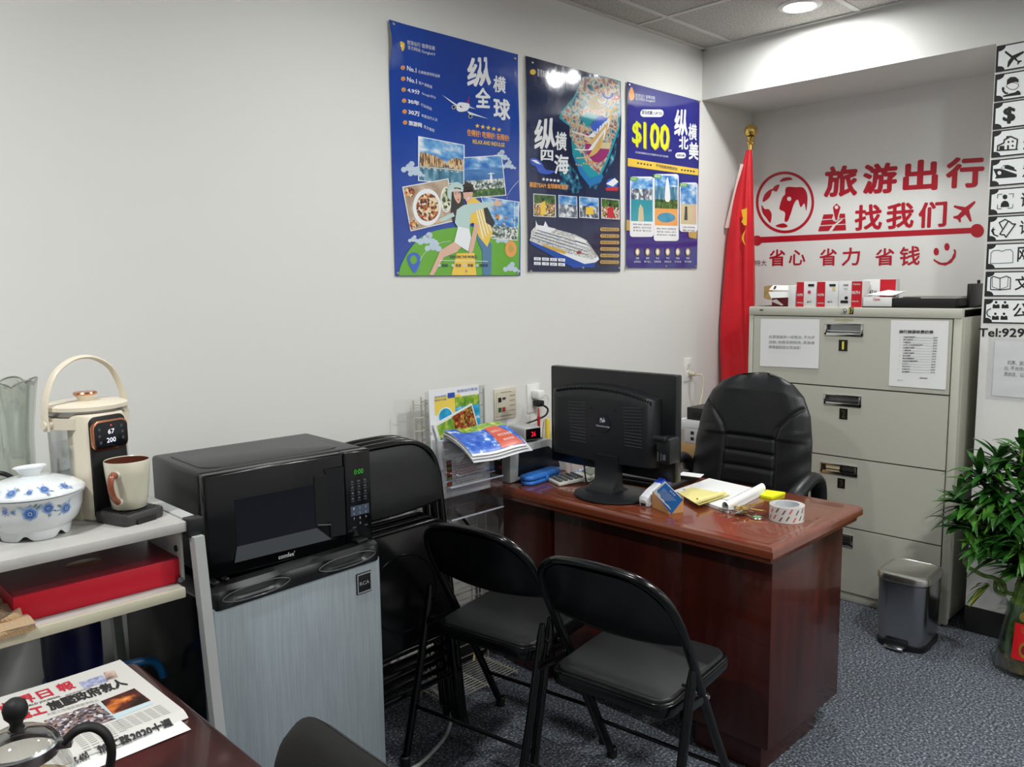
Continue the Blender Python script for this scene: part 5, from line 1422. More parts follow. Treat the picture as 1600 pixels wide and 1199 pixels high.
mb.grid(lambda u, v: q5[3] + d5 * u * 0.85 + s5 * (0.010 - (0.011 - 0.004 * u) * math.cos(-1.6 + 4.6 * v)) + Vector((0, 0, 0.0155 + (0.010 - 0.006 * u) * math.sin(-1.6 + 4.6 * v))), 12, 14, PADY); mb.build('curled_page', t, world=True)
t = thing('sticky_note', 'bright yellow green sticky notes past the end of the writing pad', 'sticky note', (2.55, 1.33, DZ))
q6 = [onz(1196, 782, DZ), onz(1207, 781, DZ), onz(1227, 773, DZ), onz(1200, 766, DZ), onz(1188, 772, DZ)]
q6 = [onz(1198, 769, DZ), onz(1227, 773, DZ), onz(1206, 781, DZ), onz(1188, 777, DZ)]
mb = MB(); mb.add([p + Vector((0, 0, .0005)) for p in q6] + [p + Vector((0, 0, 0.008)) for p in q6], [(0, 1, 2, 3), (7, 6, 5, 4), (0, 4, 5, 1), (1, 5, 6, 2), (2, 6, 7, 3), (3, 7, 4, 0)], mat('sticky', (228, 236, 20), 0.6)); mb.build('note_block', t, 0, world=True)
# tape roll
tp = onz(1236, 818, DZ)
TAPE_C = (2.327, 1.150)
t = thing('packing_tape', 'roll of clear packing tape with red and black print', 'tape', (TAPE_C[0], TAPE_C[1], DZ), -45)
TP = mat('tape_side', (206, 202, 196), 0.18, spec=0.6, coat=0.5); 
r0, r1, hh_ = 0.037, 0.052, 0.049
mb = MB(); mb.lathe([(r0 + .003, 0.001), (r1, 0.001), (r1, hh_), (r0 + .003, hh_)], TP, n=48); mb.build('tape_wrap', t)
mb = MB(); mb.lathe([(r0 + .003, 0.0), (r0, 0.0), (r0, hh_ + 0.001), (r0 + 0.003, hh_ + .001)], mat('tape_core', (196, 200, 204), 0.5), n=48); mb.build('core', t)
mb = MB(); TR_, TK_ = mat('tape_red', (196, 90, 96), 0.3), mat('tape_black', (96, 94, 96), 0.3)
def cylp(a, z, r=r1 + 0.0004): return (r * math.cos(a), r * math.sin(a), z)
for k in range(16):
    a0 = k * 2 * math.pi / 16
    for row in range(2):
        z0 = 0.006 + 0.022 * row + 0.004 * (k % 2)
        m_ = TR_ if (k + row) % 3 == 0 else TK_
        mb.grid(lambda u, v: cylp(a0 + 0.17 * row + 0.10 * u + 0.16 * v, z0 + 0.014 * v), 3, 3, m_)
mb.build('printed_mark', t, 0)
mb = MB(); 
for k, (m_, s) in enumerate(((TK_, 0.5), (REDINK, 0.4))): mb.grid(lambda u, v: (-(r0 - 0.0005) * math.cos(-0.5 + 0.9 * k + s * u), -(r0 - 0.0005) * math.sin(-0.5 + .9 * k + s * u), 0.030 + 0.01 * v), 4, 1, m_)
mb.build('core_print', t, 0)
# keys
t = thing('key_bunch', 'bunch of brass and silver keys on the desk beside the tape', 'keys', (2.285, 1.274, DZ), -20)
SILK = mat('key_silver', (176, 172, 160), 0.25, metal=1)
def key(m, M):
    M = M @ Matrix.Diagonal((1.6, 1.6, 1.6, 1))
    mb = MB(); mb.prism(circ(0, 0, 0.012, 16, 0.011), 0.0022, m, M=M)
    mb.prism([(0.010, -0.004), (0.038, -0.004), (0.042, 0), (0.038, 0.004), (0.034, 0.002), (0.031, 0.004), (0.027, 0.002), (0.023, 0.004), (0.018, 0.002), (0.010, 0.004)], 0.0022, m, M=M)
    mb.build('key', t)
key(BRASS, TR(0.0, 0.0, 0.012, 75, rx=14)); key(BRASS, TR(0.01, 0.005, 0.018, -60, rx=-20)); key(SILK, TR(-0.005, 0.01, 0.008, 130, rx=10))
key(SILK, TR(0.0, -0.004, 0.016, 200, rx=24)); key(BRASS, TR(0.004, 0.0, 0.022, -20, ry=-14))
mb = MB(); mb.tube([(0.012 + 0.016 * math.cos(a), -0.02 + 0.016 * math.sin(a), 0.008 + 0.004 * math.sin(a)) for a in [k * 0.2618 for k in range(24)]], 0.0012, CHROME, closed=True); mb.build('split_ring', t)
mb = MB(); mb.lathe([(1e-4, 0.005), (0.019, 0.005), (0.021, 0.003), (0.021, 0.001), (1e-4, 0.001)], SILK, (0.012, -0.05, 0), n=28); mb.lathe([(1e-4, 0.0056), (0.013, 0.0056)], mat('fob_green', (120, 160, 120), 0.3), (0.012, -0.05, 0), n=24); mb.build('fob', t)
# closed notebook computer behind the monitor
t = thing('notebook_computer', 'closed dark notebook computer stacked behind the monitor', 'notebook computer', (2.5, 1.72, DZ))
MN = TR(2.48, 1.785, DZ, 6)
mb = MB(); mb.box((0.0, 0, 0.009), (0.24, 0.33, 0.016), BLACKMATT, 0.004, M=MN); mb.build('base', t, world=True)
mb = MB(); mb.box((0.0, 0.03, 0.0235), (0.22, 0.30, 0.012), mat('lid_dark', (44, 44, 46), 0.4), 0.004, M=MN); mb.build('lid', t, world=True)
qn = [onz(1067, 738, DZ + .03), onz(1100, 742, DZ + .03), onz(1094, 747, DZ + .03), onz(1060, 743, DZ + .03)]
mb = MB(); mb.add([p + Vector((0, 0, 0.0002)) for p in qn] + [p + Vector((0, 0, 0.0016)) for p in qn], [(0, 1, 2, 3), (7, 6, 5, 4), (0, 4, 5, 1), (1, 5, 6, 2), (2, 6, 7, 3), (3, 7, 4, 0)], PAPER)
tag(mb.build('address_label', None, 0), 'white paper label lying on the closed dark notebook computer', 'label')

# ================================================================== CHAIRS
def folding_chair(label, loc, rz, group):
    t = thing('folding_chair', label, 'chair', loc, rz, group)
    # local: +y front of the seat, +x right
    E = CHAIRBLK
    w = 0.205
    def lp(z): return 0.205 - 0.425 * z / 0.78          # line of front leg / back upright
    path = [(-w - 0.004, lp(0.02), 0.02), (-w, lp(0.3), 0.3), (-w, lp(0.58), 0.58)]
    top = [(-w + 0.003, lp(0.66), 0.66), (-w + 0.022, lp(0.725), 0.725), (-w + 0.07, lp(0.765), 0.765), (-w + 0.13, lp(0.778), 0.778), (0, lp(0.782), 0.782)]
    half = path + top
    full = catmull(half + [(-p[0], p[1], p[2]) for p in half[:-1]][::-1], 6)
    mb = MB(); mb.tube(full, 0.0125, E, n=12); mb.build('back_frame', t)
    # curved back panel
    def bp(u, v, off):
        x = (u * 2 - 1)
        zt = 0.772 - 0.115 * abs(x) ** 4.5
        zb_ = 0.578 + 0.02 * x * x
        z = zb_ + (zt - zb_) * v
        return Vector((x * (w - 0.004), lp(z) - 0.016 * (1 - x * x) - off, z))
    mb = MB()
    mb.grid(lambda u, v: bp(u, v, 0.006), 24, 10, E)
    mb.grid(lambda u, v: bp(1 - u, v, -0.004), 24, 10, E)
    mb.tube([bp(k / 24, 0, 0.001) for k in range(25)], 0.006, E, n=8)
    mb.build('backrest', t, 60)
    mb = MB()
    def pad(u, v):
        x = (u * 2 - 1) * 0.88; vv = 0.1 + 0.8 * v
        p = bp(1 - (x + 1) / 2, vv, -0.005); k = (1 - abs(u * 2 - 1) ** 6) * (1 - abs(v * 2 - 1) ** 6)
        p.y += 0.012 * k; return p
    mb.grid(pad, 20, 10, VINYL); mb.build('back_pad', t, 60)
    # seat
    sp = [(x * 1.0, y) for x, y in rrect(0.378, 0.372, 0.045, 6)]
    sp = [(x * (1 - 0.03 * (y < 0)), y) for x, y in sp]
    mb = MB(); mb.prism(sp, 0.032, E, M=TR(0, 0.012, 0.415, rx=2), bev=0.006, seg=2); mb.build('seat_pan', t, 40)
    mb = MB(); mb.prism([(x * 0.935, y * 0.935) for x, y in sp], 0.020, VINYL, M=TR(0, 0.012, 0.440, rx=2), bev=0.008, seg=3); mb.build('seat', t, 40)
    mb = MB(); mb.tube([(x * 0.955, y * 0.955 + 0.012, 0.447 + y * 0.035) for x, y in sp], 0.005, E, n=8, closed=True); mb.build('seat_piping', t, 60)
    for s in (-1, 1):
        x = s * (w + 0.022)
        mb = MB(); P_ = [(x, -0.135, 0.545), (x, -0.140, 0.51), (x, -0.190, 0.30), (x + s * 0.004, -0.262, 0.02)]
        mb.tube(P_, [0.008, 0.0125, 0.0125, 0.0125], E, n=12); mb.build('rear_leg', t)
        mb = MB(); mb.lathe([(1e-4, 0.0), (0.016, 0.0), (0.017, 0.03), (0.0125, 0.034)], BLACKMATT, (x + s * 0.004, -0.265, 0), n=14); mb.build('foot', t)
        mb = MB(); mb.lathe([(1e-4, 0.0), (0.016, 0.0), (0.017, 0.03), (0.0125, 0.034)], BLACKMATT, (s * (w + 0.004), 0.198, 0), n=14); mb.build('foot', t)
        mb = MB(); mb.box((s * (w + 0.006), -0.09, 0.43), (0.004, 0.16, 0.022), E, 0.001, rx=-6); mb.cyl((s * (w - 0.004), -0.135, 0.5), (s * (w + 0.03), -0.135, 0.5), 0.004, E); mb.cyl((s * (w - 0.02), lp(0.43), 0.43), (s * (w + 0.018), lp(0.43), 0.43), 0.005, CHROME); mb.build('hinge_link', t)
    mb = MB(); mb.cyl((-w - 0.024, -0.222, 0.18), (w + 0.024, -0.222, 0.18), 0.006, E); mb.build('rear_stretcher', t)
    mb = MB(); mb.cyl((-w, lp(0.16), 0.16), (w, lp(0.16), 0.16), 0.006, E); mb.build('front_stretcher', t)
    return t
CG = 'black folding chairs at the desk'
folding_chair('open black folding chair nearest the free end of the desk', (1.748, 1.280, 0), -84, CG)
folding_chair('open black folding chair beside the stack of folded chairs', (1.738, 1.752, 0), -81, CG)

def folded_chair(label, loc, rz, tilt, group, first=None):
    if first is not None:
        c = copy_tree(first, label, loc); c.rotation_euler = (R(tilt), 0, R(rz)); return c
    t = thing('folded_chair', label, 'chair', loc, rz, group)
    t.rotation_euler = (R(tilt), 0, R(rz))
    E = CHAIRBLK; w = 0.215
    half = [(-w, 0, 0.02), (-w, 0, 0.4), (-w, 0, 0.80), (-w + 0.004, 0, 0.87), (-w + 0.026, 0, 0.935), (-w + 0.08, 0, 0.972), (-w + 0.14, 0, 0.984), (0, 0, 0.986)]
    full = catmull(half + [(-p[0], p[1], p[2]) for p in half[:-1]][::-1], 6)
    mb = MB(); mb.tube(full, 0.0125, E, n=12); mb.build('back_frame', t)
    def bp(u, v, off):
        x = u * 2 - 1; zt = 0.978 - 0.115 * abs(x) ** 4.5; zb_ = 0.765 + 0.015 * x * x
        return Vector((x * (w - 0.004), off + 0.006 * (1 - x * x), zb_ + (zt - zb_) * v))
    mb = MB(); mb.grid(lambda u, v: bp(u, v, -0.014 - 0.008 * (1 - abs(2 * u - 1) ** 6) * (1 - abs(2 * v - 1) ** 6)), 24, 10, VINYL); mb.build('back_pad', t, 60)
    mb = MB(); mb.grid(lambda u, v: bp(1 - u, v, 0.008), 24, 10, E); mb.tube([bp(k / 24, 0, -0.004) for k in range(25)], 0.007, E, n=8); mb.build('backrest', t, 60)
    sp = rrect(0.38, 0.385, 0.04, 5)
    mb = MB(); M = TR(0, -0.008, 0.53, rx=90)
    mb.prism(sp, 0.026, E, M=M, bev=0.005); mb.build('seat_pan', t, 40)
    mb = MB()
    mb.tube([(x * 0.985, -0.035, 0.53 + y * 0.985) for x, y in sp], 0.007, E, n=8, closed=True)
    mb.tube([(0.13 * math.cos(a), -0.0345, 0.52 + 0.12 * math.sin(a)) for a in [k * 0.2618 for k in range(24)]], 0.003, E, n=6, closed=True); mb.build('seat_rim', t, 60)
    mb = MB()
    for x, z in ((-0.15, 0.4), (0.15, 0.4), (-0.15, 0.68), (0.15, 0.68)): mb.cyl((x, -0.03, z), (x, -0.0375, z), 0.006, mat('screw_brass', (150, 140, 110), 0.35, metal=1), n=10)
    mb.build('screw', t)
    for s in (-1, 1):
        mb = MB(); mb.tube([(s * (w - 0.03), -0.018, 0.55), (s * (w - 0.03), -0.016, 0.05)], 0.011, E, n=10); mb.build('rear_leg', t)
        mb = MB(); mb.lathe([(1e-4, 0), (0.016, 0), (0.017, 0.03), (0.0125, 0.034)], BLACKMATT, (s * w, 0, 0), n=14); mb.build('foot', t)
    for z in (0.275, 0.20):
        mb = MB(); mb.box((0, -0.012 if z > 0.2 else -0.016, z), (2 * w - 0.02 if z > 0.13 else 2 * w - 0.07, 0.014, 0.018), E, 0.004); mb.build('crossbar', t)
    return t
FG = 'folded black chairs leaning by the wall'
f0 = folded_chair('foremost folded black chair of the leaning stack beside the refrigerator', (1.51, 1.975, 0), 2, -7, FG)
folded_chair('middle folded black chair in the leaning stack', (1.515, 2.025, 0), 2, -7, FG, f0)
folded_chair('rearmost folded black chair in the leaning stack, nearest the wall', (1.52, 2.075, 0), 2, -7, FG, f0)

# ------------------------------------------------------------------ executive chair
t = thing('office_chair', 'high backed black leather office chair behind the desk', 'chair', (2.93, 1.60, 0))
OX, OY = 2.97, 1.635
HW = [(0.40, 0.20), (0.50, 0.235), (0.62, 0.252), (0.74, 0.257), (0.86, 0.25), (0.96, 0.232), (1.03, 0.198), (1.075, 0.15), (1.10, 0.09), (1.108, 0.02)]
HW[-1] = (1.108, 0.045)
def hw(z):
    for (a, b), (c, d) in zip(HW, HW[1:]):
        if a <= z <= c: return b + (d - b) * (z - a) / (c - a)
    return HW[-1][1]
SEAMS = [[(0.205, 0.985), (0.17, 0.96), (0.125, 0.905), (0.108, 0.86), (0.115, 0.70), (0.12, 0.5)], [(-0.205, 0.985), (-0.17, 0.96), (-0.12, 0.905), (-0.108, 0.86), (-0.115, 0.70), (-0.12, 0.5)],
         [(0.108, 0.86), (-0.108, 0.86)], [(0.112, 0.795), (-0.112, 0.795)], [(0.115, 0.735), (-0.115, 0.735)], [(0.117, 0.66), (-0.117, 0.66)]]
def sdist(y, z):
    best = 9
    for s in SEAMS:
        for (a, b), (c, d) in zip(s, s[1:]):
            dx, dz_ = c - a, d - b; tt = max(0, min(1, ((y - a) * dx + (z - b) * dz_) / (dx * dx + dz_ * dz_)))
            best = min(best, math.hypot(y - a - dx * tt, z - b - dz_ * tt))
    return best
def back_pt(u, v, front=True):
    # v from bottom to top with rounding of the outline
    ang = v
    z = 0.40 + 0.708 * (1 - (1 - v) ** 1.35)
    h_ = hw(z); y = (1 - 2 * u) * h_
    e = (1 - abs(1 - 2 * u) ** 5)
    tp_ = min(1, max(0, (1.1081 - z) / 0.06)) ** 0.5
    bulge = 0.045 * e * tp_ + (0.018 if z > 0.86 else 0.012 * (z - 0.4) / 0.46) * e * tp_
    lean = 0.16 * (z - 0.45)
    hug = -0.05 * (abs(1 - 2 * u) ** 2)
    if front:
        d = sdist(y, z); g = 0.010 * math.exp(-(d / 0.006) ** 2)
        wr = 0.0025 * math.sin(z * 70 + y * 40) * max(0, abs(1 - 2 * u) - 0.45) * 2 * (z < 0.9)
        return Vector((OX + lean + hug - bulge + g + wr, OY + y, z))
    return Vector((OX + lean + hug + 0.03 * e * tp_ + 0.012, OY + y, z))
mb = MB(); mb.grid(lambda u, v: back_pt(u, v, True), 90, 110, LEATHER)
mb.grid(lambda u, v: back_pt(1 - u, v, False), 24, 40, LEATHER)
for k in (0, 1):
    mb.grid(lambda u, v: back_pt(k, v, True).lerp(back_pt(k, v, False), u if k == 0 else 1 - u), 3, 110, LEATHER)
mb.build('backrest', t, 70, world=True)
mb = MB()
mb.prism(rrect(0.44, 0.45, 0.08, 6), 0.10, LEATHER, M=TR(OX - 0.19, OY, 0.42), bev=0.035, seg=4); mb.build('seat', t, 50, world=True)
for s in (-1, 1):
    mb = MB()
    P_ = catmull([(OX + 0.03, OY + s * 0.275, 0.50), (OX + 0.02, OY + s * 0.285, 0.66), (OX - 0.02, OY + s * 0.29, 0.735), (OX - 0.10, OY + s * 0.29, 0.735), (OX - 0.22, OY + s * 0.285, 0.66), (OX - 0.25, OY + s * 0.275, 0.46)], 6)
    mb.tube(P_, 0.022, BLACKSAT, n=12, rn=0.032); mb.build('armrest', t, 50, world=True)
mb = MB(); mb.cyl((OX - 0.22, OY, 0.12), (OX - 0.22, OY, 0.42), 0.03, BLACKSAT); mb.build('gas_column', t, world=True)
for k in range(5):
    a = R(72 * k + 20); mb = MB(); ex, ey = OX - 0.22 + 0.28 * math.cos(a), OY + 0.28 * math.sin(a)
    mb.tube([(OX - 0.22, OY, 0.13), (ex, ey, 0.085)], [0.025, 0.016], BLACKSAT); lg = mb.build('base_leg', t, world=True)
    mb = MB(); mb.cyl((ex - 0.02 * math.sin(a), ey + 0.02 * math.cos(a), 0.03), (ex + 0.02 * math.sin(a), ey - 0.02 * math.cos(a), 0.03), 0.03, BLACKSAT); mb.cyl((ex, ey, 0.03), (ex, ey, 0.09), 0.008, BLACKSAT); mb.build('caster', lg, world=True)

# ------------------------------------------------------------------ stacked cartons behind the office chair
KR2 = mat('kraft_carton', (178, 136, 88), 0.75); XK = 3.30
def stackbox(label, p0, p1, z0, z1_, m, name='cardboard_box', cat='box', dep=0.3, wid=0.3):
    a, b = onx(*p0, XK), onx(*p1, XK)
    t = thing(name, label, cat, (XK + dep / 2, a.y - wid / 2, z0))
    mb = MB(); mb.box((XK + dep / 2, a.y - wid / 2, (z0 + z1_) / 2), (dep, wid, z1_ - z0), m, 0.003); mb.build('box_body', t, world=True)
    return t, a, b
ya_ = onx(1062, 700, XK)
zz = [onx(1070, y, XK).z for y in (727, 711, 692, 668, 655, 636)]
stackbox('tall kraft carton standing on the floor behind the office chair', (1062, 727), (1085, 760), 0.0, zz[0], KR2, wid=0.32)
t, _, _ = stackbox('kraft carton second from the bottom behind the office chair', (1062, 727), (1085, 711), zz[0] + .001, zz[1], KR2, wid=0.31)
t, _, _ = stackbox('kraft carton under the white carton behind the office chair', (1063, 711), (1085, 692), zz[1] + .001, zz[2], mat('kraft_light', (190, 152, 100), .75), wid=0.3)
t, a, b = stackbox('white printed carton under the papers behind the office chair', (1069, 692), (1085, 668), zz[2] + .001, zz[3], mat('carton_white', (200, 196, 196), .6), wid=0.28)
mb = MB()
for k in range(2):
    q0, q1 = onx(1079, 674 + 9 * k, XK - .001), onx(1084, 680 + 9 * k, XK - .001); mb.poly([(XK - .001, q0.y, q0.z), (XK - .001, q1.y, q0.z), (XK - .001, q1.y, q1.z), (XK - .001, q0.y, q1.z)], INK)
mb.build('printed_mark', t, 0, world=True)
t, _, _ = stackbox('stack of white printing paper behind the office chair', (1062, 668), (1085, 655), zz[3] + .001, zz[4], PAPER, 'paper_stack', 'paper', wid=0.31)
t, _, _ = stackbox('small black printer on top of the papers behind the office chair', (1073, 655), (1095, 636), zz[4] + .001, zz[5], BLACKSAT, 'inkjet_printer', 'printer', wid=0.3)
mb = MB(); qq = onx(1075, 645, XK); mb.box((XK - 0.001, qq.y - 0.15, zz[4] + .025), (0.01, 0.24, 0.022), mat('slot_dark', (8, 9, 10), .6)); mb.build('paper_slot', t, world=True)

# ================================================================== TRASH CAN
t = thing('trash_can', 'brushed steel pedal trash can in front of the filing cabinet', 'trash can', (3.43, 1.155, 0), 2)
SB2 = mat('bin_steel', (170, 170, 171), 0.2, metal=1, bump=(40, 0.04, 0.001, (1, 1, 40)))
mb = MB()
def rr(w_, d_, r, z): return [Vector((x, y, z)) for x, y in rrect(d_, w_, r, 6)]
mb.loft([rr(0.185, 0.222, 0.05, 0.022), rr(0.19, 0.228, 0.05, 0.10), rr(0.197, 0.235, 0.05, 0.272)], SB2); mb.build('body', t, 50)
mb = MB(); mb.loft([rr(0.192, 0.23, 0.05, 0.0), rr(0.194, 0.232, 0.05, 0.024)], BLACKSAT); mb.build('base_ring', t, 50)
mb = MB(); mb.loft([rr(0.197, 0.236, 0.05, 0.274), rr(0.205, 0.243, 0.053, 0.278), rr(0.205, 0.243, 0.053, 0.296), rr(0.198, 0.236, 0.05, 0.304), rr(0.17, 0.208, 0.04, 0.308), rr(0.165, 0.203, 0.04, 0.306)], mat('bin_lid_steel', (206, 204, 200), 0.3, metal=1)); mb.build('lid', t, 40)
mb = MB(); mb.prism([(-0.155, -0.03), (-0.15, 0.045), (-0.10, 0.045), (-0.10, -0.03)], 0.010, CHROME, M=TR(0, 0.0, 0.024, ry=-6), bev=0.004); mb.build('pedal', t, 40)
mb = MB(); mb.box((-0.118, 0.008, 0.02), (0.02, 0.088, 0.036), BLACKSAT, 0.004); mb.build('pedal_recess', t)
mb = MB(); mb.box((0.125, 0, 0.295), (0.02, 0.09, 0.012), BLACKSAT, 0.003); mb.build('hinge', t)

# ================================================================== LUCKY BAMBOO
PX, PY = 3.46, 0.735
t = thing('bamboo_plant', 'leafy lucky bamboo in a glass vase beside the sign column', 'plant', (PX, PY, 0))
vas = [(1e-4, 0.004), (0.102, 0.004), (0.106, 0.02), (0.10, 0.09), (0.082, 0.19), (0.074, 0.24), (0.082, 0.272), (0.084, 0.276), (0.078, 0.272), (0.070, 0.24), (0.078, 0.19), (0.096, 0.09), (0.101, 0.02), (1e-4, 0.012)]
mb = MB(); mb.lathe(vas, thin_glass('vase_glass', (0.86, 0.92, 0.84), edge=0.7), (PX, PY, 0), n=40); mb.build('vase', t, 60, world=True)
mb = MB(); mb.lathe([(1e-4, 0.014), (0.094, 0.016), (0.092, 0.06), (1e-4, 0.06)], mat('vase_pebbles', (92, 74, 48), 0.8, mix=((150, 120, 70), 60, 0.4, 0.7, 3, (1, 1, 1))), (PX, PY, 0), n=32); mb.build('pebbles', t, world=True)
STK = ramp_mat('bamboo_stalk', [(0.3, (62, 92, 34)), (0.7, (118, 146, 66))], 14, st=(1, 1, 3), rough=0.4)
rnd = random.Random(5)
mb = MB(); tips = []
for k in range(22):
    a = rnd.uniform(0, 6.28); r0 = rnd.uniform(0.02, 0.07); tw = rnd.uniform(0.5, 1.0)
    P_ = []
    for j in range(9):
        z = 0.03 + 0.32 * j / 8
        rr_ = r0 * (1.12 - 0.5 * j / 8); P_.append((PX + rr_ * math.cos(a + tw * j / 8), PY + rr_ * math.sin(a + tw * j / 8), z))
    mb.tube(P_, [0.0085 + 0.0016 * (j % 3 == 0) for j in range(9)], STK, n=8); tips.append(P_[-1])
mb.build('stalk', t, 60, world=True)
# curled stems
mb = MB()
def stem(pts, r=0.008): mb.tube(catmull(pts, 6), r, STK, n=8)
cp = lambda x, y, X=PX - 0.02: onx(x, y, X)
stem([cp(1567, 925), cp(1556, 905), cp(1538, 900), cp(1524, 893), cp(1510, 884), cp(1508, 872), cp(1517, 866), cp(1526, 866)])
stem([cp(1572, 930, PX), cp(1556, 922, PX), cp(1558, 906, PX), cp(1568, 912, PX), cp(1572, 925, PX), cp(1586, 928, PX), cp(1592, 915, PX)])
stem([cp(1530, 868), cp(1515, 850), cp(1512, 842)], 0.003); stem([cp(1530, 868), cp(1527, 850), cp(1518, 846)], 0.003)
stems = []
for k in range(16):
    p0 = Vector(tips[k]); a = rnd.uniform(0, 6.28); sp_ = rnd.uniform(0.04, 0.19)
    p2 = Vector((PX + sp_ * math.cos(a) * (0.8 if math.cos(a) > 0 else 1), PY + sp_ * math.sin(a), rnd.uniform(0.50, 0.78)))
    p1 = p0.lerp(p2, 0.5) + Vector((rnd.uniform(-.03, .03), rnd.uniform(-.03, .03), 0))
    C3 = catmull([p0, p1, p2], 6); mb.tube(C3, 0.004, STK, n=6); stems.append(C3)
# two arms towards the cabinet
for pts in ([(1560, 880), (1545, 840), (1520, 800), (1500, 785)], [(1560, 880), (1540, 850), (1512, 830), (1495, 820)], [(1575, 860), (1560, 800), (1540, 760), (1530, 740)], [(1575, 860), (1570, 790), (1562, 740), (1560, 715)], [(1590, 850), (1590, 780), (1595, 730), (1598, 700)]):
    C3 = catmull([cp(x, y, PX - 0.03) for x, y in pts], 6); mb.tube(C3, 0.0045, STK, n=6); stems.append(C3); stems.append(C3)
mb.build('stem', t, 60, world=True)
LEAF = ramp_mat('bamboo_leaf', [(0.3, (24, 60, 18)), (0.5, (40, 92, 28)), (0.7, (84, 136, 48))], 9, rough=0.32)
LEAFY = mat('leaf_yellowed', (150, 140, 60), 0.45)
mb = MB()
def leaf(base, d, L, w_, droop, m):
    d = d.normalized(); sidev = d.cross(Vector((0, 0, 1)))
    if sidev.length < 0.1: sidev = Vector((1, 0, 0))
    sidev.normalize(); n_ = 9
    vs = []; fs = []
    for i in range(n_ + 1):
        s = i / n_
        p = base + d * (L * s) + Vector((0, 0, -droop * L * s * s))
        ww = w_ * (math.sin(math.pi * min(1, s * 0.92 + 0.06)) ** 0.8) * (1 - s * 0.35) if i < n_ else 0.0005
        if p.x > XC - 0.02: p.x = XC - 0.02 - rnd.uniform(0, 0.01)
        up = Vector((0, 0, 0.25 * ww))
        vs += [p - sidev * ww + up, p, p + sidev * ww + up]
    for i in range(n_):
        for j in range(2): fs.append((i * 3 + j, i * 3 + j + 1, i * 3 + j + 4, i * 3 + j + 3))
    mb.add(vs, fs, m)
for C3 in stems:
    n_ = len(C3)
    for i in range(2, n_):
        for rep in range(3 if i > n_ * 0.5 else 2):
            if rnd.random() < 0.25: continue
            a = rnd.uniform(0, 6.28); el = rnd.uniform(-0.2, 0.9) + (0.5 if i > n_ - 3 else 0)
            d = Vector((math.cos(a) * math.cos(el) * (0.8 if math.cos(a) > 0 else 1.05), math.sin(a) * math.cos(el), math.sin(el)))
            leaf(C3[i], d, rnd.uniform(0.08, 0.17), rnd.uniform(0.013, 0.022), rnd.uniform(0.15, 0.7), LEAF)
for k in range(44):
    a = rnd.uniform(0, 6.28); b0 = Vector((PX + 0.09 * math.cos(a) * rnd.random(), PY + 0.1 * math.sin(a) * rnd.random(), rnd.uniform(0.45, 0.66)))
    leaf(b0, Vector((math.cos(a), math.sin(a), rnd.uniform(-0.1, 0.6))), rnd.uniform(0.1, 0.17), rnd.uniform(0.012, 0.02), rnd.uniform(0.3, 0.9), LEAF)
mb.build('foliage', t, 0, world=True)
mb = MB()
for k in range(6):
    a = R(200 + 22 * k); leaf(cp(1545, 915, PX - 0.03), Vector((math.cos(a) * 0.7, 0.5 + 0.1 * math.sin(a), -0.5 + 0.1 * k)), 0.09, 0.014, 0.4, LEAFY if k % 2 else LEAF)
mb.build('yellowed_leaves', t, 0, world=True)
# red tag and gold coin
mb = MB()
def vs_pt(a, z): 
    rr_ = 0.1085 - 0.10 * max(0, z - 0.03) * 0.95 / 0.9; return Vector((PX + rr_ * math.cos(a), PY + rr_ * math.sin(a), z))
TG = mat('tag_red', (206, 24, 32), 0.4)
mb.grid(lambda u, v: vs_pt(R(164 + 42 * u), 0.075 + 0.135 * v), 8, 6, TG)
mb.build('red_tag', t, 60, world=True)
mb = MB(); TGD = mat('tag_gold', (206, 150, 60), 0.35, metal=0.7)
def tagp(a, z): 
    p = vs_pt(R(a), z); c_ = Vector((PX, PY, z)); return p + (p - c_).normalized() * 0.0008
mb.grid(lambda u, v: tagp(186 + (5 + 4 * v) * math.cos(6.283 * u), 0.115 + (0.017 + 0.012 * v) * math.sin(6.283 * u)), 24, 1, TGD, closed_u=True)
mb.grid(lambda u, v: tagp(186 + 4.5 * v * math.cos(6.283 * u), 0.115 + 0.016 * v * math.sin(6.283 * u)), 24, 2, mat('tag_dark', (120, 20, 26), 0.5), closed_u=True)
for k in range(3): mb.grid(lambda u, v: tagp(178 + 16 * u, 0.178 + 0.008 * k + 0.003 * math.sin(u * 14) + 0.003 * v), 10, 1, TGD)
mb.build('tag_print', t, 0, world=True)
mb = MB(); q = vs_pt(R(184), 0.235); mb.lathe([(1e-4, 0.003), (0.018, 0.002), (0.018, -0.002)], BRASS, n=20, M=TR(q.x - 0.004, q.y, 0.238, ry=-80, rz=4)); mb.build('gold_coin', t, world=True)

# ================================================================== WALL OUTLETS AND CORDS
JP = mat('plate_ivory', (206, 200, 182), 0.4); OWH = mat('outlet_white', (228, 228, 224), 0.35)
t = thing('data_jack_plate', 'ivory wall plate with coloured data jacks behind the desk', 'wall plate', (2.283, YW, 1.005))
mb = MB(); mb.box((2.283, YW - 0.004, 1.005), (0.122, 0.008, 0.124), JP, 0.003); mb.build('plate', t, world=True)
mb = MB(); mb.box((2.283, YW - 0.009, 1.005), (0.108, 0.003, 0.098), mat('plate_ivory_inner', (196, 190, 172), 0.45), 0.001); mb.build('insert', t, world=True)
for dx, dz_, c in ((-0.036, 0.018, (26, 26, 26)), (-0.012, 0.022, (40, 40, 40)), (-0.036, -0.022, (40, 84, 56)), (-0.014, -0.022, (170, 44, 50))):
    mb = MB(); mb.box((2.283 + dx, YW - 0.011, 1.005 + dz_), (0.016, 0.003, 0.018 if dz_ < 0.02 else 0.008), mat('jack_%d_%d' % (c[0], c[1]), c, 0.4)); mb.build('jack', t, 0, world=True)
mb = MB()
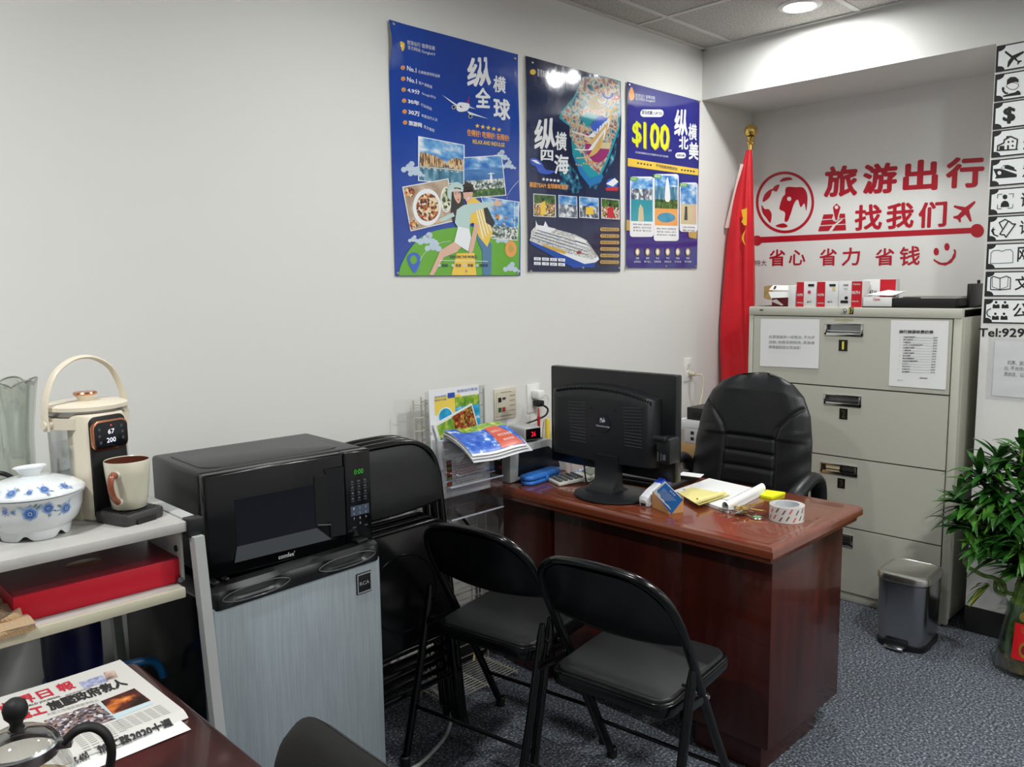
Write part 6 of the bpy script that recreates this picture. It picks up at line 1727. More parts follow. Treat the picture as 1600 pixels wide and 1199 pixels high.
for k in range(4): mb.box((2.318, YW - 0.0107, 1.035 - 0.02 * k), (0.03, 0.001, 0.003), mat('faint_print', (150, 120, 100), .6))
for z in (1.052, 0.958): mb.box((2.283, YW - 0.0107, z), (0.06, 0.001, 0.003), mat('faint_print2', (140, 136, 122), .6))
mb.build('printed_mark', t, 0, world=True)
def outlet(label, x, z):
    t = thing('wall_outlet', label, 'outlet', (x, YW, z), 0)
    mb = MB(); mb.box((0, -0.003, 0), (0.074, 0.006, 0.118), OWH, 0.002); mb.build('plate', t)
    for s in (-1, 1):
        mb = MB(); M = TR(0, -0.006, 0.0195 * s, rx=90)
        mb.prism(rrect(0.034, 0.028, 0.009, 4), 0.002, OWH, M=M); so = mb.build('socket', t)
        mb = MB()
        for dx in (-0.006, 0.006): mb.box((dx, -0.0084, 0.0195 * s + 0.003), (0.002, 0.001, 0.008), INK)
        mb.cyl((0, -0.0078, 0.0195 * s - 0.007), (0, -0.0088, 0.0195 * s - 0.007), 0.0025, INK, n=10); mb.build('slot', so, 0)
    return t
outlet('white wall outlet with a black plug beside the data jack plate', 2.448, 1.008)
outlet('white wall outlet with a cream cord near the red flag', 3.602, 1.032)
t = thing('power_plug', 'black plug and cord in the outlet above the label printer', 'plug', (2.45, YW - 0.03, 1.0))
mb = MB(); mb.box((2.455, YW - 0.027, 0.988), (0.036, 0.036, 0.026), BLACKSAT, 0.006); mb.build('plug_body', t, world=True)
mb = MB(); mb.tube(catmull([(2.455, YW - 0.045, 0.985), (2.475, YW - 0.06, 0.965), (2.46, YW - 0.06, 0.94), (2.41, YW - 0.05, 0.925), (2.36, YW - 0.045, 0.915), (2.31, YW - 0.05, 0.885), (2.28, YW - 0.06, 0.84), (2.26, YW - 0.025, 0.80)], 6), 0.004, BLACKSAT); mb.build('cord', t, world=True)
t = thing('power_adapter', 'white adapter in the upper socket above the black plug', 'adapter', (2.45, YW - 0.03, 1.03))
mb = MB(); mb.box((2.452, YW - 0.028, 1.026), (0.04, 0.042, 0.034), WHITE, 0.006); mb.build('adapter_body', t, world=True)
mb = MB(); mb.tube(catmull([(2.465, YW - 0.045, 1.03), (2.49, YW - 0.05, 1.01), (2.485, YW - 0.05, 0.96), (2.47, YW - 0.04, 0.9), (2.47, YW - 0.03, 0.80)], 6), 0.003, WHITE); mb.build('cord', t, world=True)
t = thing('cream_cable', 'cream cord with a tan plug hanging from the outlet by the flag', 'cord', (3.61, YW - 0.03, 1.02))
CRD = mat('cream_cord', (196, 186, 160), 0.5)
mb = MB(); mb.cyl((3.61, YW - 0.008, 1.012), (3.61, YW - 0.04, 1.008), 0.014, CRD, r2=0.009); mb.build('plug_body', t, world=True)
mb = MB(); mb.tube(catmull([(3.61, YW - 0.04, 1.008), (3.63, YW - 0.07, 1.0), (3.62, YW - 0.08, 0.93), (3.57, YW - 0.09, 0.84), (3.53, YW - 0.09, 0.76), (3.515, YW - 0.08, 0.68), (3.51, YW - 0.06, 0.4), (3.51, YW - 0.05, 0.02)], 6), 0.0045, CRD); mb.build('cord', t, world=True)
mb = MB(); mb.tube(catmull([(1.27, 1.95, 0.012), (1.42, 1.90, 0.008), (1.55, 1.93, 0.008), (1.66, 1.99, 0.008), (1.76, 2.1, 0.008), (1.8, 2.25, 0.008)], 6), 0.006, mat('white_cable', (190, 190, 188), 0.45)); tag(mb.build('floor_cable'), 'white cable running over the carpet beside the refrigerator', 'cable')
mb = MB(); mb.tube(catmull([(2.0, YW - 0.02, 0.62), (2.06, YW - 0.02, 0.55), (2.09, YW - 0.02, 0.46), (2.11, YW - 0.02, 0.38), (2.10, YW - 0.02, 0.012)], 6), 0.006, BLACKSAT); tag(mb.build('loose_cable'), 'black cable hanging down behind the wire rack beside the desk', 'cable')

# ================================================================== WIRE RACK AND BROCHURE HOLDER
WIRE = mat('wire_cream', (196, 190, 176), 0.35, metal=0.3)
t = thing('wire_rack', 'cream wire grid rack standing against the wall beside the desk', 'rack', (1.93, 2.29, 0))
mb = MB()
xL, xR, yB = 1.755, 2.125, 2.295
def prof_r(z):
    return [(xL - 0.012, yB - 0.055, z), (xL + 0.004, yB - 0.066, z), (xL + 0.035, yB - 0.068, z), (xL + 0.062, yB - 0.055, z), (xL + 0.066, yB, z)]
for k in range(23):
    z = 0.045 + 0.0465 * k
    mb.tube(prof_r(z) + [(xR, yB, z)], 0.0022, WIRE, n=6)
for x, y in ((xL - 0.012, yB - 0.057), (xL + 0.03, yB - 0.07), (xL + 0.066, yB - 0.003), (xR, yB - 0.003), (xR - 0.045, yB - 0.003), (xL + 0.18, yB - 0.003)):
    mb.cyl((x, y, 0.0), (x, y, 1.085), 0.003, WIRE, n=8)
mb.build('wire_grid', t, world=True)
mb = MB()
for k in range(12): mb.cyl((xL - 0.01, 2.10 + 0.016 * k, 0.025), (2.10, 2.10 + 0.016 * k, 0.025), 0.002, WIRE, n=6)
for x in (xL, (xL + xR) / 2, 2.09): mb.cyl((x, 2.09, 0.021), (x, yB, 0.021), 0.003, WIRE, n=8)
mb.build('base_shelf', t, world=True)
mb = MB(); mb.cyl((1.93, 2.16, 0.10), (2.03, 2.22, 0.285), 0.004, mat('stick', (200, 180, 130), 0.6)); tag(mb.build('wooden_stick'), 'thin wooden stick leaning low behind the folding chair', 'stick')
# brochure holder
HY = 2.205          # back plane of the holder
hx0, hx1 = 1.782, 2.045
t = thing('brochure_holder', 'clear acrylic tiered brochure holder hung on the wire rack', 'holder', (1.92, HY, 0.66))
mb = MB()
def pane(pts, m=TACRYL):
    mb.poly(pts, m)
lean = lambda z: HY - 0.02 + 0.10 * (z - 0.9)
def box_pane(x0, x1, z0, z1_, y0, y1):
    pass
mb.box((1.92, HY + 0.012, 0.88), (hx1 - hx0 + 0.02, 0.003, 0.46), TACRYL)
mb.build('back_plate', t, 0, world=True)
def tier(nm, y0, y1, z0, z1_, xs0, xs1):
    mb = MB()
    mb.box(((xs0 + xs1) / 2, y0, (z0 + z1_) / 2), (xs1 - xs0, 0.003, z1_ - z0), TACRYL, 0.001)
    mb.box(((xs0 + xs1) / 2, (y0 + y1) / 2, z0), (xs1 - xs0, y1 - y0, 0.003), TACRYL)
    for x in (xs0, xs1): mb.box((x, (y0 + y1) / 2, (z0 + z1_) / 2), (0.003, y1 - y0, z1_ - z0), TACRYL)
    mb.box(((xs0 + xs1) / 2, y0, z1_), (xs1 - xs0 + 0.003, 0.005, 0.004), mat('acrylic_edge', (210, 214, 226), 0.15, alpha=0.7))
    mb.box(((xs0 + xs1) / 2, y0 - 0.001, z0), (xs1 - xs0 + 0.003, 0.005, 0.004), mat('acrylic_edge', (210, 214, 226), 0.15, alpha=0.7))
    mb.build(nm, t, 0, world=True)
tier('upper_pocket', HY - 0.06, HY + 0.01, 0.80, 0.945, hx0 + 0.01, hx1 - 0.01)
tier('lower_pocket', HY - 0.105, HY + 0.01, 0.675, 0.79, hx0 + 0.005, hx1 - 0.010)
# printed brochures
B_BLUE = ramp_mat('broch_sea', [(0.3, (26, 120, 176)), (0.6, (60, 170, 206)), (0.8, (236, 240, 240))], 24, st=(1, 1, 2), rough=0.25)
B_WARM = ramp_mat('broch_warm', [(0.2, (96, 44, 28)), (0.45, (176, 74, 40)), (0.65, (206, 160, 80)), (0.85, (70, 80, 40))], 120, kind='voronoi', rough=0.25)
B_GRN = ramp_mat('broch_green', [(0.25, (60, 120, 50)), (0.5, (130, 170, 60)), (0.75, (226, 210, 110))], 40, rough=0.25)
B_MTN = ramp_mat('broch_mountain', [(0.4, (30, 74, 180)), (0.58, (60, 116, 206)), (0.68, (220, 228, 238))], 30, rough=0.25)
B_RED = mat('broch_red', (206, 86, 60), 0.3); B_WHT = mat('broch_white', (228, 228, 230), 0.35); B_BLU = mat('broch_ink', (40, 80, 170), 0.4); B_YEL = mat('broch_yellow', (232, 204, 90), 0.35); B_PNK = mat('broch_pink', (222, 70, 110), 0.35)
def brochure(label, p, thick=0.004):
    """p(u, v, h) sheet surface, u along width, v from top to bottom"""
    t = thing('travel_brochure', label, 'brochure', tuple(p(0.5, 1, 0)), 0, 'brochures in the acrylic holder')
    mb = MB(); mb.grid(lambda u, v: p(u, v, 0), 14, 20, B_WHT); mb.grid(lambda u, v: p(1 - u, v, -thick), 14, 20, B_WHT)
    for f in (lambda u, v: p(u, 0, -thick * (1 - v)), lambda u, v: p(1 - u, 1, -thick * (1 - v)), lambda u, v: p(0, 1 - u, -thick * (1 - v)), lambda u, v: p(1, u, -thick * (1 - v))): mb.grid(f, 14, 1, B_WHT)
    mb.build('sheet', t, 50, world=True)
    return t
def patch(mb, p, u0, u1, v0, v1, m, h=0.0006, n=8): mb.grid(lambda u, v: p(u0 + (u1 - u0) * u, v0 + (v1 - v0) * v, h), n, n, m)
def disc(mb, p, cu, cv, ru, rv, m, h=0.001): mb.poly([p(cu + ru * math.cos(a), cv + rv * math.sin(a), h) for a in [k * 0.2618 for k in range(24)]], m)
def ptext(mb, p, s, u0, u1, v, hv, m, h=0.0012, bold=0.02):
    vs, fs, _ = text_geo(s); mb.add([p(u0 + (u1 - u0) * a, v - hv * b, h) for a, b in vs], fs, m)
pA = lambda u, v, h: Vector((1.785 + 0.235 * u, HY - 0.012 - h + 0.012 * (1 - v), 1.118 - 0.30 * v))
t = brochure('tall sea and beach brochure at the back of the holder', pA)
mb = MB(); patch(mb, pA, 0.1, 0.62, 0.09, 0.3, B_YEL); patch(mb, pA, 0.5, 1.0, 0.12, 0.3, B_GRN, 0.0008); patch(mb, pA, 0.5, 1.0, 0.24, 0.62, B_BLUE, 0.001); patch(mb, pA, 0.5, 0.99, 0.6, 0.98, B_WHT, 0.0012)
disc(mb, pA, 0.3, 0.33, 0.15, 0.11, B_WHT, 0.0012); disc(mb, pA, 0.3, 0.33, 0.13, 0.095, B_BLUE, 0.0014); disc(mb, pA, 0.76, 0.5, 0.16, 0.115, B_WHT, 0.0016); disc(mb, pA, 0.76, 0.49, 0.14, 0.10, B_WARM, 0.0018); patch(mb, pA, 0.62, 0.9, 0.54, 0.62, B_PNK, 0.002); patch(mb, pA, 0.36, 0.5, 0.06, 0.12, B_BLU, 0.0016)
mb.build('printed_picture', t, 0, world=True)
mb = MB(); ptext(mb, pA, '旅游出行首选', 0.55, 0.97, 0.07, 0.035, B_BLU); ptext(mb, pA, '海岛度假', 0.1, 0.33, 0.1, 0.025, B_BLU); ptext(mb, pA, '精彩行程', 0.1, 0.33, 0.14, 0.025, B_BLU); ptext(mb, pA, '加勒比海', 0.62, 0.8, 0.7, 0.03, MATS['print_green'], 0.0018); mb.build('lettering', t, 0, world=True)
def pB(u, v, h):
    c, s = math.cos(R(17)), math.sin(R(17)); a, b = 0.19 * u, -0.2 * v
    return Vector((1.79 + a * c - b * s - 0.0, HY - 0.022 - h + 0.006 * (1 - v), 0.998 + a * s + b * c))
t = brochure('smaller tilted brochure with food pictures before the tall one', pB)
mb = MB(); patch(mb, pB, 0.06, 0.6, 0.05, 0.35, B_GRN); patch(mb, pB, 0.06, 0.45, 0.3, 0.9, B_BLUE, 0.0008); patch(mb, pB, 0.45, 0.97, 0.03, 0.95, B_WARM, 0.001); mb.build('printed_picture', t, 0, world=True)
def flop(off, wv, dx, x1_):
    def p(u, v, h):
        # rises from the pocket, bends over the front edge and droops
        L = v
        if L < 0.25:
            y = HY - 0.055 - 0.02 * L; z = 0.905 + 0.26 * L + off
        else:
            q = (L - 0.25) / 0.75
            y = HY - 0.06 - 0.145 * q - 0.008 * math.sin(q * 3); z = 0.968 + off - 0.035 * q - 0.035 * q * q
        z += 0.003 * math.sin(u * 7 + 2) * (1 + wv * 10)
        x = (1.80 + dx) + (x1_ - 1.80) * u
        return Vector((x, y - h * 0.3, z + h))
    return p
pC = flop(0.012, 0.002, 0, 2.06)
t = brochure('drooping brochure with blue mountains and red corner, topmost of the bent ones', pC, 0.002)
mb = MB(); patch(mb, pC, 0.0, 1.0, 0.26, 0.96, B_MTN, 0.0008, 12); patch(mb, pC, 0.2, 1.0, 0.25, 0.42, B_GRN, 0.0012)
mb.grid(lambda u, v: pC(0.56 + 0.04 * (1 - v) + (0.42 - 0.2 * (1 - v)) * u, 0.4 + 0.55 * v, 0.0016), 12, 12, B_RED); mb.build('printed_picture', t, 0, world=True)
mb = MB(); ptext(mb, pC, '世界那么大', 0.62, 0.80, 0.58, 0.06, B_WHT, 0.002); ptext(mb, pC, '带您去看看', 0.66, 0.92, 0.70, 0.06, B_WHT, 0.002); ptext(mb, pC, '精选线路', 0.68, 0.88, 0.82, 0.05, B_WHT, 0.002); mb.build('lettering', t, 0, world=True)
pD = flop(0.002, 0.003, -0.003, 2.075); t = brochure('bent brochure with a pale cover under the mountain one', pD, 0.002)
pE = flop(-0.010, 0.004, 0.004, 2.085); t = brochure('lowest of the bent white edged brochures', pE, 0.002)
pF = lambda u, v, h: Vector((1.80 + 0.235 * u, HY - 0.040 - h + 0.010 * (1 - v) - 0.008 * math.sin(math.pi * v) * (1 - u), 0.94 - 0.205 * v))
t = brochure('white leaflet with red and black print behind the clear front pocket', pF, 0.012)
mb = MB(); patch(mb, pF, 0.1, 0.2, 0.35, 0.8, mat('leaf_dark', (84, 60, 66), .5), 0.0008)
for k in range(5): patch(mb, pF, 0.11, 0.19, 0.37 + 0.09 * k, 0.42 + 0.09 * k, [B_RED, B_GRN][k % 2], 0.0012, 2)
mb.build('printed_picture', t, 0, world=True)
mb = MB()
for k in range(10): ptext(mb, pF, ['纽约出发豪华巴士团', '每天发团保证出行', '买二送一优惠价', '尼亚加拉瀑布二日', '华盛顿费城三日游'][k % 5], 0.26 if k % 2 else 0.24, 0.9 - 0.1 * (k % 3), 0.34 + 0.05 * k, 0.03, MATS['print_red'] if k in (2, 3, 5) else GREYINK, 0.001, 0.01)
mb.build('lettering', t, 0, world=True)

# ================================================================== REFRIGERATOR
FSTEEL = mat('fridge_steel', (164, 174, 180), 0.42, metal=0.5, mix=((174, 184, 190), 30, 0.4, 0.6, 4, (6, 6, 0.25)), bump=(30, 0.08, 0.001, (12, 12, 0.3)))
BGL = mat('appliance_black', (14, 15, 16), 0.22, spec=0.55)
t = thing('refrigerator', 'compact refrigerator with brushed steel door and black top', 'refrigerator', (0.969, 1.682, 0), 3.0)
W2 = 0.232
mb = MB(); mb.box((0, 0.262, 0.41), (2 * W2 - 0.006, 0.40, 0.776), BGL, 0.006); 
for sx in (-1, 1):
    mb.cyl((sx * 0.18, 0.42, 0.0), (sx * 0.18, 0.42, 0.03), 0.018, BLACKSAT)
    mb.cyl((sx * 0.18, 0.1, 0.0), (sx * 0.18, 0.1, 0.03), 0.018, BLACKSAT)
mb.build('body', t)
mb = MB(); mb.box((0, 0.03, 0.415), (2 * W2, 0.058, 0.756), FSTEEL, 0.010, 3); door = mb.build('door', t)
mb = MB()
# cap with two scooped grips: built as a loft across the width with a varying front profile
def capring(x):
    e = abs(x) / W2
    sc = math.exp(-((abs(x) - 0.125) / 0.065) ** 4)
    d = 0.0 + 0.012 * sc
    y0 = -0.004 + (0.012 * max(0, e - 0.93) / 0.07) + 0.02 * sc * 0
    return [Vector((x, y0, 0.783)), Vector((x, y0, 0.793)), Vector((x, y0 + d * 0.9, 0.800)), Vector((x, y0 + d * 1.2, 0.812)), Vector((x, y0 + 0.006, 0.822 - 0.004 * sc)), Vector((x, y0 + 0.02, 0.828)), Vector((x, 0.062, 0.822)), Vector((x, 0.066, 0.783))]
mb.loft([capring(-W2 + 2 * W2 * k / 60) for k in range(61)], mat('cap_black', (12, 13, 14), 0.34))
mb.build('handle_cap', door, 35)
mb = MB()
for s in (-1, 1):
    c = s * 0.125
    mb.tube(catmull([(c - 0.085, -0.0055, 0.806), (c - 0.05, -0.006, 0.818), (c, -0.006, 0.8195), (c + 0.05, -0.006, 0.818), (c + 0.085, -0.0055, 0.806), (c + 0.055, -0.006, 0.794), (c, -0.0062, 0.791), (c - 0.055, -0.006, 0.794)], 6, True), 0.0016, mat('rim_gloss', (84, 86, 88), 0.15), n=6, closed=True)
mb.build('grip_rim', door, 60)
mb = MB(); mb.box((0.175, -0.0005, 0.735), (0.046, 0.004, 0.054), BLACKSAT, 0.001); bd = mb.build('badge', door)
mb = MB(); SLV = mat('badge_silver', (190, 192, 194), 0.3, metal=0.6)
for x, z, w_, h_ in ((0.175, 0.7585, 0.042, 0.0025), (0.175, 0.7115, 0.042, 0.0025), (0.1545, 0.735, 0.0025, 0.049), (0.1955, 0.735, 0.0025, 0.049)): mb.box((x, -0.003, z), (w_, 0.0012, h_), SLV)
mb.text('RCA', (0.160, -0.0031, 0.730), (0.190, -0.0031, 0.730), (0, 0, 0.0095), SLV, 0.02); mb.build('lettering', bd, 0)
mb = MB(); mb.box((-0.2, 0.05, 0.83), (0.02, 0.03, 0.01), BGL, 0.003); mb.box((-0.17, 0.05, 0.83), (0.012, 0.02, 0.008), BGL, 0.003); mb.box((0.2, 0.045, 0.83), (0.035, 0.03, 0.01), BGL, 0.004); mb.build('hinge_cover', t)

# ================================================================== MICROWAVE
t = thing('microwave_oven', 'black microwave oven sitting on top of the compact refrigerator', 'microwave', (1.008, 1.777, 0.810), -2.2)
MWK = mat('microwave_shell', (20, 21, 22), 0.33, bump=(300, 0.1, 0.001)); MWF = mat('microwave_front', (10, 11, 13), 0.16, spec=0.5)
w_, d_, h_ = 0.222, 0.33, 0.248
mb = MB(); mb.box((0, 0.03 + d_ / 2 - 0.015, h_ / 2), (2 * w_, d_ - 0.03, h_), MWK, 0.010, 3)
mb.prism([(x * 1.0, y) for x, y in rrect(0.37, 0.24, 0.04, 6)], 0.003, MWK, M=TR(-0.01, 0.18, h_ - 0.001), bev=0.0015)
for sx in (-1, 1):
    for y in (0.05, 0.3): mb.cyl((sx * 0.19, y, -0.012), (sx * 0.19, y, 0.002), 0.014, BLACKSAT)
mb.build('body', t)
sx_ = 0.142
def uv(u, v):                       # u along the front in photo proportion, v up
    tt = u * 1.82 / (2.115 - 0.295 * u); return (-w_ + 2 * w_ * tt, h_ * v)
mb = MB()
mb.box(((-w_ + sx_) / 2, 0.014, h_ / 2), (sx_ + w_ - 0.001, 0.028, h_ - 0.002), MWF, 0.006, 3)
door = mb.build('door', t)
a = uv(0.18, 0.72); b = uv(0.665, 0.27); bl = uv(0.155, 0.125); br = uv(0.745, 0.125)
mb = MB(); mb.poly([(a[0], -0.0008, b[1]), (b[0], -0.0008, b[1]), (b[0], -0.0008, a[1]), (a[0], -0.0008, a[1])], mat('microwave_window', (14, 16, 24), 0.08, spec=0.6)); mb.build('window', door, 0)
mb = MB()
mb.add([(a[0], -0.0008, b[1]), (b[0], -0.0008, b[1]), (br[0], -0.005, br[1]), (bl[0], -0.005, bl[1])], [(3, 2, 1, 0)], mat('bezel_grey', (58, 62, 66), 0.3)); 
mb.build('window_bezel', door, 0)
mb = MB(); g0 = uv(0.66, 0.30); g1 = uv(0.745, 0.80)
mb.box(((g0[0] + g1[0]) / 2, -0.0005, (g0[1] + g1[1]) / 2), (g1[0] - g0[0], 0.003, g1[1] - g0[1]), mat('recess_black', (5, 5, 6), 0.5))
mb.build('handle_recess', door, 0)
mb = MB(); k0 = uv(0.745, 0.14); k1 = uv(0.83, 0.86)
mb.add([(k0[0], -0.002, k0[1]), (k1[0], -0.008, k0[1]), (k1[0], -0.008, k1[1]), (k0[0] - 0.012, -0.002, k1[1]), (k0[0] - 0.002, -0.002, k1[1] - 0.03), (k1[0], -0.001, k0[1]), (k1[0], -0.001, k1[1])], [(0, 1, 2, 3, 4), (1, 5, 6, 2)], mat('grip_black', (22, 23, 25), 0.25)); mb.tube([(g0[0] + 0.004, -0.003, g0[1]), (g1[0], -0.004, g0[1] - 0.006)], 0.0018, mat('rim_gloss', (60, 62, 64), 0.15)); mb.build('handle', door, 20)
l0 = uv(0.425, 0.045); l1 = uv(0.525, 0.045)
mb = MB(); mb.text("comfee'", (l0[0], -0.0012, l0[1]), (l1[0], -0.0012, l1[1]), (0, 0, 0.012), mat('logo_silver', (190, 194, 196), 0.3), 0.02); mb.build('lettering', door, 0)
mb = MB(); mb.box(((w_ + sx_) / 2 + 0.0005, 0.014, h_ / 2), (w_ - sx_ - 0.001, 0.028, h_ - 0.002), MWF, 0.005, 3); cp_ = mb.build('control_panel', t)
mb = MB(); GD = mat('green_digit', (30, 150, 30), 0.5, emit=(60, 200, 40), es=0.35)
q0, q1 = uv(0.90, 0.745), uv(0.955, 0.745); mb.text('0:00', (q0[0], -0.0008, q0[1]), (q1[0], -0.0008, q1[1]), (0, 0, 0.013), GD, 0.0); mb.build('clock_display', cp_, 0)
mb = MB(); KP = mat('key_print', (112, 118, 124), 0.5)
for r in range(4):
    for c in range(3):
        q = uv(0.887 + 0.038 * c, 0.66 - 0.06 * r); mb.text(['热', '肉', '饭', '菜', '汤', '茶', '薯', '鱼', '米', '面', '冻', '时'][r * 3 + c], (q[0] - 0.004, -0.0008, q[1]), (q[0] + 0.004, -0.0008, q[1]), (0, 0, 0.006), KP)
        mb.box((q[0], -0.0008, q[1] - 0.004), (0.010, 0.0003, 0.0008), KP)
mb.build('button_print', cp_, 0)
mb = MB(); q0, q1 = uv(0.872, 0.305), uv(0.982, 0.41); mb.box(((q0[0] + q1[0]) / 2, -0.0003, (q0[1] + q1[1]) / 2), (q1[0] - q0[0], 0.001, q1[1] - q0[1]), mat('keypad_blue', (62, 72, 90), 0.4))
for r in range(4):
    for c in range(3):
        if r == 3 and c != 1: continue
        q = uv(0.89 + 0.036 * c, 0.372 - 0.055 * r); mb.text('1234567890'[r * 3 + (c if r < 3 else 0)], (q[0] - 0.0016, -0.0012, q[1]), (q[0] + 0.0016, -0.0012, q[1]), (0, 0, 0.006), mat('key_white', (180, 186, 192), .5), 0.0)
q = uv(0.89, 0.19); mb.text('STOP', (q[0] - .005, -0.001, q[1] - .004), (q[0] + .005, -0.001, q[1] - .004), (0, 0, 0.004), KP); q = uv(0.962, 0.19); mb.text('START', (q[0] - .005, -0.001, q[1] - .004), (q[0] + .005, -0.001, q[1] - .004), (0, 0, 0.004), KP)
mb.build('keypad', cp_, 0)

# ================================================================== STORAGE CART
CG_ = mat('cart_grey', (176, 178, 176), 0.4); CTOP = mat('cart_top', (186, 184, 180), 0.35, mix=((166, 164, 160), 8, 0.4, 0.7, 4, (1, 1, 1))); CIV = mat('cart_ivory', (186, 182, 160), 0.45)
cart = thing('storage_cart', 'grey two tier storage cart standing left of the refrigerator', 'cart', (0.35, 1.95, 0))
CX0, CX1, CYF, CYB = -0.12, 0.69, 1.656, 2.22
mb = MB(); mb.box(((CX0 + CX1) / 2, (CYF + CYB) / 2, 0.989), (CX1 - CX0, CYB - CYF, 0.022), CTOP, 0.003); mb.build('top_shelf', cart, world=True)
mb = MB(); mb.box((CX1 + 0.016, (CYF + CYB) / 2 + 0.01, 0.984), (0.030, CYB - CYF + 0.02, 0.036), CG_, 0.004); mb.build('side_rail', cart, world=True)
mb = MB(); mb.box((CX1 + 0.016, CYF + 0.009, 0.984), (0.034, 0.03, 0.04), BLACKSAT, 0.003); mb.build('corner_cap', cart, world=True)
mb = MB(); mb.box((CX0 - 0.016, (CYF + CYB) / 2 + 0.01, 0.984), (0.030, CYB - CYF + 0.02, 0.036), CG_, 0.004); mb.build('side_rail', cart, world=True)
def leg(x0, x1, y):
    mb = MB(); 
    mb.loft([[Vector((x + a, y + b, z)) for a, b in ((-0.011, -0.013), (0.011, -0.013), (0.011, 0.013), (-0.011, 0.013))] for x, z in ((x1, 0.0), (x0, 0.967))], CG_); mb.build('leg', cart, world=True)
leg(0.706, 0.752, CYF - 0.006); leg(0.704, 0.742, CYB - 0.01); leg(CX0 - 0.016, CX0 - 0.03, CYF + 0.016); leg(CX0 - 0.016, CX0 - 0.03, CYB - 0.01)
mb = MB(); mb.box((CX1 - 0.006, CYF + 0.11, 0.922), (0.006, 0.18, 0.105), CG_, 0.001); mb.cyl((CX1 - 0.012, CYF + 0.04, 0.935), (CX1 - 0.008, CYF + 0.04, 0.935), 0.007, INK, n=14); mb.build('shelf_bracket', cart, world=True)
mb = MB(); mb.tube([(CX1 - 0.012, CYF + 0.02, 0.872), (CX1 - 0.012, CYF + 0.2, 0.872)], 0.006, STEEL); mb.build('slide_rail', cart, world=True)
mb = MB(); mb.box(((CX0 + CX1) / 2 - 0.004, (CYF + CYB) / 2 - 0.03, 0.8525), (CX1 - CX0 - 0.02, CYB - CYF - 0.06, 0.02), CTOP, 0.003); mb.box(((CX0 + CX1) / 2 - 0.004, CYF - 0.002, 0.8525), (CX1 - CX0 - 0.02, 0.012, 0.022), CIV, 0.003); mb.build('lower_shelf', cart, world=True)
mb = MB(); mb.box((0.3, CYB + 0.0, 0.30), (0.78, 0.014, 0.34), mat('cart_panel_grey', (120, 122, 122), 0.5)); mb.build('back_panel', cart, world=True)

# on the lower shelf
t = thing('gift_box', 'flat red gift box on the lower shelf of the cart', 'box', (0.53, 1.80, 0.8635), -1)
GR = mat('gift_red', (196, 12, 40), 0.4); GD_ = mat('gift_lid', (120, 16, 34), 0.35)
mb = MB(); mb.box((0, 0, 0.026), (0.31, 0.22, 0.052), GR, 0.002); mb.build('box_body', t)
mb = MB(); mb.box((0, 0.0, 0.0528), (0.306, 0.216, 0.0016), GD_); mb.lathe([(1e-4, 0.0545), (0.022, 0.0545), (0.024, 0.0536)], mat('gift_seal', (170, 120, 90), 0.35, metal=0.5), n=28, sx=1.4); mb.build('lid', t, 30)
mb = MB(); TWL = mat('towel', (186, 152, 110), 0.95, bump=(260, 0.9, 0.006), sheen=0.4)
def towel(u, v):
    a = 6.283 * v; 
    x = 0.17 + 0.222 * u; rx = 0.085 * (1 - 0.3 * u) ; 
    cap = (1 - (2 * u - 1) ** 8) ** 0.5
    y = 1.725 + rx * cap * math.cos(a) + 0.012 * math.sin(7 * u + a)
    z = 0.8655 + max(0.0, 0.014 + 0.016 * cap * math.sin(a) + 0.007 * math.sin(9 * u + 2 * a) * cap + 0.004 * math.sin(21 * u + 5 * a))
    return Vector((x, y, z))
mb.grid(towel, 28, 30, TWL)
def drape(u, v):
    x = 0.18 + 0.213 * u; return Vector((x, 1.640 - 0.006 - 0.004 * math.sin(u * 9 + v * 4), 0.878 - (0.012 + 0.02 * (1 - u)) * v))
mb.grid(drape, 16, 8, TWL)
mb.grid(lambda u, v: Vector((0.18 + 0.213 * u, 1.634 + 0.06 * v, 0.878 + 0.004 * math.sin(v * 3))), 16, 4, TWL)
tag(mb.build('towel', None, 80), 'tan terry towel bunched over the edge of the lower shelf', 'towel')

# ------------------------------------------------------------------ tureen
t = thing('soup_tureen', 'white porcelain soup tureen with blue roses on the cart', 'tureen', (0.446, 1.800, 1.0))
t.scale = (0.95, 0.95, 0.95)
PORC = mat('porcelain', (224, 228, 230), 0.12, spec=0.6, coat=0.5)
Rr = 0.098
mb = MB(); mb.lathe([(1e-4, 0.012), (0.062, 0.012), (0.066, 0.016), (0.084, 0.034), (0.092, 0.058), (0.0945, 0.082), (0.0985, 0.086), (0.0995, 0.089), (0.096, 0.0905), (1e-4, 0.0905)], PORC, n=56, sx=1.0); mb.build('bowl', t, 50)
mb = MB()
def foot_ring(u, v):
    a = 6.283 * u; notch = 0.011 * (0.5 + 0.5 * math.cos(6 * a)) ** 5
    z = 0.0005 + notch + (0.02 - notch) * v
    r = 0.066 + 0.004 * v; return Vector((r * math.cos(a), r * math.sin(a), z))
mb.grid(foot_ring, 96, 3, PORC, closed_u=True); mb.build('foot_ring', t, 60)
lidp = [(0.1005, 0.0915), (0.1005, 0.094), (0.096, 0.098), (0.080, 0.108), (0.055, 0.117), (0.030, 0.121), (0.020, 0.122)]
mb = MB(); mb.lathe(lidp + [(1e-4, 0.1225)], PORC, n=56); lid = mb.build('lid', t, 50)
mb = MB(); mb.loft([[Vector((0.024 * k * math.cos(a), 0.014 * k * math.sin(a), z)) for a in [i * 0.2618 for i in range(24)]] for k, z in ((0.85, 0.1215), (0.8, 0.128), (1.1, 0.138), (1.35, 0.142), (1.3, 0.1435), (0.9, 0.140))], PORC); mb.build('knob', lid, 50)
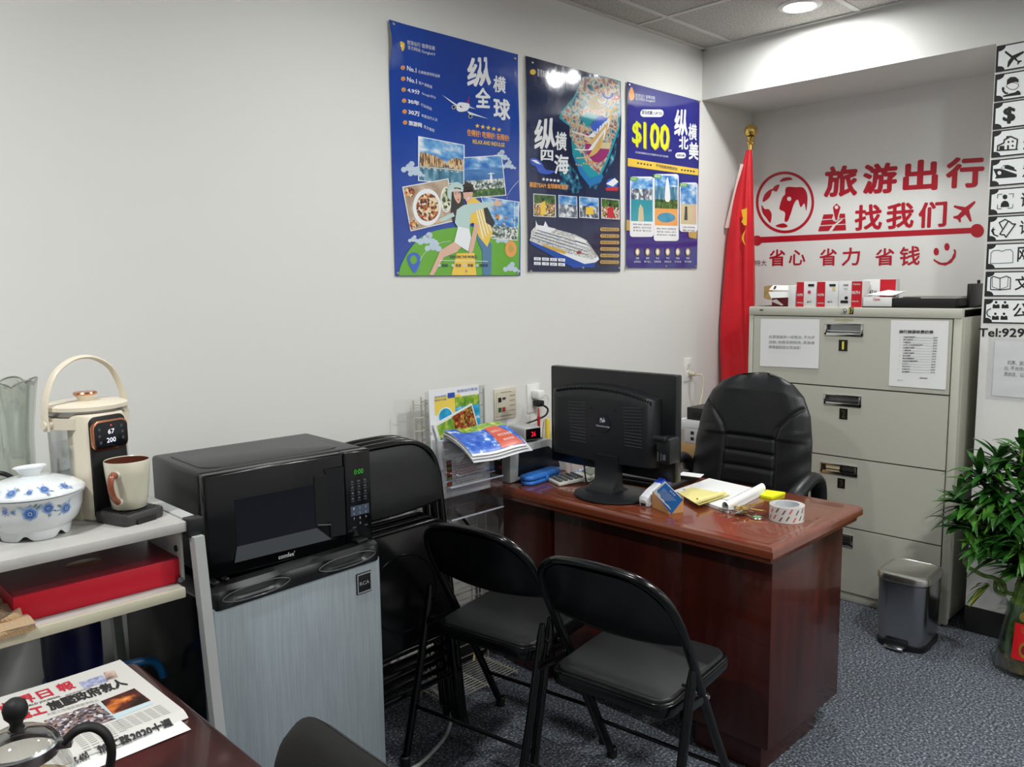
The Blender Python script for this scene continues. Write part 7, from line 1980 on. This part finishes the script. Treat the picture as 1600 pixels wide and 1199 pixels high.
BR1 = mat('rose_blue', (96, 128, 186), 0.15, coat=0.5); BR2_ = mat('rose_dark', (66, 96, 160), 0.15, coat=0.5); BR3 = mat('rose_pale', (150, 176, 214), 0.15, coat=0.5); GRF = mat('leaf_glaze', (120, 142, 136), 0.15, coat=0.5)
def flowers(surf, spots, nm, par):
    mb = MB(); rn = random.Random(4)
    for (a, s, sz) in spots:
        def rose(k, m_, dr=0.0):
            pts = []
            for j in range(20):
                an = 6.283 * j / 20; rr_ = sz * k * (1 + 0.07 * math.sin(7 * an + a * 30 + k * 5)); pts.append(surf(a + rr_ * math.cos(an), s + rr_ * math.sin(an), 0.0006 + dr))
            mb.poly(pts, m_)
        for lf in range(5):
            an = rn.uniform(0, 6.28); c0 = sz * 1.35
            lc_ = [surf(a + c0 * math.cos(an) + sz * 0.5 * (math.cos(an) * p - math.sin(an) * q), s + c0 * math.sin(an) + sz * 0.5 * (math.sin(an) * p + math.cos(an) * q), 0.0004) for p, q in ((-1, 0), (0, 0.35), (1, 0), (0, -0.35))]
            mb.poly(lc_, GRF if lf % 2 else BR3)
        rose(1.0, BR3); rose(0.78, BR1, 0.0003); rose(0.5, BR2_, 0.0006); rose(0.3, BR3, 0.0008); rose(0.16, BR2_, 0.001)
    mb.build(nm, par, 0)
def bowl_s(x, s, h):         # x arc metres, s height
    r = 0.0925 + 0.0025 * (s - 0.06) / 0.02 + h; 
    if s < 0.058: r = 0.084 + 0.0085 * (s - 0.034) / 0.024 + h
    a = R(225) + x / 0.095; return Vector((r * math.cos(a), r * math.sin(a), s))
flowers(bowl_s, [(0.045, 0.064, 0.0145), (0.078, 0.070, 0.011), (-0.045, 0.062, 0.012), (-0.085, 0.07, 0.012), (0.0, 0.072, 0.006), (-0.02, 0.074, 0.005), (0.015, 0.07, 0.004), (-0.026, 0.042, 0.004), (0.115, 0.062, 0.012)], 'painted_roses', t)
def lid_s(x, s, h):          # s = radius in from the rim
    r = 0.0985 - s; z = 0.0965 + (0.0985 - r) * 0.62 - (0.0985 - r) ** 2 * 2.2 + h + 0.0008
    a = R(225) + x / 0.092; return Vector((r * math.cos(a), r * math.sin(a), z))
flowers(lid_s, [(0.01, 0.014, 0.0105), (0.075, 0.016, 0.010), (0.045, 0.013, 0.006), (-0.02, 0.012, 0.006), (-0.055, 0.014, 0.008), (-0.09, 0.015, 0.009), (0.12, 0.014, 0.009)], 'painted_roses', lid)

# ------------------------------------------------------------------ glass vase
t = thing('glass_vase', 'tall cut glass vase with scalloped rim behind the tureen', 'vase', (0.485, 2.11, 1.0))
mb = MB()
def vz(u, v, inner=0):
    a = 6.283 * u; z = 0.012 + 0.255 * v
    r = 0.046 + 0.004 * math.sin(v * 3) + 0.026 * max(0, v - 0.5) ** 1.6 * 2.2
    r *= 1 + 0.045 * math.cos(6 * a) * (0.4 + v) ; r -= 0.004 * inner
    z += (0.014 * abs(math.cos(3 * a)) ** 0.8) * max(0, (v - 0.8) / 0.2)
    return Vector((r * math.cos(a), r * math.sin(a), z))
CUTG = thin_glass('cut_glass', (0.9, 0.92, 0.9), base=0.08, edge=0.7, edgecol=(0.8, 0.82, 0.8))
mb.grid(lambda u, v: vz(u, v), 96, 30, CUTG, closed_u=True); mb.grid(lambda u, v: vz(1 - u, v, 1), 96, 30, CUTG, closed_u=True); mb.build('vase_wall', t, 60)
mb = MB(); mb.tube([vz(k / 96, 1, 0.5) for k in range(96)], 0.0022, mat('rim_glass', (150, 150, 146), 0.08, spec=0.9, alpha=0.75), n=6, closed=True); mb.build('rim', t, 60)
mb = MB()
for k in range(14):
    a = 6.283 * k / 14; mb.ball((0.045 * math.cos(a), 0.045 * math.sin(a), 0.022 + 0.006 * (k % 2)), 0.014, CUTG, n=10)
mb.lathe([(1e-4, 0.001), (0.05, 0.001), (0.052, 0.012), (1e-4, 0.014)], CUTG, n=30); mb.build('cut_base', t, 0)
mb = MB()
rr_ = random.Random(9)
for k in range(16):
    a = 6.283 * k / 16; c_ = Vector((0.062 * math.cos(a), 0.062 * math.sin(a), 0.02)); mb.ball(c_ + Vector((rr_.uniform(-.004, .004), rr_.uniform(-.004, .004), rr_.uniform(0, .014))), 0.012, mat('silver_bead', (150, 148, 146), 0.2, metal=0.9), n=8)
mb.build('beaded_ring', t, 0)
mb = MB(); mb.ball((0, 0, 0.018), 0.018, mat('ball_dark', (40, 36, 38), 0.3)); o = mb.build('dark_ball'); o.location = (0.405, 2.0, 1.0); tag(o, 'small dark ball ornament before the cut glass vase', 'ornament')

# ------------------------------------------------------------------ instant hot water dispenser
KR = 18
t = thing('water_dispenser', 'cream countertop hot water dispenser with a clear tank on the cart', 'water dispenser', (0.600, 1.806, 1.0), KR)
COP = mat('copper_trim', (206, 140, 108), 0.22, metal=1)
mb = MB(); mb.prism(rrect(0.096, 0.07, 0.012, 4, 0, 0.040), 0.222, CREAM, bev=0.006); mb.build('column', t, 40)
mb = MB(); mb.prism(rrect(0.084, 0.218, 0.014, 5, 0, 0.109), 0.006, BLACKSAT, M=Matrix(((1, 0, 0, 0), (0, 0, -1, 0.008), (0, 1, 0, 0), (0, 0, 0, 1))), bev=0.002); mb.build('front_panel', t, 40)
mb = MB(); mb.prism(rrect(0.084, 0.064, 0.016, 6, 0, 0.178), 0.010, COP, M=Matrix(((1, 0, 0, 0), (0, 0, -1, 0.004), (0, 1, 0, 0), (0, 0, 0, 1))), bev=0.003); mb.build('copper_frame', t, 40)
mb = MB(); mb.prism(rrect(0.076, 0.056, 0.013, 6, 0, 0.178), 0.0125, mat('touch_black', (18, 22, 26), 0.12), M=Matrix(((1, 0, 0, 0), (0, 0, -1, 0.005), (0, 1, 0, 0), (0, 0, 0, 1))), bev=0.001); mb.build('touch_panel', t, 40)
mb = MB(); LED = mat('white_digit', (235, 238, 255), 0.5, emit=(225, 232, 255), es=1.1); RL = mat('red_led', (255, 60, 60), 0.5, emit=(255, 60, 60), es=1.5)
mb.text('67', (-0.008, -0.0082, 0.180), (0.007, -0.0082, 0.180), (0, 0, 0.010), LED, 0.0); mb.text('200', (-0.012, -0.0082, 0.162), (0.009, -0.0082, 0.162), (0, 0, 0.010), LED, 0.0)
mb.poly([(0.0 + 0.0015 * math.cos(a), -0.0082, 0.198 + 0.0015 * math.sin(a)) for a in [k * .5236 for k in range(12)]], RL); mb.build('digit_display', t, 0)
mb = MB(); FI = mat('faint_icon', (72, 78, 84), .4)
for x, z in ((-0.028, 0.192), (-0.028, 0.178), (-0.026, 0.164), (0.024, 0.194), (0.026, 0.181), (0.027, 0.168)): mb.poly([(x + 0.0035 * math.cos(a), -0.0081, z + 0.0035 * math.sin(a)) for a in [k * .785 for k in range(8)]], FI)
mb.build('touch_icon', t, 0)
mb = MB(); mb.prism(rrect(0.098, 0.098, 0.012, 4, 0, -0.048), 0.024, mat('tray_grey_dark', (58, 56, 56), 0.4), bev=0.005); mb.box((0, -0.097, 0.004), (0.045, 0.006, 0.012), INK); mb.build('drip_tray', t, 40)
mb = MB()
for k in range(8): mb.box((0, -0.088 + 0.0115 * k, 0.0245), (0.078, 0.005, 0.002), BLACKSAT)
mb.build('drip_grate', t)
TX, TY, TRd = 0.016, 0.090, 0.080
mb = MB(); mb.lathe([(1e-4, 0.0), (TRd + 0.002, 0.0), (TRd + 0.004, 0.006), (TRd + 0.003, 0.07), (TRd - 0.002, 0.078), (1e-4, 0.078)], CREAM, (TX, TY, 0), n=48)
mb.lathe([(TRd + 0.0045, 0.034), (TRd + 0.0045, 0.036)], GREYINK, (TX, TY, 0), n=48); mb.build('heating_base', t, 40)
mb = MB(); mb.lathe([(TRd - 0.004, 0.078), (TRd - 0.003, 0.21), (TRd - 0.005, 0.21), (TRd - 0.006, 0.079)], TGLASS, (TX, TY, 0), n=48); mb.build('glass_tank', t, 60)
WTR = thin_glass('tank_water', (0.86, 0.9, 0.9), base=0.06, edge=0.5)
mb = MB(); mb.lathe([(1e-4, 0.08), (TRd - 0.008, 0.08), (TRd - 0.008, 0.152), (1e-4, 0.152)], WTR, (TX, TY, 0), n=48); mb.build('water', t, 40)
mb = MB(); mb.lathe([(TRd - 0.006, 0.076), (TRd - 0.001, 0.08), (TRd - 0.001, 0.086), (TRd - 0.006, 0.086)], STEEL, (TX, TY, 0), n=48); mb.lathe([(1e-4, 0.0805), (TRd - 0.01, 0.0805)], STEEL, (TX, TY, 0), n=48); mb.build('heating_plate', t, 40)
mb = MB(); mb.lathe([(TRd - 0.006, 0.192), (TRd + 0.003, 0.192), (TRd + 0.004, 0.215), (TRd - 0.006, 0.215)], CREAM, (TX, TY, 0), n=48); mb.build('collar', t, 40)
mb = MB(); mb.lathe([(TRd - 0.008, 0.215), (TRd - 0.004, 0.228), (TRd - 0.008, 0.228)], STEEL, (TX, TY, 0), n=48)
mb.lathe([(TRd - 0.008, 0.228), (TRd + 0.002, 0.229), (TRd + 0.002, 0.237), (TRd - 0.006, 0.241), (1e-4, 0.243)], CREAM, (TX, TY, 0), n=48); lid = mb.build('lid', t, 40)
mb = MB(); mb.lathe([(0.014, 0.242), (0.016, 0.248), (0.023, 0.256), (1e-4, 0.258)], CREAM, (TX, TY, 0), n=28); mb.lathe([(0.023, 0.256), (0.024, 0.259), (0.022, 0.262), (1e-4, 0.263)], COP, (TX, TY, 0), n=28); mb.build('knob', lid, 40)
mb = MB(); HR = TRd + 0.012
hp = catmull([(TX - HR, TY, 0.19), (TX - HR - 0.002, TY, 0.225), (TX - HR + 0.004, TY, 0.262), (TX - HR * 0.72, TY, 0.306), (TX - HR * 0.36, TY, 0.330), (TX, TY, 0.337), (TX + HR * 0.36, TY, 0.330), (TX + HR * 0.72, TY, 0.306), (TX + HR - 0.004, TY, 0.262), (TX + HR + 0.002, TY, 0.225), (TX + HR, TY, 0.19)], 6)
mb.tube(hp, 0.0045, CREAM, n=12, rn=0.010, up=(1, 0, 0))
for s in (-1, 1): mb.cyl((TX + s * (HR - 0.012), TY, 0.203), (TX + s * (HR + 0.008), TY, 0.203), 0.009, CREAM)
mb.build('carry_handle', t, 50)
mb = MB(); mb.tube(catmull([(-0.075, 0.155, 0.03), (-0.11, 0.16, 0.09), (-0.135, 0.18, 0.105), (-0.16, 0.2, 0.08), (-0.165, 0.21, 0.0045)], 6), 0.005, BLACKSAT); mb.tube(catmull([(-0.165, 0.21, 0.0045), (-0.22, 0.24, 0.0045), (-0.3, 0.25, 0.0045), (-0.34, 0.27, 0.0045)], 5), 0.0045, BLACKSAT); mb.build('cord', t, 50)
mb = MB(); mb.tube(catmull([(0.36, 2.16, 1.0), (0.45, 2.19, 1.03), (0.56, 2.19, 1.035), (0.68, 2.16, 1.02), (0.72, 2.12, 1.004)], 6), 0.006, BLACKSAT); tag(mb.build('black_cable'), 'black cable looping behind the water dispenser on the cart', 'cable')
# mug
t = thing('coffee_mug', 'cream mug with brown inside and handle on the drip tray', 'mug', (0.600 + 0.049 * math.sin(R(KR)), 1.806 - 0.049 * math.cos(R(KR)), 1.0262), KR)
MUG = mat('mug_cream', (206, 202, 182), 0.25, coat=0.4); MBR = mat('mug_brown', (96, 50, 36), 0.2, coat=0.4); MHB = mat('mug_handle', (140, 74, 50), 0.22, coat=0.5)
mb = MB(); mb.lathe([(1e-4, 0.0), (0.030, 0.0), (0.034, 0.003), (0.038, 0.03), (0.0425, 0.07), (0.0445, 0.100), (0.0435, 0.102), (0.0425, 0.1005)], MUG, n=48); mb.build('mug_body', t, 60)
mb = MB(); mb.lathe([(0.0425, 0.1005), (0.041, 0.07), (0.036, 0.03), (0.030, 0.006), (1e-4, 0.005)], MBR, n=48); mb.build('inside', t, 60)
ha = R(205)
def hp_(r, z): return (r * math.cos(ha), r * math.sin(ha), z)
mb = MB(); mb.tube(catmull([hp_(0.046, 0.077), hp_(0.058, 0.082), hp_(0.068, 0.072), hp_(0.069, 0.055), hp_(0.061, 0.036), hp_(0.045, 0.022)], 6), 0.0062, MHB, n=12); mb.build('handle', t, 60)
mb = MB(); mb.ball(hp_(0.043, 0.078), 0.008, MUG, 12); mb.ball(hp_(0.040, 0.022), 0.008, MUG, 12); mb.build('handle_root', t, 60)

# ------------------------------------------------------------------ water jug with pump under the cart
t = thing('water_jug', 'water jug with a dark blue hand pump under the cart', 'water jug', (0.515, 1.87, -0.0))
mb = MB(); mb.lathe([(1e-4, 0.002), (0.13, 0.002), (0.135, 0.02), (0.135, 0.16), (0.13, 0.17), (0.135, 0.18), (0.135, 0.38), (0.11, 0.45), (0.045, 0.49), (0.03, 0.5), (0.03, 0.55)], thin_glass('jug_blue', (0.35, 0.5, 0.7), base=0.1, edge=0.6), n=40); mb.build('jug', t, 60)
PB = mat('pump_blue', (14, 92, 146), 0.35); PN = mat('pump_navy', (14, 18, 60), 0.3)
mb = MB(); mb.lathe([(0.034, 0.52), (0.040, 0.525), (0.044, 0.585), (0.046, 0.61), (0.060, 0.62), (0.061, 0.653), (0.057, 0.66), (1e-4, 0.66)], PB, n=36); mb.build('pump_collar', t, 50)
mb = MB(); mb.lathe([(0.056, 0.657), (0.058, 0.69), (0.058, 0.80), (0.05, 0.825), (1e-4, 0.83)], PN, n=36); mb.build('pump_bellows', t, 50)
mb = MB(); mb.tube(catmull([(0.05, 0.0, 0.638), (0.09, -0.004, 0.641), (0.14, -0.008, 0.638), (0.165, -0.01, 0.628), (0.177, -0.012, 0.608), (0.183, -0.012, 0.588)], 6), 0.0095, PB, n=12); mb.build('spout', t, 60)

# ================================================================== TABLE WITH NEWSPAPER AND TEAPOT
TWD = ramp_mat('table_wood', [(0.3, (40, 16, 16)), (0.6, (58, 24, 22)), (0.8, (70, 32, 28))], 4, det=6, st=(6, 0.8, 1), rough=0.28, coat=0.5)
t = thing('side_table', 'dark reddish wooden table in the near left corner', 'table', (0.1, 1.15, 0))
mb = MB(); mb.prism([(x, y) for x, y in rrect(0.97, 0.95, 0.02, 4, 0.075, 1.155)], 0.028, TWD, M=TR(0, 0, 0.722), bev=0.007, seg=3); mb.build('table_top', t, 40, world=True)
for x in (-0.33, 0.48):
    for y in (0.76, 1.55):
        mb = MB(); mb.box((x, y, 0.361), (0.05, 0.05, 0.722), TWD, 0.004); mb.build('leg', t, world=True)
mb = MB()
for y in (0.76, 1.55): mb.box((0.075, y, 0.68), (0.77, 0.02, 0.07), TWD)
mb.build('apron', t, world=True)
TZ = 0.75
NEWS = mat('newsprint', (206, 204, 198), 0.7, bump=(30, 0.15, 0.002)); NINK = mat('news_ink', (44, 42, 44), 0.7); NGREY = mat('news_grey', (150, 148, 146), 0.7); NRED = mat('news_red', (196, 44, 60), 0.6)
NPH1 = ramp_mat('news_crowd', [(0.2, (60, 54, 58)), (0.5, (120, 112, 118)), (0.7, (150, 110, 90)), (0.9, (200, 200, 206))], 170, kind='voronoi', rough=0.6)
NPH2 = ramp_mat('news_fire', [(0.4, (30, 18, 16)), (0.56, (90, 40, 26)), (0.66, (214, 120, 50)), (0.8, (240, 220, 160))], 22, rough=0.6)
nx0, nx1, ny0, ny1 = 0.135, 0.532, 1.335, 1.632
def nt_(px, py, k=0): 
    p = onz(px, py, TZ + 0.011); p.z = npz(p.x, p.y) + 0.0006 + 0.0002 * k; return p
def npz(x, y):
    e = min(1, max(0, (y - ny0) / 0.02)); return TZ + 0.0025 + 0.008 * e ** 0.5 + 0.001 * math.sin(x * 20 + y * 9)
t = thing('newspaper', 'folded newspaper with red masthead lying on the dark table', 'newspaper', (0.33, 1.48, TZ))
def ntop(u, v):
    # outline follows the photo: slight taper of the right edge
    x = nx0 + (nx1 + 0.006 * (1 - v) - nx0) * u; y = ny0 + (ny1 - ny0) * v - 0.02 * (1 - u) * 0
    return Vector((x, y, npz(x, y)))
mb = MB(); mb.grid(ntop, 30, 30, NEWS)
mb.grid(lambda u, v: Vector((ntop(u, 1).x, ny1, TZ + 0.001 + (npz(ntop(u, 1).x, ny1) - TZ - 0.001) * (1 - v))), 30, 3, NEWS)
mb.grid(lambda u, v: Vector((ntop(1, u).x, ntop(1, u).y, TZ + 0.001 + (npz(ntop(1, u).x, ntop(1, u).y) - TZ - 0.001) * v)), 30, 3, NEWS)
mb.grid(lambda u, v: Vector((ntop(u, 0).x, ny0, TZ + 0.001 + (npz(ntop(u, 0).x, ny0) - TZ - 0.001) * v)), 30, 3, NEWS)
mb.build('folded_sheets', t, 50, world=True)
zn = lambda x, y: (x / 5.333, 1030 + y / 5.333)
mbn = MB()
def ntext(s, a, b, hp, m, bold=0.03, k=1):
    p0, p1, pu = nt_(*zn(*a), k), nt_(*zn(*b), k), nt_(zn(*a)[0] - hp * 0.55, zn(*a)[1] - hp, k)
    up = pu - p0; up.x = 0; up.z = 0
    def pt(p, dh):
        p.z = npz(p.x, p.y) + 0.0006 + 0.0002 * k + dh; return p
    mbn.text(s, p0, p1, up, m, bold, pt=pt)
def nquad(c, m, k=0):
    q = [nt_(*zn(*p), k) for p in c]
    mbn.grid(lambda u, v: (lambda p: Vector((p.x, p.y, npz(p.x, p.y) + 0.0004 + 0.0002 * k)))(q[0].lerp(q[1], u).lerp(q[3].lerp(q[2], u), v)), 6, 6, m)
ntext('世', (10, 466), (135, 420), 14, NRED); ntext('界', (185, 398), (318, 350), 14, NRED); ntext('日', (340, 338), (455, 300), 12, NRED); ntext('報', (510, 280), (642, 236), 13, NRED)
ntext('WORLD JOURNAL', (170, 430), (515, 318), 3.4, NINK, 0.02)
ntext('罷工', (165, 520), (405, 455), 14, NRED, 0.05)
ntext('施壓政府救人', (430, 440), (1075, 212), 14, NINK, 0.05)
nquad([(655, 192), (850, 130), (905, 180), (700, 246)], ramp_mat('news_blue', [(0.4, (176, 180, 200)), (0.6, (130, 136, 176))], 90, rough=.7)); nquad([(860, 108), (955, 90), (985, 150), (890, 175)], ramp_mat('news_face', [(0.4, (206, 180, 164)), (0.6, (90, 70, 66))], 30, rough=.7))
nquad([(365, 520), (805, 366), (965, 500), (490, 680)], NPH1); nquad([(838, 352), (1118, 240), (1255, 342), (940, 462)], NPH2, 1); nquad([(820, 358), (838, 352), (1000, 500), (975, 515)], mat('news_tint', (186, 206, 212), .7), 0)
nquad([(940, 465), (1255, 345), (1280, 365), (965, 500)], mat('news_tint', (186, 206, 212), .7), 0)
for r in range(2):
    ntext('大罷工示威民眾要求停火', (400 + 14 * r, 480 + 6 * r), (830 + 20 * r, 350 + 6 * r), 4, NGREY, 0.01) if r == 0 else None
for c in range(5):
    for r in range(7):
        x0 = 960 + 78 * c + 14 * r; y0 = 560 - 30 * c + 10 * r - 38
        nquad([(x0, y0), (x0 + 64, y0 - 24), (x0 + 67, y0 - 20), (x0 + 3, y0 + 4)], NGREY)
for c in range(5):
    for r in range(9):
        x0 = 600 + 80 * c + 12 * r; y0 = 690 - 30 * c + 12 * r - 30
        if x0 < 1000: nquad([(x0, y0), (x0 + 62, y0 - 23), (x0 + 65, y0 - 19), (x0 + 3, y0 + 4)], NGREY)
ntext('加工路2020十週', (830, 758), (1450, 512), 8, NINK, 0.05)
ntext('5,400', (640, 842), (755, 790), 8, NINK, 0.05)
for k in range(7): nquad([(540 + 30 * k, 300 - 10 * k), (566 + 30 * k, 290 - 10 * k), (576 + 30 * k, 300 - 10 * k), (550 + 30 * k, 310 - 10 * k)], NGREY)
nquad([(560, 318), (610, 300), (630, 316), (580, 334)], NINK); nquad([(112, 465), (170, 448), (184, 464), (126, 482)], NGREY)
mbn.build('newsprint', t, 0, world=True)
mb = MB(); mb.grid(lambda u, v: Vector((0.2 + 0.325 * u, 1.295 + 0.06 * v - 0.004 * (1 - u), TZ + 0.0012 + 0.0006 * math.sin(u * 8))), 12, 3, PAPER); tag(mb.build('paper_sheet'), 'blank white sheet sticking out under the folded newspaper', 'paper')
# teapot
t = thing('glass_teapot', 'round glass teapot with a black handle and knob on the table', 'teapot', (0.262, 1.228, TZ), 0)
LIDS = thin_glass('teapot_lid', (0.9, 0.88, 0.84), base=0.12, edge=0.6)
mb = MB(); mb.lathe([(1e-4, 0.002), (0.045, 0.002), (0.058, 0.012), (0.068, 0.035), (0.069, 0.055), (0.062, 0.08), (0.050, 0.098), (0.0465, 0.104), (0.046, 0.112)], TGLASS, n=48); mb.build('pot_body', t, 60)
TEA = thin_glass('tea', (0.72, 0.6, 0.42), base=0.05, edge=0.4)
mb = MB(); mb.lathe([(1e-4, 0.005), (0.043, 0.005), (0.056, 0.014), (0.066, 0.035), (0.0665, 0.045), (1e-4, 0.045)], TEA, n=40); mb.build('tea', t, 60)
mb = MB(); mb.lathe([(0.044, 0.106), (0.05, 0.108), (0.0505, 0.113), (0.0475, 0.116)], STEEL, n=48)
mb.lathe([(0.0475, 0.116), (0.044, 0.122), (0.03, 0.131), (0.012, 0.136), (0.012, 0.139), (1e-4, 0.139)], LIDS, n=48); lid = mb.build('lid', t, 50)
mb = MB(); mb.lathe([(0.011, 0.137), (0.0075, 0.143), (0.009, 0.149), (0.0145, 0.156), (0.016, 0.166), (0.0135, 0.175), (0.007, 0.180), (1e-4, 0.181)], BLACKMATT, n=28); mb.build('knob', lid, 60)
mb = MB(); hd = R(-28)
def hq(r, z): return (r * math.cos(hd), r * math.sin(hd), z)
mb.lathe([(0.0465, 0.098), (0.0495, 0.098), (0.0495, 0.108), (0.0465, 0.108)], STEEL, n=48); mb.box(hq(0.056, 0.108), (0.02, 0.014, 0.014), STEEL, 0.002, rz=-28); mb.build('neck_band', t, 40)
mb = MB(); mb.tube(catmull([hq(0.056, 0.108), hq(0.072, 0.122), hq(0.092, 0.124), hq(0.108, 0.11), hq(0.114, 0.085), hq(0.108, 0.055), hq(0.094, 0.034)], 6), 0.0062, BLACKMATT, n=12, rn=0.0085); mb.build('handle', t, 60)
mb = MB(); sd = R(150); mb.tube([((0.06 + 0.035 * k / 5) * math.cos(sd), (0.06 + 0.035 * k / 5) * math.sin(sd), 0.05 + 0.05 * k / 5) for k in range(6)], [0.014 - 0.0016 * k for k in range(6)], TGLASS, n=14, caps=False); mb.build('spout', t, 60)
# near chair
FAB = mat('chair_fabric', (38, 37, 37), 0.9, bump=(700, 0.5, 0.002))
t = thing('fabric_chair', 'dark grey fabric chair back at the near table edge', 'chair', (0.55, 0.76, 0))
mb = MB()
def cback(u, v, s):
    y = 0.875 + 0.285 * (2 * u - 1) ; z0 = 0.52; e = abs(2 * u - 1)
    zt = 0.849 - 0.13 * max(0, (e - 0.42) / 0.58) ** 2.2
    z = z0 + (zt - z0) * v
    th = 0.026 * ((1 - e ** 6) ** 0.5) * ((1 - max(0, (v - 0.80) / 0.20) ** 2.2) ** 0.5) + 0.0005
    return Vector((0.598 + 0.02 * (v - 0.5) - 0.012 * (1 - e * e) + (th if s else -th), y, z))
mb.grid(lambda u, v: cback(u, v, 0), 30, 24, FAB); mb.grid(lambda u, v: cback(1 - u, v, 1), 30, 24, FAB); mb.build('backrest', t, 70, world=True)
mb = MB(); mb.prism(rrect(0.42, 0.46, 0.06, 6), 0.07, FAB, M=TR(0.37, 0.85, 0.43), bev=0.025, seg=3); mb.build('seat', t, 50, world=True)
mb = MB()
for y in (0.71, 0.99): mb.tube([(0.58, y, 0.45), (0.612, y, 0.50), (0.612, y, 0.58)], 0.012, BLACKSAT)
mb.build('back_support', t, world=True)
for x in (0.22, 0.585):
    for y in (0.66, 1.04):
        mb = MB(); mb.cyl((x, y, 0.0), (x, y, 0.44), 0.013, BLACKSAT); mb.build('leg', t, world=True)
